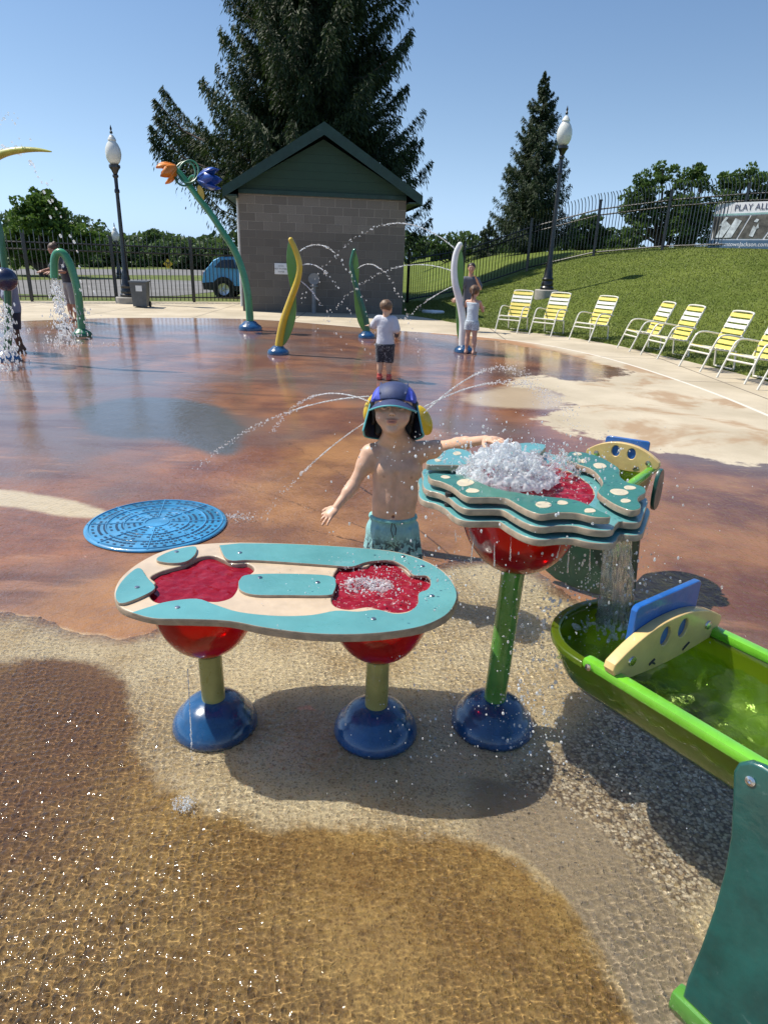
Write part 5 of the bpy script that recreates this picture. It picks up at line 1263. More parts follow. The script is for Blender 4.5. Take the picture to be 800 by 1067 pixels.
# ---------------------------------------------------------------- street lamps
def lamp(name, b, H, label, s=1., group='black lamp posts with white glass globes', detail=True, base_r=.34):
    o = empty(name, (b.x, b.y, b.z), label, 'street lamp', group)
    r = lambda pr_: [(a*s, c*s) for a, c in pr_]
    if detail: mb = MB(); mb.lathe([(base_r, -.4), (base_r, .16), (base_r-.02, .18), (0, .18)], (0, 0, 0), 28); mb.build('footing', pm('footing_concrete', (.36, .34, .3), .85, .1, 6, 60, .002), o)
    z0 = .18 if detail else 0
    Hp = H-1.15*s
    prof = [(.20, z0), (.20, z0+.06), (.17, z0+.10), (.18, z0+.16), (.15, z0+.24), (.17, z0+.30), (.13, z0+.36), (.115, z0+.55), (.095, z0+.62), (.10, z0+.68), (.075, z0+.74), (.06, Hp*.5), (.05, Hp-.5), (.07, Hp-.48), (.07, Hp-.42), (.048, Hp-.38), (.052, Hp-.12), (.08, Hp-.09), (.08, Hp-.05), (.055, Hp-.02), (.10, Hp+.08), (.15, Hp+.14), (.15, Hp+.20), (.11, Hp+.22), (0, Hp+.22)]
    mb = MB(); mb.lathe([(a*s if z > z0+.2 else a, z) for a, z in prof], (0, 0, 0), 20, wob=lambda a, z: 1+.03*math.cos(8*a) if .7 < z < Hp-.5 else 1); mb.build('pole', 'black', o, sharp=30)
    g0 = Hp+.22
    mb = MB(); mb.lathe([(x*s*.98, g0+z*s*.95) for x, z in ((.10, 0), (.15, .05), (.195, .15), (.215, .27), (.20, .40), (.15, .52), (.11, .57), (.10, .60), (.115, .62), (.09, .68), (.04, .75), (.0, .76))], (0, 0, 0), 28); mb.build('globe', 'globe', o, sharp=60)
    mb = MB(); mb.lathe([(.035*s, g0+.74*s), (.04*s, g0+.78*s), (.015*s, g0+.82*s), (.03*s, g0+.86*s), (.0, g0+.96*s)], (0, 0, 0), 12); mb.build('finial', 'black', o)
    return o
m, n, out = newmat('white_globe_glass'); p = N(n, 'ShaderNodeBsdfPrincipled'); p.inputs['Base Color'].default_value = (.72, .73, .68, 1); setin(p, Roughness=.12); p.inputs['Subsurface Weight'].default_value = .3; p.inputs['Subsurface Radius'].default_value = (.1, .1, .1)
tcx = N(n, 'ShaderNodeTexCoord'); wv = N(n, 'ShaderNodeTexNoise'); wv.inputs['Scale'].default_value = 3; n.links.new(tcx.outputs['Object'], wv.inputs['Vector']); cc = mix_col(n, wv.outputs['Fac'], (.60, .62, .57), (.82, .82, .78)); n.links.new(cc, p.inputs['Base Color']); n.links.new(p.outputs[0], out.inputs[0]); M['globe'] = m
def height_for(b, ytop):
    lo_, hi_ = 1., 12.
    return lo_
def proj(p):
    z = p.z-HC; f = p.y*math.cos(PIT)-z*math.sin(PIT); v2 = p.y*math.sin(PIT)+z*math.cos(PIT); u2 = p.x/f*FOC; v2 = v2/f*FOC; c, s = math.cos(ROL), math.sin(ROL)
    return 400+u2*c+v2*s, 533.5-(-u2*s+v2*c)
def solve_h(b, ytop):
    lo_, hi_ = 0.2, 20.
    for _ in range(40):
        m_ = (lo_+hi_)/2
        if proj(Vector((b.x, b.y, b.z+m_)))[1] > ytop: lo_ = m_
        else: hi_ = m_
    return lo_
b = gp(134, 316); H1 = solve_h(b, 131); lamp('street_lamp', b, H1, 'black lamp post beside the grey bin in front of the left fence', 1.0)
b = gp(566, 330); b.z = ground_z(b.x, b.y); H2 = solve_h(b, 111); lamp('street_lamp', b, H2, 'black lamp post rising behind the second lawn chair from the left', 1.0)
b = at(126, 300, 42); b.z = -.2; H3 = solve_h(b, 232); lamp('street_lamp', b, H3, 'small distant lamp post across the road left of the bin', 1.05, detail=False)
print('lamps', H1, H2, H3)
# wheelie bin
b = gp(148, 320); o = empty('litter_bin', (b.x, b.y, 0), 'grey plastic wheeled bin with white sticker at the foot of the lamp post', 'bin', None, R(8))
mb = MB(); Vv = [(sx*(.22+.05*k)-0, sy*(.24+.05*k), .04+.84*k) for k in (0, 1) for sx, sy in ((-1, -1), (1, -1), (1, 1), (-1, 1))]; mb.add(Vv, [(0, 3, 2, 1), (4, 5, 6, 7), (0, 1, 5, 4), (1, 2, 6, 5), (2, 3, 7, 6), (3, 0, 4, 7)], 0, False); mb.build('bin_body', 'grey_bin', o)
mb = MB(); mb.box((0, 0, .91), (.60, .64, .05), bev=.02); mb.box((0, -.31, .885), (.5, .04, .04), bev=.01); mb.build('lid', 'grey_bin', o)
mb = MB(); mb.box((.02, -.286, .68), (.2, .004, .2)); mb.build('sticker', 'white', o); o.scale = (.82, .85, .74)
for s in (-1, 1): mb = MB(); mb.tube([(s*.2, .25, .1), (s*.26, .25, .1)], .1, 18); mb.build('wheel', 'dark', o)

# ---------------------------------------------------------------- pump building
bl, br_ = gp(253.5, 324), gp(418.5, 328); wx = (br_-bl); Wd = wx.length; ang = math.atan2(wx.y, wx.x)
BH = solve_h(bl, 199)*1.0; D = 5.5
print('building', Wd, BH, ang)
o = empty('pump_house', (bl.x, bl.y, 0), 'small grey concrete block building with dark green gable roof in front of the big spruce', 'building', None, ang)
m, n, out = newmat('concrete_block'); p = N(n, 'ShaderNodeBsdfPrincipled'); tcx = N(n, 'ShaderNodeTexCoord'); v = tcx.outputs['Object']
sxyz = N(n, 'ShaderNodeSeparateXYZ'); n.links.new(v, sxyz.inputs[0]); cxy = N(n, 'ShaderNodeCombineXYZ')
n.links.new(math_node(n, 'ADD', sxyz.outputs[0], sxyz.outputs[1]), cxy.inputs[0]); n.links.new(sxyz.outputs[2], cxy.inputs[1])
bk_ = N(n, 'ShaderNodeTexBrick'); n.links.new(cxy.outputs[0], bk_.inputs['Vector']); bk_.inputs['Scale'].default_value = 1.; bk_.inputs['Brick Width'].default_value = .42; bk_.inputs['Row Height'].default_value = .208
bk_.inputs['Mortar Size'].default_value = .008; bk_.inputs['Mortar Smooth'].default_value = .2; bk_.inputs['Bias'].default_value = 0.
bk_.inputs['Color1'].default_value = (.165, .148, .128, 1); bk_.inputs['Color2'].default_value = (.245, .222, .192, 1); bk_.inputs['Mortar'].default_value = (.38, .345, .30, 1)
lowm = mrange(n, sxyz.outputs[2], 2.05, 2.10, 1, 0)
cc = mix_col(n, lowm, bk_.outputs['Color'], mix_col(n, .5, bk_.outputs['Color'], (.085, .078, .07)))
cc = mix_col(n, mrange(n, noise(n, v, 40, 4), .35, .7, 0, .4), cc, (.13, .11, .09)); cc = mix_col(n, mrange(n, noise(n, v, 1.2, 5), .5, .7, 0, .35), cc, (.16, .14, .12))
n.links.new(cc, p.inputs['Base Color']); setin(p, Roughness=.9)
hgt = math_node(n, 'SUBTRACT', math_node(n, 'MULTIPLY', noise(n, v, 60, 3), .3), bk_.outputs['Fac']); n.links.new(bump(n, hgt, .9, .012), p.inputs['Normal']); n.links.new(p.outputs[0], out.inputs[0]); M['block'] = m
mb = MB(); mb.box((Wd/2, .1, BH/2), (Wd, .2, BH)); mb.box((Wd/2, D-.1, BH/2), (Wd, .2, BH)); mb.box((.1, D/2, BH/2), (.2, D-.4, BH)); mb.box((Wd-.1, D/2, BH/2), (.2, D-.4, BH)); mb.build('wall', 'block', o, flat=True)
apx = solve_h(Vector(((bl.x+br_.x)/2, bl.y, 0)), 134); print('apex', apx); ov_ = .34; fo = .45
m, n, out = newmat('green_siding'); p = N(n, 'ShaderNodeBsdfPrincipled'); tcx = N(n, 'ShaderNodeTexCoord'); v = tcx.outputs['Object']
wv = N(n, 'ShaderNodeTexWave'); wv.wave_type = 'BANDS'; wv.bands_direction = 'Z'; wv.wave_profile = 'SAW'; wv.inputs['Scale'].default_value = 1.6; n.links.new(v, wv.inputs['Vector'])
cc = mix_col(n, noise(n, v, 5, 4), (.007, .036, .023), (.012, .056, .035)); n.links.new(cc, p.inputs['Base Color']); setin(p, Roughness=.55); n.links.new(bump(n, wv.outputs['Fac'], .8, .02), p.inputs['Normal']); n.links.new(p.outputs[0], out.inputs[0]); M['siding'] = m
M['trimgreen'] = pm('green_trim', (.010, .040, .030), .45, .12, 3, 40, .0006)
M['roofing'] = pm('roof_metal', (.04, .058, .054), .5, .15, 3, 30, .002)
rise = apx-BH; rh = rise*(Wd/2)/(Wd/2+ov_)
mb = MB(); zt = BH+.02
mb.add([(0.0, -.03, BH-.02), (Wd, -.03, BH-.02), (Wd, -.03, BH+.10), (Wd/2, -.03, apx-.20), (0, -.03, BH+.10), (0, .12, BH-.02), (Wd, .12, BH-.02), (Wd, .12, BH+.10), (Wd/2, .12, apx-.2), (0, .12, BH+.10)], [(0, 1, 2, 3, 4), (9, 8, 7, 6, 5), (0, 5, 6, 1)], 0, False); mb.build('gable_siding', 'siding', o, flat=True)
mb = MB(); mb.box((Wd/2, -.05, BH-.0), (Wd-.02, .05, .10)); mb.build('gable_trim', 'trimgreen', o)
rf = MB(); ye, yb = -fo, D+fo
ez = BH-.08
for s in (0, 1):
    xe = -ov_ if s == 0 else Wd+ov_; t_ = .12
    Vv = [(xe, ye, ez), (Wd/2, ye, apx-.02), (Wd/2, yb, apx-.02), (xe, yb, ez), (xe, ye, ez+t_), (Wd/2, ye, apx-.02+t_), (Wd/2, yb, apx-.02+t_), (xe, yb, ez+t_)]
    rf.add(Vv, [(0, 3, 2, 1), (4, 5, 6, 7), (0, 4, 7, 3), (0, 1, 5, 4), (2, 3, 7, 6)], 0, False)
rfo = rf.build('roof', 'roofing', o, flat=True)
for s in (0, 1):
    xe = -ov_-.02 if s == 0 else Wd+ov_+.02; mb = MB(); Vv = []
    for yy in (ye-.03, ye+.0-.002): Vv += [(xe, yy, ez-.12), (Wd/2, yy, apx-.16), (Wd/2, yy, apx+.13), (xe, yy, ez+.13)]
    mb.add(Vv, [(0, 1, 2, 3), (7, 6, 5, 4), (0, 3, 7, 4), (1, 0, 4, 5), (3, 2, 6, 7)], 0, False); mb.build('barge_board', 'trimgreen', rfo, flat=True)
mb = MB(); mb.box((-ov_/2, D/2, ez-.05), (ov_-.02, D+2*fo-.04, .04)); mb.box((-ov_-.01, D/2, ez-.0), (.03, D+2*fo, .22)); mb.build('soffit', 'trimgreen', o, flat=True)
mb = MB(); mb.box((Wd+ov_/2, D/2, ez-.05), (ov_-.02, D+2*fo-.04, .04)); mb.box((Wd+ov_+.01, D/2, ez-.0), (.03, D+2*fo, .22)); mb.build('soffit', 'trimgreen', o, flat=True)
mb = MB(); mb.tube([(-.05, .35, ez-.05), (-.05, .35, 1.3), (-.05, .35, .1)], .04, 8); mb.build('downpipe', 'white', o)
def bpt(x, y):
    p_ = gp(x, y); d = Vector(ray(x, y)); nrm = Vector((-math.sin(ang), math.cos(ang), 0)); t = (bl-Vector((0, 0, HC))).dot(nrm)/d.dot(nrm); q = Vector((0, 0, HC))+d*t-bl
    return q.dot(Vector((math.cos(ang), math.sin(ang), 0))), q.z
sx1, sz1 = bpt(286, 274); sx2, sz2 = bpt(300, 286)
sg_ = empty('wall_sign', tuple(bl+Vector((math.cos(ang), math.sin(ang), 0))*((sx1+sx2)/2)+Vector((0, 0, (sz1+sz2)/2))), 'white notice with three lines of lettering on the block wall', 'sign', None, ang)
mb = MB(); mb.box((0, -.02, 0), (sx2-sx1, .02, sz1-sz2), bev=.005); mb.build('board', 'white', sg_)
for k, (t_, sz_) in enumerate((('NOTICE', .04), ('NOT POTABLE', .055), ('WATER', .05))):
    text_mesh(t_, sz_, 'dark', Matrix.Translation((0, -.0315, .055-.075*k)) @ Matrix.Rotation(math.pi/2, 4, 'X'), sg_, align='CENTER', ext=.001)
vx, _ = bpt(327, 326); vz = bpt(327, 293)[1]
vb = bl+Vector((math.cos(ang), math.sin(ang), 0))*vx+Vector((math.sin(ang), -math.cos(ang), 0))*.25
vo_ = empty('standpipe', (vb.x, vb.y, 0), 'grey standpipe with round bell head against the block wall', 'standpipe', None, ang)
M['pipegrey'] = pm('grey_pipe_paint', (.20, .215, .23), .5, .1, 5, 60, .0005)
mb = MB(); mb.tube([(0, 0, -.02), (0, 0, .72)], .055, 14); mb.lathe([(.11, .70), (.11, .74), (.06, .75)], (0, 0, 0), 16); mb.build('pipe', 'pipegrey', vo_)
mb = MB(); mb.lathe([(.07, -.10), (.12, -.08), (.155, 0), (.15, .03), (.10, .02), (.0, .015)], (0, 0, 0), 20, rot=Matrix.Rotation(math.pi/2, 3, 'X')); mb.v = [(a, b_-.06, c+.9) for a, b_, c in mb.v]; mb.build('bell', 'pipegrey', vo_)
# block planter/wall base visible right of the pipe is the building itself

# ---------------------------------------------------------------- chairs
M['strapY'] = pm('yellow_vinyl', (.76, .62, .15), .4, .05, 20, 100, .0003); M['strapW'] = pm('white_vinyl', (.74, .73, .68), .4, .05, 20, 100, .0003); M['chairframe'] = pm('cream_tube', (.72, .70, .62), .35, .05, 20, 100, .0002, coat=.3)
ch_parts = {}
def make_chair_meshes():
    fr = MB(); hw_ = .27; r = .015
    for s in (-1, 1):
        x = s*hw_
        fr.tube(catmull([(x, -.42, 0.), (x, -.33, .25), (x, -.24, .50), (x, -.17, .585), (x, -.05, .60), (x, .10, .58), (x, .22, .56)], 5), r, 8)
        fr.tube([(s*.235, -.30, .38), (s*.235, .05, .34), (s*.235, .13, .345)], r, 8)
        fr.tube([(s*.235, .20, .02), (s*.235, .17, .34)], r, 8)
        fr.tube([(s*.235, -.30, .36), (s*hw_, -.29, .36)], r, 8)
    fr.tube(catmull([(-.235, .10, .33), (-.235, .20, .56), (-.235, .33, .90), (-.20, .352, .955), (0, .357, .965), (.20, .352, .955), (.235, .33, .90), (.235, .20, .56), (.235, .10, .33)], 6), r, 8)
    fr.tube([(-hw_, -.315, .29), (hw_, -.315, .29)], r, 8); fr.tube([(-.235, .20, .03), (.235, .20, .03)], r, 8)
    fr.tube([(-.235, -.30, .38), (.235, -.30, .38)], r, 8)
    def strap(mb, y, z, ny, nz, w_, mi):
        # wide band from side to side, along direction (ny, nz) its width
        a = Vector((0, ny, nz)).normalized()*w_/2; nn = Vector((0, -nz, ny)).normalized()*.004
        V_ = []
        for x in (-.245, -.12, 0, .12, .245):
            sag = -.010*(1-(x/.245)**2); c_ = Vector((x, y, z))+Vector((0, nn.y, nn.z)).normalized()*sag*(-1 if nn.z < 0 else 1)
            V_ += [c_-a-nn, c_+a-nn, c_+a+nn, c_-a+nn]
        F_ = []
        for i in range(4):
            for k in range(4): F_.append((i*4+k, i*4+(k+1) % 4, (i+1)*4+(k+1) % 4, (i+1)*4+k))
        F_ += [(0, 3, 2, 1), (16, 17, 18, 19)]; mb.add(V_, F_, mi, False)
    bk = MB(); cols = [0, 1, 1, 0, 0, 0, 0]
    for i, c in enumerate(cols):
        t = .90-.088*i; y = .33-(.90-t)*.395; strap(bk, y-.012, t, .395, 1, .064, c)
    st = MB()
    for i, c in enumerate([0, 0, 1, 1, 1]): strap(st, -.255+.083*i, .392-.010*i, 1, -.11, .062, c)
    return fr, bk, st
fr, bk, st = make_chair_meshes()
feet = [((517.3, 345.6), (536.2, 347.4), (552, 345)), ((552.5, 349.2), (571.3, 350.4), (588.8, 349.5)), ((593.7, 353.9), (611.5, 356.5), (635, 355.3)), ((641, 363), (656.4, 366.4), (689, 367.5)),
        ((667.4, 370), (683.4, 374), (720, 374.4)), ((707.4, 382), (728, 387.4), (770, 387.4)), ((748, 393.6), (773, 400.6), (818, 399)), ((790, 406.4), (818, 415), (868, 414))]
labels = ['yellow strap lawn chair farthest left, on the concrete edge before the lamp post', 'yellow strap lawn chair directly in front of the right lamp post foot', 'yellow strap lawn chair standing alone just right of the lamp post, third from left',
          'yellow strap lawn chair, left one of the overlapping pair, fourth from left', 'yellow strap lawn chair, right one of the overlapping pair, fifth from left', 'yellow strap lawn chair below the banner, sixth from left', 'large yellow strap lawn chair at the right edge, seventh from left', 'nearest yellow strap lawn chair, cut off by the right edge']
proto = None
for i, (a, b_, c_) in enumerate(feet):
    A_, B_, C_ = gp(*a), gp(*b_), gp(*c_)
    fwd = (B_-C_); fwd.z = 0; fwd.normalize(); sdv = (B_-A_); perp = Vector((-sdv.y, sdv.x, 0)).normalized()
    if perp.dot(fwd) < 0: perp = -perp
    f_ = (fwd*.65+perp*.35).normalized(); rz = math.atan2(f_.x, -f_.y)      # chair faces -Y at rz=0
    mid_ = (A_+B_)/2+Vector((0, 0, 0)) - f_*.42*1.0
    if proto is None:
        proto = empty('lawn_chair', (mid_.x, mid_.y, .016 if False else .0), labels[i], 'lawn chair', 'yellow and white strap chairs along the lawn edge', rz); proto.scale = (1, 1, .93)
        for nm, mb, ms in (('frame', fr, ['chairframe']), ('backrest', bk, ['strapY', 'strapW']), ('seat', st, ['strapY', 'strapW'])): mb.build(nm, ms, proto)
        ch_ = [c for c in col.objects if c.parent == proto]
    else:
        q = proto.copy(); col.objects.link(q); q.location = (mid_.x, mid_.y, 0); q.rotation_euler = (0, 0, rz); q['label'] = labels[i]; q.scale = (1, 1, .93)
        for c in ch_: d_ = c.copy(); col.objects.link(d_); d_.parent = q

# ---------------------------------------------------------------- fences
def fence(name, pts, label, H, curl, post_h, gap=.125, rails=(.16, 1.42, 1.60), post_every=2.4, z_of=None, spear=True):
    """ornamental metal fence along points; children: posts and picket panels"""
    P = [Vector(p) for p in pts]; seg = [(P[i+1]-P[i]).length for i in range(len(P)-1)]; T = sum(seg)
    def pos(s):
        for i, L in enumerate(seg):
            if s <= L or i == len(seg)-1: return P[i].lerp(P[i+1], s/L), (P[i+1]-P[i]).normalized()
            s -= L
    o = empty(name, (P[0].x, P[0].y, 0), label, 'fence'); off = Vector((P[0].x, P[0].y, 0))
    n_ = max(1, round(T/post_every))
    for k in range(n_+1):
        p, t = pos(T*k/n_); z = z_of(p.x, p.y); mb = MB(); c_ = p-off; rot = Matrix.Rotation(math.atan2(t.y, t.x), 3, 'Z')
        mb.box((c_.x, c_.y, z+post_h/2-.15), (.075, .075, post_h+.3), rot); mb.box((c_.x, c_.y, z+post_h+.02), (.1, .1, .04), rot); mb.build('post', 'black', o, flat=True)
    for k in range(n_):
        mb = MB(); s0, s1 = T*k/n_+.04, T*(k+1)/n_-.04; a, t = pos(s0); b_, _ = pos(s1)
        za, zb_ = z_of(a.x, a.y), z_of(b_.x, b_.y)
        for rz_ in rails:
            mb.tube([Vector((a.x-off.x, a.y-off.y, za+rz_)), Vector((b_.x-off.x, b_.y-off.y, zb_+rz_))], .022, 4)
        m_ = int((s1-s0)/gap)
        for j in range(m_+1):
            s_ = s0+(s1-s0)*j/m_; p, t = pos(s_); z = za+(zb_-za)*j/m_; x, y = p.x-off.x, p.y-off.y
            if curl:
                nv = Vector((t.y, -t.x, 0)); 
                if nv.y > 0: nv = -nv
                pp = [Vector((x, y, z+.08)), Vector((x, y, z+H-.1))]+[Vector((x, y, z+H-.1))+nv*(.38*(1-math.cos(a_)))+Vector((0, 0, .38*math.sin(a_))) for a_ in (.3, .6, .9, 1.25)]
                mb.tube(pp, .0125, 4, cap=False)
            else:
                hh_ = H if j % 2 == 0 else H-.16; mb.tube([(x, y, z+.06), (x, y, z+hh_-.08), (x, y, z+hh_)], [.0125, .0125, .003], 4, cap=False)
        mb.build('picket_panel', 'black', o, flat=True)
    return o
fence('metal_fence', [FL[0]-Vector((1, 0, 0)), FL[1], FL[2], (bl.x-.1, far_edge(bl.x-.1)+.0, 0)], 'low black metal picket fence with spear tops left of the building', 1.95, False, 1.8, z_of=lambda x, y: -.02, gap=.12)
def gzz(x, y): return ground_z(x, y)
FR = [gp(424, 316), gp(442, 315)]
def crest(x, ygr, Y): q = at(x, ygr, Y); return q
R0 = gp(424, 316); 
path = [(R0.x, 24.6, 0), (1.2, 25.2, 0), (2.6, 25.6, 0), (4.2, 25.6, 0), (5.6, 25.2, 0), (7.2, 24.2, 0), (9.0, 22.6, 0), (10.6, 20.8, 0), (12.2, 18.6, 0), (14.0, 15.6, 0)]
fence('metal_fence', path, 'tall black metal fence with curved-over picket tops climbing along the lawn crest', 1.66, True, 1.72, z_of=gzz, rails=(.12, 1.28, 1.46), gap=.11)
# ---------------------------------------------------------------- banner on the fence
def on_fence(x, y):
    d = Vector(ray(x, y)); a, b_ = Vector(path[7]), Vector(path[8]); 
    nrm = Vector((-(b_-a).y, (b_-a).x, 0)).normalized(); t = ((a-nrm*.0)-Vector((0, 0, HC))).dot(nrm)/d.dot(nrm); return Vector((0, 0, HC))+d*t
tl, bl2, tr_ = on_fence(748, 212), on_fence(738, 259), on_fence(800, 203); br2 = on_fence(800, 259)
uu = (br2-bl2); uu.z = 0; uu.normalize(); print('banner', tl, bl2, tr_, br2)
nrm = Vector((uu.y, -uu.x, 0)); nrm = nrm if nrm.y < 0 else -nrm
bo = bl2+nrm*.10; bn = empty('banner', tuple(bo), 'white and blue printed banner tied to the fence on the hill', 'banner', None, math.atan2(uu.y, uu.x))
Wb = 4.6; hL = tl.z-bl2.z; hR = hL*.98
xoff = (tl-bl2).dot(uu)
def bq(name, q, mat, dy=0.0, thick=.008):
    mb = MB(); mb.add([(x, dy, z) for x, z in q]+[(x, dy-thick, z) for x, z in q], [tuple(range(len(q)))[::-1], tuple(range(len(q), 2*len(q)))]+[(i, (i+1) % len(q), len(q)+(i+1) % len(q), len(q)+i) for i in range(len(q))], 0, False)
    return mb.build(name, mat, bn, flat=True)
M['bnw'] = pm('banner_white', (.72, .72, .76), .6, .05, 3, 20, .003); M['bnb'] = pm('banner_blue', (.055, .12, .21), .6, .1, 3, 20, .003); M['bnt'] = pm('banner_teal', (.25, .42, .42), .6, .1, 3, 20, .003); M['bng'] = pm('banner_grey_photo', (.10, .095, .085), .6, .35, 6, 20, .003); M['bnl'] = pm('banner_light_shape', (.55, .6, .64), .6, .25, 8, 20, .003)
bq('sheet', [(0, 0), (Wb, .0), (Wb+.0, hR), (xoff+.12, hL), (xoff, hL-.1), (0.02, .3)], 'bnw')
bq('blue_band', [(.0, .0), (Wb, 0), (Wb, hL*.19), (.02, hL*.19)], 'bnb', -.010)
bq('teal_stripe', [(xoff*.8, hL*.72), (Wb, hL*.76), (Wb, hL*.79), (xoff*.82, hL*.76)], 'bnt', -.010)
bq('photo', [(.14, hL*.22), (.85, hL*.22), (1.12, hL*.71), (xoff*.9, hL*.70)], 'bng', -.010); bq('photo', [(.90, hL*.22), (1.62, hL*.22), (1.98, hL*.73), (1.17, hL*.71)], 'bng', -.010); bq('photo', [(1.68, hL*.22), (3.2, hL*.22), (3.5, hL*.75), (2.04, hL*.73)], 'bng', -.010)
for q in ([(.2, .24), (.42, .24), (.62, .5), (.42, .62)], [(.48, .24), (.70, .24), (.92, .6), (.72, .66)], [(.26, .5), (.36, .5), (.5, .68), (.42, .69)]): bq('light_shape', [(a, hL*z) for a, z in q], 'bnl', -.020)
for q in ([(1.22, .28), (1.34, .25), (1.40, .42), (1.30, .50)], [(1.28, .58), (1.38, .56), (1.42, .62), (1.34, .64)], [(1.36, .42), (1.46, .44), (1.42, .54)]): bq('light_shape', [(a, hL*z) for a, z in q], 'bnl', -.020)
for q in ([(1.74, .25), (1.96, .24), (2.5, .60), (2.34, .66)], [(2.05, .24), (2.5, .24), (2.9, .52), (2.72, .6)], [(1.9, .50), (2.1, .60), (2.2, .72), (2.0, .68)]): bq('light_shape', [(a, hL*z) for a, z in q], 'bnl', -.020)
M['bntext'] = pm('banner_ink', (.05, .06, .12), .6, .1, 3, 20, 0)
text_mesh('PLAY ALL DAY', hL*.19, 'bntext', Matrix.Translation((.62, -.0195, hL*.82)) @ Matrix.Rotation(math.pi/2, 4, 'X') @ Matrix.Rotation(R(1), 4, 'Z'), bn, ext=.001)
text_mesh('DowntownJackson.com/Play', hL*.13, 'bnw', Matrix.Translation((.24, -.0195, hL*.055)) @ Matrix.Rotation(math.pi/2, 4, 'X'), bn, ext=.001)
# white stone lid in the grass
b = gp(451, 326.5); b.z = ground_z(b.x, b.y); mb = MB(); mb.lathe([(.34, -.05), (.34, .05), (.31, .07), (0, .075)], (0, 0, 0), 24); ob = mb.build('utility_cover', 'white'); ob.location = b; tag(ob, 'pale round utility cover lying in the grass right of the building', 'utility cover')
# ---------------------------------------------------------------- trees
def leaf_mat(name, trans=.35, rough=.55):
    m, n, out = newmat(name); a = N(n, 'ShaderNodeAttribute', attribute_name='tint')
    d = N(n, 'ShaderNodeBsdfPrincipled'); n.links.new(a.outputs['Color'], d.inputs['Base Color']); setin(d, Roughness=rough); d.inputs['Specular IOR Level'].default_value = .3
    t = N(n, 'ShaderNodeBsdfTranslucent'); n.links.new(mix_col(n, .5, a.outputs['Color'], (.12, .2, .03)), t.inputs[0])
    mx = N(n, 'ShaderNodeMixShader'); mx.inputs[0].default_value = trans; n.links.new(d.outputs[0], mx.inputs[1]); n.links.new(t.outputs[0], mx.inputs[2]); n.links.new(mx.outputs[0], out.inputs[0]); return m
M['leaf'] = leaf_mat('leaves'); M['needle'] = leaf_mat('needles', .12, .6)
M['bark'] = pm('bark', (.09, .065, .05), .9, .3, 6, 25, .02); M['bark_grey'] = pm('grey_bark', (.16, .14, .12), .9, .3, 6, 25, .02)
def quads_from(C, D, U, L, Wd_):
    """leaf-shaped quads: centre line direction D, width direction U"""
    a = C-D*L[:, None]*.5; b = C+D*L[:, None]*.5; w_ = U*Wd_[:, None]*.5
    V_ = np.stack([a, C+w_, b, C-w_], 1).reshape(-1, 3); return V_, np.arange(len(V_)).reshape(-1, 4)
def unit(a): return a/np.maximum(np.linalg.norm(a, axis=1, keepdims=True), 1e-9)
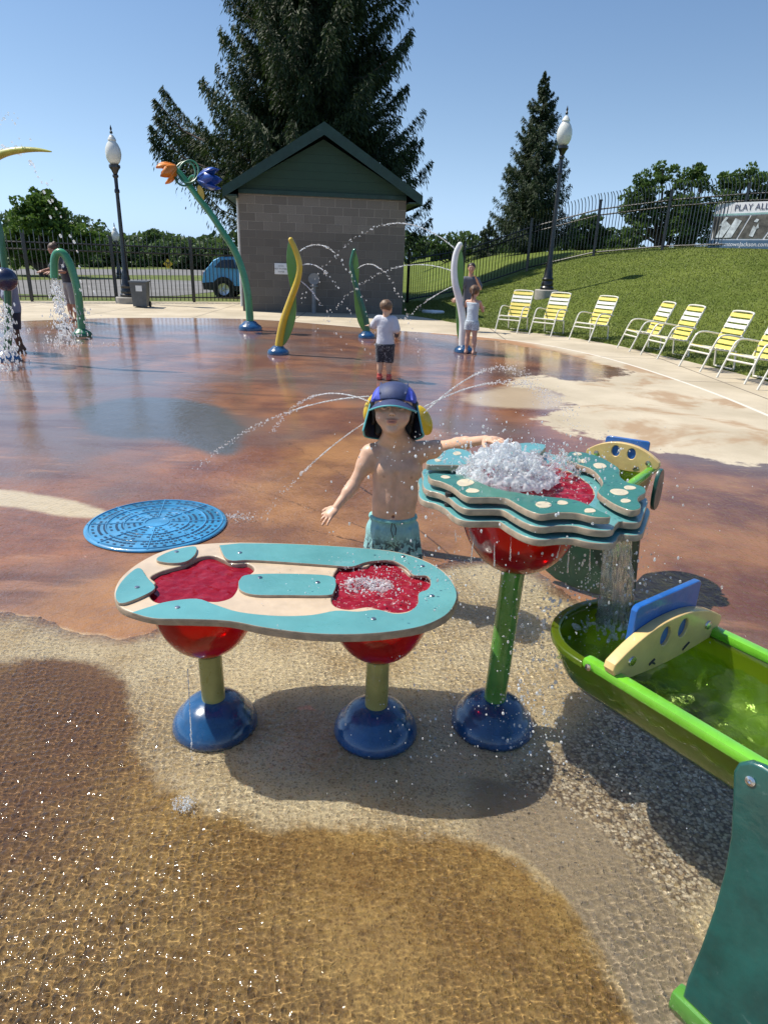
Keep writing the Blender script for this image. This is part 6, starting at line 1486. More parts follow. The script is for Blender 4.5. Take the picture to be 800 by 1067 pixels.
def spruce(name, loc, H, Rf, label, nlev, per, dens, q, tint=((.010, .024, .009), (.046, .070, .022)), seed=1, droop=.28, trunk_r=.25, z0f=.04, group=None, long_=()):
    r_ = np.random.RandomState(seed); o = empty(name, loc, label, 'tree', group)
    mb = MB(); mb.tube([(0, 0, -.5), (0, 0, H*.3), (0, 0, H*.7), (0, 0, H*.985)], [trunk_r, trunk_r*.75, trunk_r*.35, .02], 10); mb.build('trunk', 'bark', o)
    Cs, Ds, Us, Ls, Ws, br = [], [], [], [], [], MB()
    for lv in range(nlev):
        t = z0f+(1-z0f)*(lv/nlev)**.95; zz = H*t
        m_ = max(3, int(per*(1-.5*t)))
        ext_ = [(a_, l_) for a_, t0_, l_ in long_ if t0_ <= t < t0_+(1-z0f)/nlev*1.3]
        for k in range(m_+len(ext_)):
            az = r_.uniform(0, 2*math.pi); z = zz+r_.uniform(-.5, .5)*H/nlev; L = Rf(t)*(r_.uniform(.55, .9) if r_.uniform() < .6 else r_.uniform(.9, 1.18))
            if k >= m_: az, L = ext_[k-m_]
            if L < .15: L = .15
            d = np.array([math.cos(az), math.sin(az), 0.]); s = np.linspace(0, 1, 12); up_ = -.15+.55*t
            path = d[None]*(s*L)[:, None]+np.array([0, 0, 1.])*((z+up_*s*L-droop*L*np.sin(s*math.pi*.75)+.22*L*s**3))[:, None]
            if k % 2 == 0: br.tube([tuple(p_) for p_ in path[::3]]+[tuple(path[-1])], [max(.008, .035*L/3*(1-i/5)) for i in range(5)], 4, cap=False)
            n_ = int(dens*L*(1 if L > .6 else 1.6)*(1.8 if k >= m_ else 1))+6
            u = r_.uniform(.12, 1, n_)**.8; base = np.stack([np.interp(u, s, path[:, i]) for i in range(3)], 1)
            sd_ = r_.choice([-1, 1], n_); side = np.array([-d[1], d[0], 0.]); spread = (1-u)*.34*L+.10*min(L, 1.5)
            offs = r_.uniform(0, 1, n_)*spread
            C_ = base+side[None]*(sd_*offs)[:, None]+d[None]*(offs*.45)[:, None]; hang = r_.exponential(.10, n_)*min(2.2, L)*(.5+.6*(offs/(spread+1e-6)))
            C_[:, 2] -= hang+.12*offs
            D_ = d[None]*.5+side[None]*(sd_*.45)[:, None]+r_.normal(0, .25, (n_, 3)); D_[:, 2] -= .55+hang*1.3; D_ = unit(D_)
            U_ = unit(np.cross(D_, r_.normal(0, 1, (n_, 3))))
            Cs.append(C_); Ds.append(D_); Us.append(U_); Ls.append(q*r_.uniform(.6, 1.4, n_)); Ws.append(q*r_.uniform(.13, .26, n_))
    C_, D_, U_, L_, W_ = [np.concatenate(x) for x in (Cs, Ds, Us, Ls, Ws)]
    V_, F_ = quads_from(C_, D_, U_, L_, W_)
    g = r_.uniform(0, 1, len(C_))**1.3; g = g[:, None]; col_ = np.array(tint[0])*(1-g)+np.array(tint[1])*g
    print(name, len(F_)); br.build('branch_wood', 'bark', o, flat=True) if len(F_) > 60000 else None
    np_mesh('crown', V_, F_, 'needle', o, vcol=np.repeat(col_, 4, 0)); return o
def broadleaf(name, loc, H, spec, label, leaf=.16, dens=1., tint=((.020, .045, .010), (.075, .13, .025)), seed=1, trunk=.2, group=None, bark='bark', stems=1):
    """spec: list of clumps (dx, dy, z, radius)"""
    r_ = np.random.RandomState(seed); o = empty(name, loc, label, 'tree', group); mb = MB()
    fork = min(c[2]-c[3] for c in spec)*.75+.25
    for st_ in range(stems):
        x0 = (st_-(stems-1)/2)*trunk*2.2; mb.tube([(x0, 0, -.5), (x0*1.3, .0, fork*.5), (x0*1.8+.05, 0, fork), (x0*2.2, 0, fork+H*.22)], [trunk, trunk*.8, trunk*.65, trunk*.3], 8)
    for c in spec:
        mb.tube([(0, 0, max(.3, fork*.8)), (c[0]*.5, c[1]*.5, fork+(c[2]-fork)*.45), (c[0], c[1], c[2]), (c[0]*1.1, c[1]*1.1, c[2]+c[3]*.6)], [trunk*.5, trunk*.35, trunk*.18, .02], 6)
    mb.build('trunk', bark, o)
    Cs, Ts = [], []
    for c in spec:
        nsub = max(14, int(30*c[3]**1.0))
        for k in range(nsub):
            v = r_.normal(0, 1, 3); v /= np.linalg.norm(v); rr = c[3]*r_.uniform(.25, 1.05); cc_ = np.array(c[:3])+v*rr*np.array([1, 1, .85]); sr = c[3]*r_.uniform(.22, .46)
            n_ = int(dens*480*sr**2/(leaf/.16)**2)+20
            w_ = r_.normal(0, 1, (n_, 3)); w_ = unit(w_)*(sr*r_.uniform(.25, 1.0, n_)**.5)[:, None]; w_[:, 2] *= .62
            Cs.append(cc_+w_); Ts.append(np.full(n_, r_.uniform(0, 1)))
    C_ = np.concatenate(Cs); T_ = np.concatenate(Ts); n_ = len(C_)
    D_ = unit(r_.normal(0, 1, (n_, 3))+np.array([0, 0, -.3])); U_ = unit(np.cross(D_, r_.normal(0, 1, (n_, 3))))
    V_, F_ = quads_from(C_, D_, U_, leaf*r_.uniform(.7, 1.4, n_), leaf*r_.uniform(.5, .9, n_))
    g = np.clip(T_*.6+r_.uniform(0, .4, n_), 0, 1)[:, None]; col_ = (np.array(tint[0])*(1-g)+np.array(tint[1])*g)*1.35
    print(name, len(F_)); np_mesh('crown', V_, F_, 'leaf', o, vcol=np.repeat(col_, 4, 0)); return o
def up(px, py, Y): return at(px, py, Y)
# big spruce behind the building
Yb_ = 29.; c_ = at(328, 300, Yb_); top = 17.5
def R_big(t): return float(np.interp(t, [0, .10, .30, .5, .7, .85, 1], [4.3, 4.3, 4.0, 3.5, 2.8, 1.9, .15]))
spruce('spruce_tree', (c_.x, Yb_, -.2), top, R_big, 'huge dark spruce with drooping branches towering behind the block building', 48, 15, 200, .22, seed=5, trunk_r=.38, z0f=.2, long_=((2.72, .40, 7.3), (2.95, .36, 6.6), (2.6, .34, 6.9), (3.2, .31, 6.2)))
cB = at(550, 262, 38); gzB = ground_z(cB.x, 38); hB = 0
bB = Vector((cB.x, 38, gzB)); HBt = solve_h(bB, 74); print('spruce2', HBt)
def R_s2(t): return float(np.interp(t, [0, .08, .12, .35, .45, .7, 1], [.4, .8, 2.1, 1.7, 1.45, 1.0, .08]))
spruce('spruce_tree', bB, HBt, R_s2, 'tall narrow spruce standing alone left of the right lamp post', 42, 12, 170, .18, seed=8, droop=.22, trunk_r=.22, tint=((.016, .032, .014), (.05, .08, .03)))
cC = at(506, 285, 46); bC = Vector((cC.x, 46, .6)); HC_ = solve_h(bC, 229)
spruce('spruce_tree', bC, HC_, lambda t: float(np.interp(t, [0, .2, 1], [2.1, 1.7, .05])), 'small conical spruce left of the tall narrow spruce', 20, 9, 60, .24, seed=9, trunk_r=.12, tint=((.014, .03, .012), (.045, .075, .025)))
def clumps_px(px_list, Y, loc, jit=.0):
    """clump centres seen at pixels with radius in px, spread in depth"""
    out_ = []; r_ = random.Random(int(px_list[0][0])+3)
    for x, y, r in px_list:
        rr = r*Y*1.02/FOC; dy = r_.uniform(-1, 1)*rr*.8; p_ = at(x, y, Y+dy); out_.append((p_.x-loc.x, dy, p_.z-loc.z, rr))
    return out_
def tree_px(name, bx_, Y, clumps, label, gz_=None, **kw):
    z_ = gz_ if gz_ is not None else ground_z(at(bx_, 280, Y).x, Y); p_ = at(bx_, 280, Y); loc = Vector((p_.x, Y, z_)); sp = clumps_px(clumps, Y, loc)
    return broadleaf(name, loc, max(c[2] for c in sp), sp, label, **kw)
GL = 'trees along the horizon behind the fence'
tree_px('broadleaf_tree', 45, 42, [(45, 208, 12), (40, 228, 22), (20, 240, 18), (68, 238, 20), (92, 250, 15), (5, 252, 18), (48, 256, 22), (80, 262, 14), (25, 264, 18), (55, 215, 10)], 'wide bright green tree at the far left behind the arch sprayer', gz_=-.25, seed=11, leaf=.24, dens=.85, tint=((.028, .065, .012), (.10, .17, .03)), trunk=.3)
tree_px('broadleaf_tree', 684, 36, [(672, 196, 16), (690, 182, 12), (657, 215, 14), (668, 228, 14), (680, 214, 14), (697, 228, 16), (700, 205, 9), (686, 245, 12), (660, 240, 12)], 'twin-trunk tree with round clumps behind the curved fence, left of the banner', seed=12, leaf=.15, dens=.72, trunk=.16, stems=2, tint=((.024, .05, .014), (.09, .15, .035)))
tree_px('broadleaf_tree', 716, 35, [(721, 181, 13), (712, 192, 10), (730, 192, 9), (716, 215, 17), (708, 235, 16), (724, 240, 16), (735, 222, 14), (712, 252, 12)], 'tall tree with rounded top close to the left of the banner', seed=13, leaf=.15, dens=.72, trunk=.16, tint=((.022, .048, .014), (.085, .145, .035)))
tree_px('broadleaf_tree', 770, 34, [(752, 192, 13), (770, 188, 15), (790, 190, 15), (760, 212, 18), (785, 212, 18), (748, 232, 14), (806, 205, 18), (770, 235, 16), (800, 232, 16)], 'broad green tree rising behind the banner', seed=14, leaf=.15, dens=.72, trunk=.2, tint=((.024, .052, .016), (.10, .16, .042)))
tree_px('broadleaf_tree', 612, 50, [(600, 240, 12), (615, 236, 13), (628, 245, 12), (607, 255, 12), (622, 258, 12), (592, 255, 9)], 'round dark tree behind the curved fence right of the lamp post', seed=15, leaf=.26, trunk=.2, tint=((.022, .048, .016), (.06, .11, .03)))
tree_px('broadleaf_tree', 650, 46, [(648, 250, 10), (660, 252, 9), (640, 256, 7)], 'low bush tree behind the fence below the twin-trunk tree', seed=16, leaf=.24, trunk=.1, tint=((.022, .05, .016), (.07, .12, .03)))
tree_px('broadleaf_tree', 470, 62, [(440, 262, 9), (455, 264, 9), (470, 262, 10), (486, 264, 9)], 'low dark tree between the building and the small spruce', gz_=.3, seed=17, leaf=.34, trunk=.15, group=None, tint=((.02, .045, .015), (.06, .11, .03)))
tree_px('broadleaf_tree', 532, 60, [(520, 262, 9), (532, 258, 11), (544, 262, 10), (525, 270, 8), (540, 271, 8)], 'light green rounded tree beside the foot of the tall narrow spruce', gz_=.5, seed=18, leaf=.34, trunk=.15, tint=((.04, .085, .02), (.11, .18, .04)))
bgt = [(112, 262, 13, 70, 'rounded tree directly left of the small distant lamp post'), (138, 264, 12, 72, 'low round tree between the distant lamp and the near lamp post'), (160, 247, 7, 150, 'far tree poking above the skyline between lamp post and building'), (172, 264, 13, 76, 'mid green tree behind the yellow road sign'), (196, 264, 12, 70, 'tree at the skyline just left of the blue car'), (216, 264, 13, 74, 'dense tree directly above the blue car'), (240, 266, 13, 70, 'tree touching the building corner on the left'), (14, 270, 14, 64, 'dark tree beneath the wide bright tree at the left edge'), (88, 270, 13, 66, 'dark tree right behind the green arch'), (56, 272, 14, 64, 'shaded tree behind the leaning adult')]
for i, (x, y, r, Y, lb) in enumerate(bgt):
    tree_px('broadleaf_tree', x, Y, [(x, y, r), (x-r*.7, y+4, r*.7), (x+r*.7, y+3, r*.7), (x, y+9, r*.9), (x-r*.8, y+12, r*.6), (x+r*.8, y+12, r*.6)], lb, gz_=-.23, seed=30+i, leaf=.005*Y, dens=.75, trunk=.2, group=GL, tint=((.042, .075, .032), (.10, .155, .055)) if i % 2 else ((.034, .062, .030), (.085, .13, .055)))
# far wood line closing the horizon
r_ = np.random.RandomState(44); n_ = 26000; X_ = r_.uniform(-240, 260, n_); Yl = 190+r_.uniform(-8, 8, n_); hgt_ = 6+2.2*np.sin(X_*.05)+1.6*np.sin(X_*.13+1)+1.0*np.sin(X_*.31+2); Z_ = r_.uniform(0, 1, n_)**.8*hgt_
V_, F_ = quads_from(np.stack([X_, Yl, Z_], 1), unit(r_.normal(0, 1, (n_, 3))), unit(r_.normal(0, 1, (n_, 3))), r_.uniform(1., 2.2, n_), r_.uniform(.8, 1.6, n_))
g = r_.uniform(0, 1, n_)[:, None]; tag(np_mesh('distant_woods', V_, F_, 'leaf', vcol=np.repeat(np.array((.04, .07, .035))*(1-g)+np.array((.08, .12, .05))*g, 4, 0)), 'far tree line along the whole horizon', 'woods', kind='stuff')

# ---------------------------------------------------------------- vehicles
M['carglass'] = pm('car_glass', (.015, .02, .025), .08, .1, 2, 10, 0, coat=1)
M['tyre'] = pm('tyre_rubber', (.015, .015, .016), .8, .1, 10, 60, .001); M['rim'] = pm('alloy_rim', (.55, .56, .58), .3, .1, 8, 40, 0, metallic=.8)
M['taillight'] = pm('taillight', (.35, .01, .01), .2, .1, 8, 40, 0, coat=1); M['cladding'] = pm('black_cladding', (.02, .02, .022), .6, .1, 8, 60, .001)
def car(name, loc, rz, paint, label, L=4.4, Hc=1.62, Wc=1.82, detail=True, group=None):
    """rear at -X, front at +X, side facing -Y"""
    o = empty(name, loc, label, 'car', group, rz); k = L/4.4; hz = Hc/1.62
    prof = [(-2.12, .42), (-2.18, .62), (-2.14, .95), (-2.02, 1.08), (-1.72, 1.46), (-1.48, 1.58), (-.6, 1.62), (.15, 1.58), (.85, 1.18), (1.05, 1.08), (1.95, .93), (2.16, .75), (2.18, .45), (2.0, .30), (-1.95, .30)]
    bm = bmesh.new(); rings = []
    for yi, (yy, top_in) in enumerate(((-Wc/2, .0), (-Wc/2+.05, 0), (Wc/2-.05, 0), (Wc/2, 0))):
        ring_ = []
        for x, z in prof:
            zz = z*hz; inn = .20*max(0, (z-1.0)/.6); y_ = yy-math.copysign(inn, yy); e_ = .03 if abs(yy) == Wc/2 else 0
            ring_.append(bm.verts.new((x*k*(1-e_*.3), y_, zz-(e_ if z > 1.4 else -e_*(1 if z < .5 else 0)))))
        rings.append(ring_)
    m_ = len(prof)
    for a, b_ in zip(rings[:-1], rings[1:]):
        for i in range(m_): bm.faces.new((a[i], a[(i+1) % m_], b_[(i+1) % m_], b_[i]))
    bm.faces.new(rings[0][::-1]); bm.faces.new(rings[-1]); bmesh.ops.recalc_face_normals(bm, faces=bm.faces); bmesh.ops.bevel(bm, geom=[e for e in bm.edges if abs(e.verts[0].co.y-e.verts[1].co.y) < .02 and abs(e.verts[0].co.y) > Wc/2-.3], offset=.02, segments=2, affect='EDGES')
    me = bpy.data.meshes.new('body'); bm.to_mesh(me); bm.free(); me.materials.append(paint); [setattr(p_, 'use_smooth', True) for p_ in me.polygons]; me.set_sharp_from_angle(angle=R(25)); link('body', me, o)
    def side(name_, poly, mat_, d=.008):
        for s in (-1, 1):
            mb = MB(); V_ = [(x*k, s*(Wc/2+d-.20*max(0, (z-1.0)/.6)), z*hz) for x, z in poly]; V2 = [(a, b_-s*.03, c) for a, b_, c in V_]; n2 = len(poly)
            mb.add(V_+V2, [tuple(range(n2)), tuple(range(n2, 2*n2))[::-1]]+[(i, (i+1) % n2, n2+(i+1) % n2, n2+i) for i in range(n2)], 0, False); mb.build(name_, mat_, o, flat=True)
    side('window', [(-1.70, 1.18), (-1.42, 1.46), (-.95, 1.50), (-.85, 1.16)], 'carglass'); side('window', [(-.80, 1.15), (-.88, 1.50), (-.05, 1.50), (.05, 1.13)], 'carglass'); side('window', [(.12, 1.12), (.02, 1.49), (.22, 1.45), (.72, 1.13)], 'carglass')
    mb = MB(); mb.add([(-2.06*k, -.62, 1.10*hz), (-2.06*k, .62, 1.10*hz), (-1.77*k, .55, 1.46*hz), (-1.77*k, -.55, 1.46*hz)], [(0, 1, 2, 3)], 0, False); mb.build('rear_window', 'carglass', o)
    if detail:
        side('lower_cladding', [(-2.14, .32), (-2.16, .58), (-1.80, .62), (-.95, .50), (.95, .50), (1.8, .62), (2.15, .56), (2.1, .32)], 'cladding', .012)
        for s in (-1, 1): mb = MB(); mb.box((-2.08*k, s*.72, .92*hz), (.14, .34, .14), bev=.03); mb.build('taillight', 'taillight', o)
        for s in (-1, 1): mb = MB(); mb.tube([(-1.4*k, s*.62, 1.62*hz), (-1.2*k, s*.62, 1.67*hz), (.0, s*.62, 1.66*hz)], .018, 6); mb.build('roof_rail', 'black', o)
    for x in (-1.35, 1.32):
        for s in (-1, 1):
            rt = Matrix.Rotation(math.pi/2, 3, 'X')
            if detail: mb = MB(); mb.lathe([(.43, -.01), (.43, .01)], (0, 0, 0), 28, rot=rt); mb.v = [(v[0]+x*k, v[1]+s*(Wc/2+.012), v[2]+.38) for v in mb.v]; mb.build('wheel_arch', 'cladding', o, flat=True)
            mb = MB(); mb.lathe([(.22, -.11), (.32, -.11), (.345, -.08), (.345, .08), (.32, .11), (.22, .11)], (0, 0, 0), 28, rot=rt); mb.v = [(v[0]+x*k, v[1]+s*(Wc/2-.08), v[2]+.345) for v in mb.v]; wh = mb.build('wheel', 'tyre', o)
            mb = MB(); mb.lathe([(.225, -.02), (.225, .02), (.19, .0), (0, .0)], (0, 0, 0), 24, rot=rt)
            for q in range(5):
                a = q*2*math.pi/5; mb.tube([(0, s*-.03, 0), (math.cos(a)*.21, s*-.03, math.sin(a)*.21)], [.05, .03], 6)
            mb.v = [(v[0]+x*k, v[1]+s*(Wc/2+.035), v[2]+.345) for v in mb.v]; mb.build('rim', 'rim', wh)
    return o
pb = pm('light_blue_car_paint', (.11, .43, .74), .3, .05, 2, 10, 0, coat=1, coatr=.03)
cp = at(211, 314, 27.6); sc_ = 1.0
car('parked_car', (cp.x+2.2, 27.6+.9, -.22), R(3), pb, 'light blue small suv with black cladding parked behind the fence, partly hidden by the building', L=4.4, Hc=1.58)
ps = pm('silver_car_paint', (.40, .42, .44), .3, .05, 2, 10, 0, coat=1); pw = pm('white_car_paint', (.70, .70, .70), .35, .05, 2, 10, 0, coat=1); pk = pm('dark_car_paint', (.03, .03, .035), .35, .05, 2, 10, 0, coat=1)
for (x, y, Y, pt, lb, rz_) in ((185, 296, 80, pw, 'distant pale car left of the other one far across the road', 80), (201, 296, 88, pw, 'distant white car, right one of the pair beyond the road', 65), (44, 296, 78, ps, 'distant silver car behind the fence at the leaning adult', 30)):
    p_ = at(x, y, Y); car('parked_car', (p_.x, Y, -.22), R(rz_), pt, lb, detail=False, L=4.4 if Y < 50 else 3.6, Hc=1.5)
# yellow road sign
p_ = at(177, 294, 58); o = empty('road_sign', (p_.x, 58, -.22), 'small yellow diamond road sign on a thin post beyond the fence', 'sign'); zt_ = at(177, 275, 58).z+.22
mb = MB(); mb.tube([(0, 0, 0), (0, 0, zt_+.2)], .03, 6); mb.build('post', 'steel', o)
mb = MB(); mb.box((0, -.05, zt_), (.55, .03, .55), Matrix.Rotation(R(45), 3, 'Y'), bev=.01); mb.build('plate', pm('sign_yellow', (.75, .50, .02), .5, .1, 3, 20, 0), o)
mb = MB(); mb.tube([(-.0, -.075, zt_-.22), (0, -.075, zt_+.12)], .04, 6); mb.tube([(0, -.075, zt_+.0), (-.18, -.075, zt_+.16)], .035, 6); mb.tube([(0, -.075, zt_+.0), (.18, -.075, zt_+.16)], .035, 6); mb.build('symbol', 'black', o)

# ---------------------------------------------------------------- water in the air
def jet(S_, E_, apex, label, r=.006, solid=.45, seed=0, dens=95, name='water_jet', spread=.012, grow=1.0):
    """one arc of water: unbroken at the nozzle, breaking into drops; one mesh"""
    S_, E_ = Vector(S_), Vector(E_); rr = np.random.RandomState(seed); L = (E_-S_).length*1.15
    def P_(t): p_ = S_.lerp(E_, t); p_.z += 4*apex*t*(1-t); return p_
    V0, F0 = ico_unit(); Vs, Fs = [], []; cnt = 0
    n_ = int(L*dens)
    for i in range(n_):
        t = (i+rr.uniform(0, 1))/n_; p_ = P_(t); dr = (P_(min(1, t+.01))-P_(max(0, t-.01))).normalized()
        if t > solid and rr.uniform() < .35*(t-solid)/(1-solid)+.1*math.sin(i*.7)**2: continue
        sp = spread*max(0, t-solid*.6)*2; q = np.array(p_)+rr.normal(0, 1, 3)*sp
        st = 3.2 if t < solid else 1.5
        rad = r*rr.uniform(.6, 1.2)*(1+.3*t*grow); A_ = V0*rad; dv = np.array(dr); A_ = A_+np.outer(A_@dv, dv)*(st-1)
        Vs.append(A_+q); Fs.append(F0+cnt); cnt += len(V0)
    # continuous thread
    k_ = max(3, int(14*solid)); base_ = cnt; mb = MB(); mb.tube([P_(solid*i/k_) for i in range(k_+1)], [r*.62*(1-.4*i/k_) for i in range(k_+1)], 6)
    V_ = np.concatenate([np.concatenate(Vs), np.array([tuple(v) for v in mb.v])]) if solid > 0 else np.concatenate(Vs)
    tri = [ (f[0], f[i], f[i+1]) for f in mb.f for i in range(1, len(f)-1)]
    F_ = np.concatenate([np.concatenate(Fs), np.array(tri)+cnt]) if solid > 0 else np.concatenate(Fs)
    o = np_mesh(name, V_, F_, 'jet', smooth=True); tag(o, label, 'water jet', kind='stuff'); return o
yb_ = 3.3
def pj(x, y, Y): return at(x, y, Y)
jet(at(384, 413, yb_), gp(205, 490), .12, 'water arc reaching far left from the yellow petals, above the blue grate', .0040, .35, 1)
jet(at(384, 418, yb_), gp(283, 452), .16, 'upper short water arc left of the cap', .0038, .5, 2)
jet(at(384, 438, yb_), gp(272, 541), .05, 'low water arc ending beside the blue grate', .0036, .6, 3)
jet(at(442, 424, yb_), Vector((gp(600, 445).x, gp(600, 445).y, 0)), .26, 'water arc flying right from the yellow petals over the tall table', .0045, .3, 4, spread=.03)
jet(at(442, 430, yb_), Vector((gp(570, 430).x, gp(570, 430).y, 0)), .34, 'second water arc right of the cap', .0042, .3, 5, spread=.03)
Yw = gp(483, 367).y; Yy = gp(290, 369).y; Yg = gp(382, 352).y
for i, (a, Ya, b_, ap, lb) in enumerate((((477, 262), Yw, (300, 345), 1.1, 'highest water arc from the white leaf sprayer toward the yellow one'), ((473, 283), Yw, (330, 345), .55, 'middle water arc from the white leaf sprayer across the block wall'), ((474, 297), Yw, (400, 352), .1, 'low water line from the white leaf sprayer over the grass'),
        ((312, 262), Yy, (395, 365), .65, 'upper water arc from the yellow leaf sprayer'), ((313, 277), Yy, (380, 372), .45, 'middle water arc from the yellow leaf sprayer'), ((312, 292), Yy, (360, 372), .18, 'low water arc from the yellow leaf sprayer'), ((372, 280), Yg, (440, 372), .55, 'thin water arc from the dark green leaf sprayer'))):
    jet(at(*a, Ya), gp(*b_), ap, lb, .010, .4, 20+i, dens=22, spread=.03)
Ya_ = gp(8, 376).y
jet(at(-16, 182, Ya_), gp(98, 330, .4), 1.15, 'broken water arc falling between the left post and the arch', .016, .15, 31, dens=20, spread=.06)
jet(at(0, 134, Ya_), at(48, 205, Ya_), .45, 'thin drops falling from the overhead leaf tip', .010, .0, 32, dens=20, spread=.04)
# pouring water of the arch and left post
def curtain(name, p0, p1, r0, r1, n_, label, seed=0, rad=(.008, .02), mat='foam'):
    rr = np.random.RandomState(seed); p0, p1 = np.array(p0), np.array(p1); t = rr.uniform(0, 1, n_)**.8; C = p0+(p1-p0)*t[:, None]+rr.normal(0, 1, (n_, 3))*((r0+(r1-r0)*t)[:, None])*np.array([1, 1, .6]); C[:, 2] = np.maximum(C[:, 2], .01)
    return tag(drops_mesh(name, C, rr.uniform(*rad, n_), mat, None, np.tile([1, 1, 2.2], (n_, 1)), seed), label, 'falling water', kind='stuff')
Yc = gp(86, 350).y
curtain('falling_water', at(57, 290, Yc), gp(71, 359), .035, .09, 420, 'white water pouring from the hooked green arch onto the pad', 41, (.006, .016))
curtain('falling_water', gp(71, 359), gp(70, 360)+Vector((0, 0, .05)), .30, .35, 110, 'splash ring of the arch on the pad', 42, (.005, .014))
curtain('falling_water', at(8, 318, Ya_-.2), gp(8, 386), .05, .10, 240, 'water running down the dark green post at the left edge', 43, (.006, .016))
curtain('falling_water', at(84, 318, Yc-.08), gp(87, 349), .05, .05, 90, 'drops running down the outer leg of the arch', 44, (.005, .014))
# the bubbling crown on the tall table
ctr3 = gp(532, 494, ZA); ctr3.z = ZA-.02
def splash_mesh(name, lo, hi, vox, fn, mat_, off):
    S = SDF(lo, hi, vox); fn(S); P_, Q_ = S.mesh(); return np_mesh(name, P_-np.array(off), Q_, mat_, None, smooth=True)
rr = np.random.RandomState(5)
def crown_fn(S):
    for i in range(1900):
        a = rr.uniform(0, 6.28); rad = math.sqrt(rr.uniform(0, 1)); x = math.cos(a)*rad*.150; y = math.sin(a)*rad*.125
        lump = .75+.35*math.sin(x*45+1)*math.cos(y*50)+.2*math.sin(x*90+y*70)
        top_ = .098*(1-rad**2.2)*lump*(1.15 if x < 0 else .85)+.012
        z = (1-rr.uniform(0, 1)**2.2)*top_; p_ = np.array([ctr3.x+x-.012, ctr3.y+y, ctr3.z+z]); d = rr.normal(0, 1, 3); d[2] = abs(d[2])*.5; d = d/np.linalg.norm(d)*rr.exponential(.006)
        S.cap(p_, p_+d, rr.uniform(.0020, .0060), rr.uniform(.0012, .004), k=.007)
    for i in range(26):
        a = rr.uniform(0, 6.28); x = math.cos(a)*rr.uniform(.02, .13); y = math.sin(a)*rr.uniform(.02, .11); p0 = np.array([ctr3.x+x-.012, ctr3.y+y, ctr3.z+.07*(1-(x*x+y*y)/.02)])
        v_ = np.array([x*.3, y*.3, rr.uniform(.02, .055)]); S.cap(p0, p0+v_, .0035, .0018, k=.004); S.cap(p0+v_, p0+v_, .0042, .0042, k=.003)
tag(splash_mesh('splash', (ctr3.x-.24, ctr3.y-.22, ctr3.z-.03), (ctr3.x+.24, ctr3.y+.22, ctr3.z+.22), .0026, crown_fn, 'foam', (0, 0, 0)), 'bubbling crown of white water on top of the tall water table', 'splash', kind='stuff')
def cup_fn(S):
    c_ = gp(383, 607, ZT)
    for i in range(650):
        a = rr.uniform(0, 6.28); rad = math.sqrt(rr.uniform(0, 1)); x, y = math.cos(a)*rad*.085, math.sin(a)*rad*.05; p_ = np.array([c_.x+x, c_.y+y, ZT-.014+rr.uniform(0, 1)**1.5*.034*(1.1-rad)])
        S.cap(p_, p_+rr.normal(0, .004, 3), rr.uniform(.0012, .0036), rr.uniform(.001, .0025), k=.003)
c_3 = gp(383, 607, ZT)
tag(splash_mesh('splash', (c_3.x-.12, c_3.y-.09, ZT-.03), (c_3.x+.12, c_3.y+.09, ZT+.05), .002, cup_fn, 'foam', (0, 0, 0)), 'low white bubbling water in the right basin of the low table', 'splash', kind='stuff')
def crown2(S):
    c_ = gp(572, 480, ZA)
    for i in range(180):
        a = rr.uniform(0, 6.28); rad = math.sqrt(rr.uniform(0, 1)); p_ = np.array([c_.x+math.cos(a)*rad*.13, c_.y+math.sin(a)*rad*.10, ZA-.02+rr.uniform(0, .06)*(1-rad*.6)]); S.cap(p_, p_+rr.normal(0, .014, 3), rr.uniform(.002, .006), rr.uniform(.0015, .004), k=.004)
c_2 = gp(572, 480, ZA)
tag(splash_mesh('splash', (c_2.x-.17, c_2.y-.14, ZA-.05), (c_2.x+.17, c_2.y+.14, ZA+.09), .0028, crown2, 'water', (0, 0, 0)), 'lower rippling splash at the back right of the tall table basin', 'splash', kind='stuff')
# waterfall from the tall table's lip into the trough
lip = gp(640, 560, .83); land = gp(640, 652, ZR-.06)
lip = Vector((lip.x, lip.y, .83)); land = Vector((land.x, land.y, ZR-.055)); print('fall', lip, land)
M['fallwater'] = water_mat('falling_water_clear', .16, (.97, .98, .95), .0, 70)
def fall_sheet(name, a0, a1, w0, w1, seed, label):
    r_ = np.random.RandomState(seed); na, nz = 120, 90; th = np.linspace(0, 2*math.pi, na, endpoint=False); V_ = []
    hs = [(r_.randint(3, 30), r_.uniform(0, 6.28), r_.uniform(-5, 5), r_.uniform(.02, .07), r_.uniform(5, 22), r_.uniform(0, 6)) for _ in range(22)]
    for i in range(nz+1):
        t = i/nz; c_ = Vector((a0.x+(a1.x-a0.x)*t**.55, a0.y+(a1.y-a0.y)*t**.55, a0.z+(a1.z-a0.z)*t)); rx = w0[0]+(w1[0]-w0[0])*t; ry = w0[1]+(w1[1]-w0[1])*t
        q = np.ones(na)
        for m_, ph, dr_, am, fz, p2_ in hs: q += am*np.sin(m_*th+ph+dr_*t+1.2*np.sin(fz*t+p2_))*(.5+.8*t)
        for k in range(na): V_.append((c_.x+math.cos(th[k])*rx*q[k], c_.y+math.sin(th[k])*ry*q[k], c_.z+.004*math.sin(th[k]*5+t*20)))
    F_ = [(i*na+k, i*na+(k+1) % na, (i+1)*na+(k+1) % na, (i+1)*na+k) for i in range(nz) for k in range(na)]
    return tag(np_mesh(name, V_, np.array(F_)[:, ::-1], 'fallwater', smooth=True), label, 'waterfall', kind='stuff')
fall_sheet('waterfall', lip+Vector((.0, 0, .004)), land, (.030, .016), (.040, .026), 3, 'clear sheet of water falling from the tall table lip into the green trough')
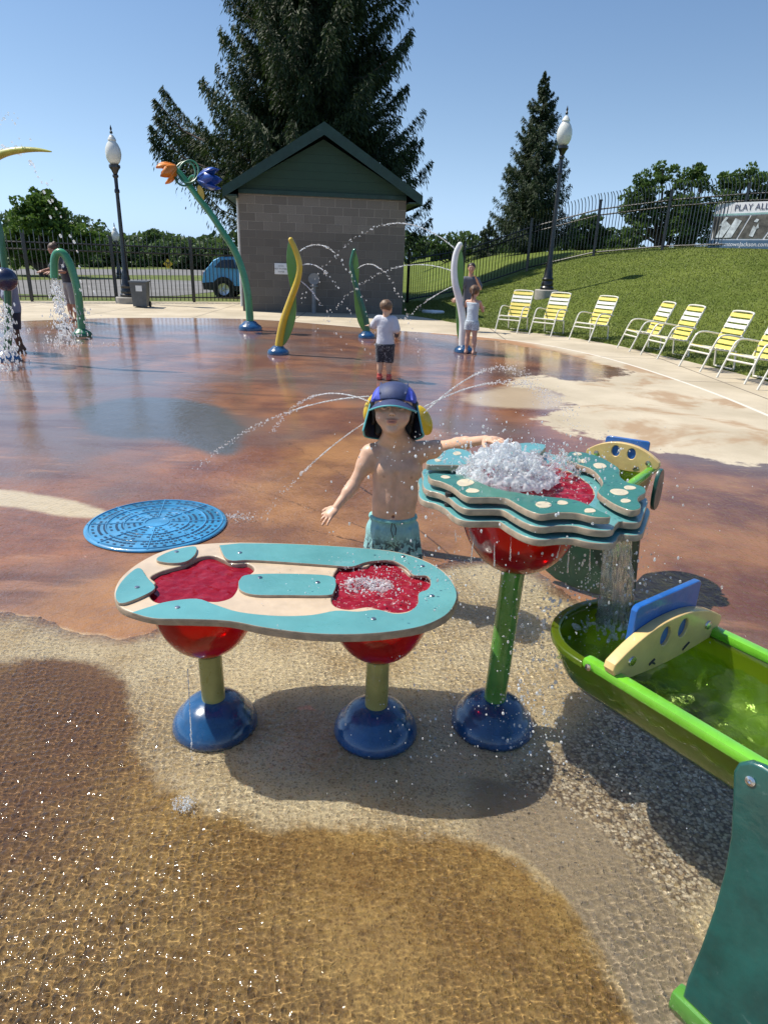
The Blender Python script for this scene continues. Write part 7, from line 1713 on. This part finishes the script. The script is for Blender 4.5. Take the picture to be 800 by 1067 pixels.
fall_sheet('waterfall', lip+Vector((-.028, -.004, .0)), land+Vector((-.035, .0, 0)), (.012, .009), (.016, .012), 4, 'thin side strand of falling water left of the main fall into the trough')
def land_fn(S):
    for i in range(170):
        a = rr.uniform(0, 6.28); rad = rr.uniform(.02, .15); x, y = math.cos(a)*rad, math.sin(a)*rad*.8; p_ = np.array([land.x+x, land.y+y, land.z-.004+rr.uniform(0, .02)]); S.cap(p_, p_+np.array([x*.12, y*.12, rr.uniform(.0, .04)*(1-rad*4)]), rr.uniform(.003, .007), rr.uniform(.002, .004), k=.005)
tag(splash_mesh('splash', (land.x-.2, land.y-.2, land.z-.02), (land.x+.2, land.y+.2, land.z+.08), .003, land_fn, 'foam', (0, 0, 0)), 'foaming splash where the falling water hits the green trough', 'splash', kind='stuff')
# loose drops round the tables
def cloud(n_, f, r0, r1, label, seed, nm='water_drops'):
    q = np.random.RandomState(seed); C = np.array([f(q) for _ in range(n_)]); Rr = r0+(r1-r0)*q.uniform(0, 1, n_)**3.2
    return tag(drops_mesh(nm, C, Rr, 'drop', None, np.stack([np.ones(n_), np.ones(n_), q.uniform(.9, 1.8, n_)], 1), seed), label, 'water drops', kind='stuff')
cloud(650, lambda q: (ctr3.x+q.normal(0, .20), ctr3.y+q.normal(-.02, .17), ZA+abs(q.normal(0, .07))+.0), .0011, .0042, 'fine drops thrown up above the tall table', 1)
cloud(950, lambda q: (.40+q.normal(0, .24), 1.74+q.normal(0, .16), q.uniform(.0, .86)**1.05), .001, .0042, 'drops falling round the tall table and its post', 2)
cloud(420, lambda q: (lip.x+q.normal(.02, .09), (lip.y+land.y)/2+q.normal(0, .07), q.uniform(.4, .85)), .001, .004, 'drops beside the falling water', 3)
cloud(350, lambda q: (hcr.x+q.normal(.03, .13), hcr.y+q.normal(0, .09), ZT+abs(q.normal(0, .03))), .001, .0034, 'drops bouncing on the right basin of the low table', 4)
cloud(500, lambda q: (q.uniform(.0, 1.0), q.uniform(1.25, 1.95), q.uniform(.0, .5)**1.3), .0009, .003, 'scattered fine drops in front of the posts', 5)
cloud(260, lambda q: (.50+q.normal(0, .05), 1.70+q.normal(0, .03), q.uniform(.0, .62)), .0018, .006, 'larger drops dripping from the front rim of the tall table', 6)
def hang_fn(S):
    for k in range(10):
        x, y = (.22+.40*rr.uniform(), 0); tt_ = rr.uniform(.02, .09); x = [.19, .24, .30, .33, .47, .49, .52, .56, .60, .62][k % 10]+rr.normal(0, .006)
        p0 = Vector((x, 1.60+.05*abs(x-.42)*4, .825-rr.uniform(0, .02))); p1 = p0+Vector((rr.normal(0, .006), rr.normal(0, .004), -tt_)); S.cap(p0, p1, .0012, .0026, k=.003)
        S.cap(p1+Vector((0, 0, -.03)), p1+Vector((0, 0, -.038)), .0018, .002, k=.002)
tag(splash_mesh('water_drips', (.1, 1.5, .66), (.72, 1.75, .86), .0025, hang_fn, 'water', (0, 0, 0)), 'drips hanging from the lower layers of the tall table', 'drips', kind='stuff')
# thin leak under the left basin
lk = gp(209, 690, .31); e_ = gp(201, 790)
lk = Vector((-.585, 1.72, .30)); e_ = Vector((gp(201, 800).x, gp(201, 800).y, 0))
jet(lk, e_, .0, 'thin thread of water leaking from under the left basin', .0017, .8, 51, dens=160, spread=.003)
cloud(240, lambda q: (gp(193, 845).x+q.normal(0, .018), gp(193, 845).y+q.normal(0, .016), .022+abs(q.normal(0, .006))), .001, .0035, 'small white splash on the ground left of the low table', 7)
cloud(120, lambda q: (gp(250, 541).x+q.normal(0, .06), gp(250, 541).y+q.normal(0, .03), .006+abs(q.normal(0, .01))), .002, .006, 'small splash at the right rim of the blue grate', 8)
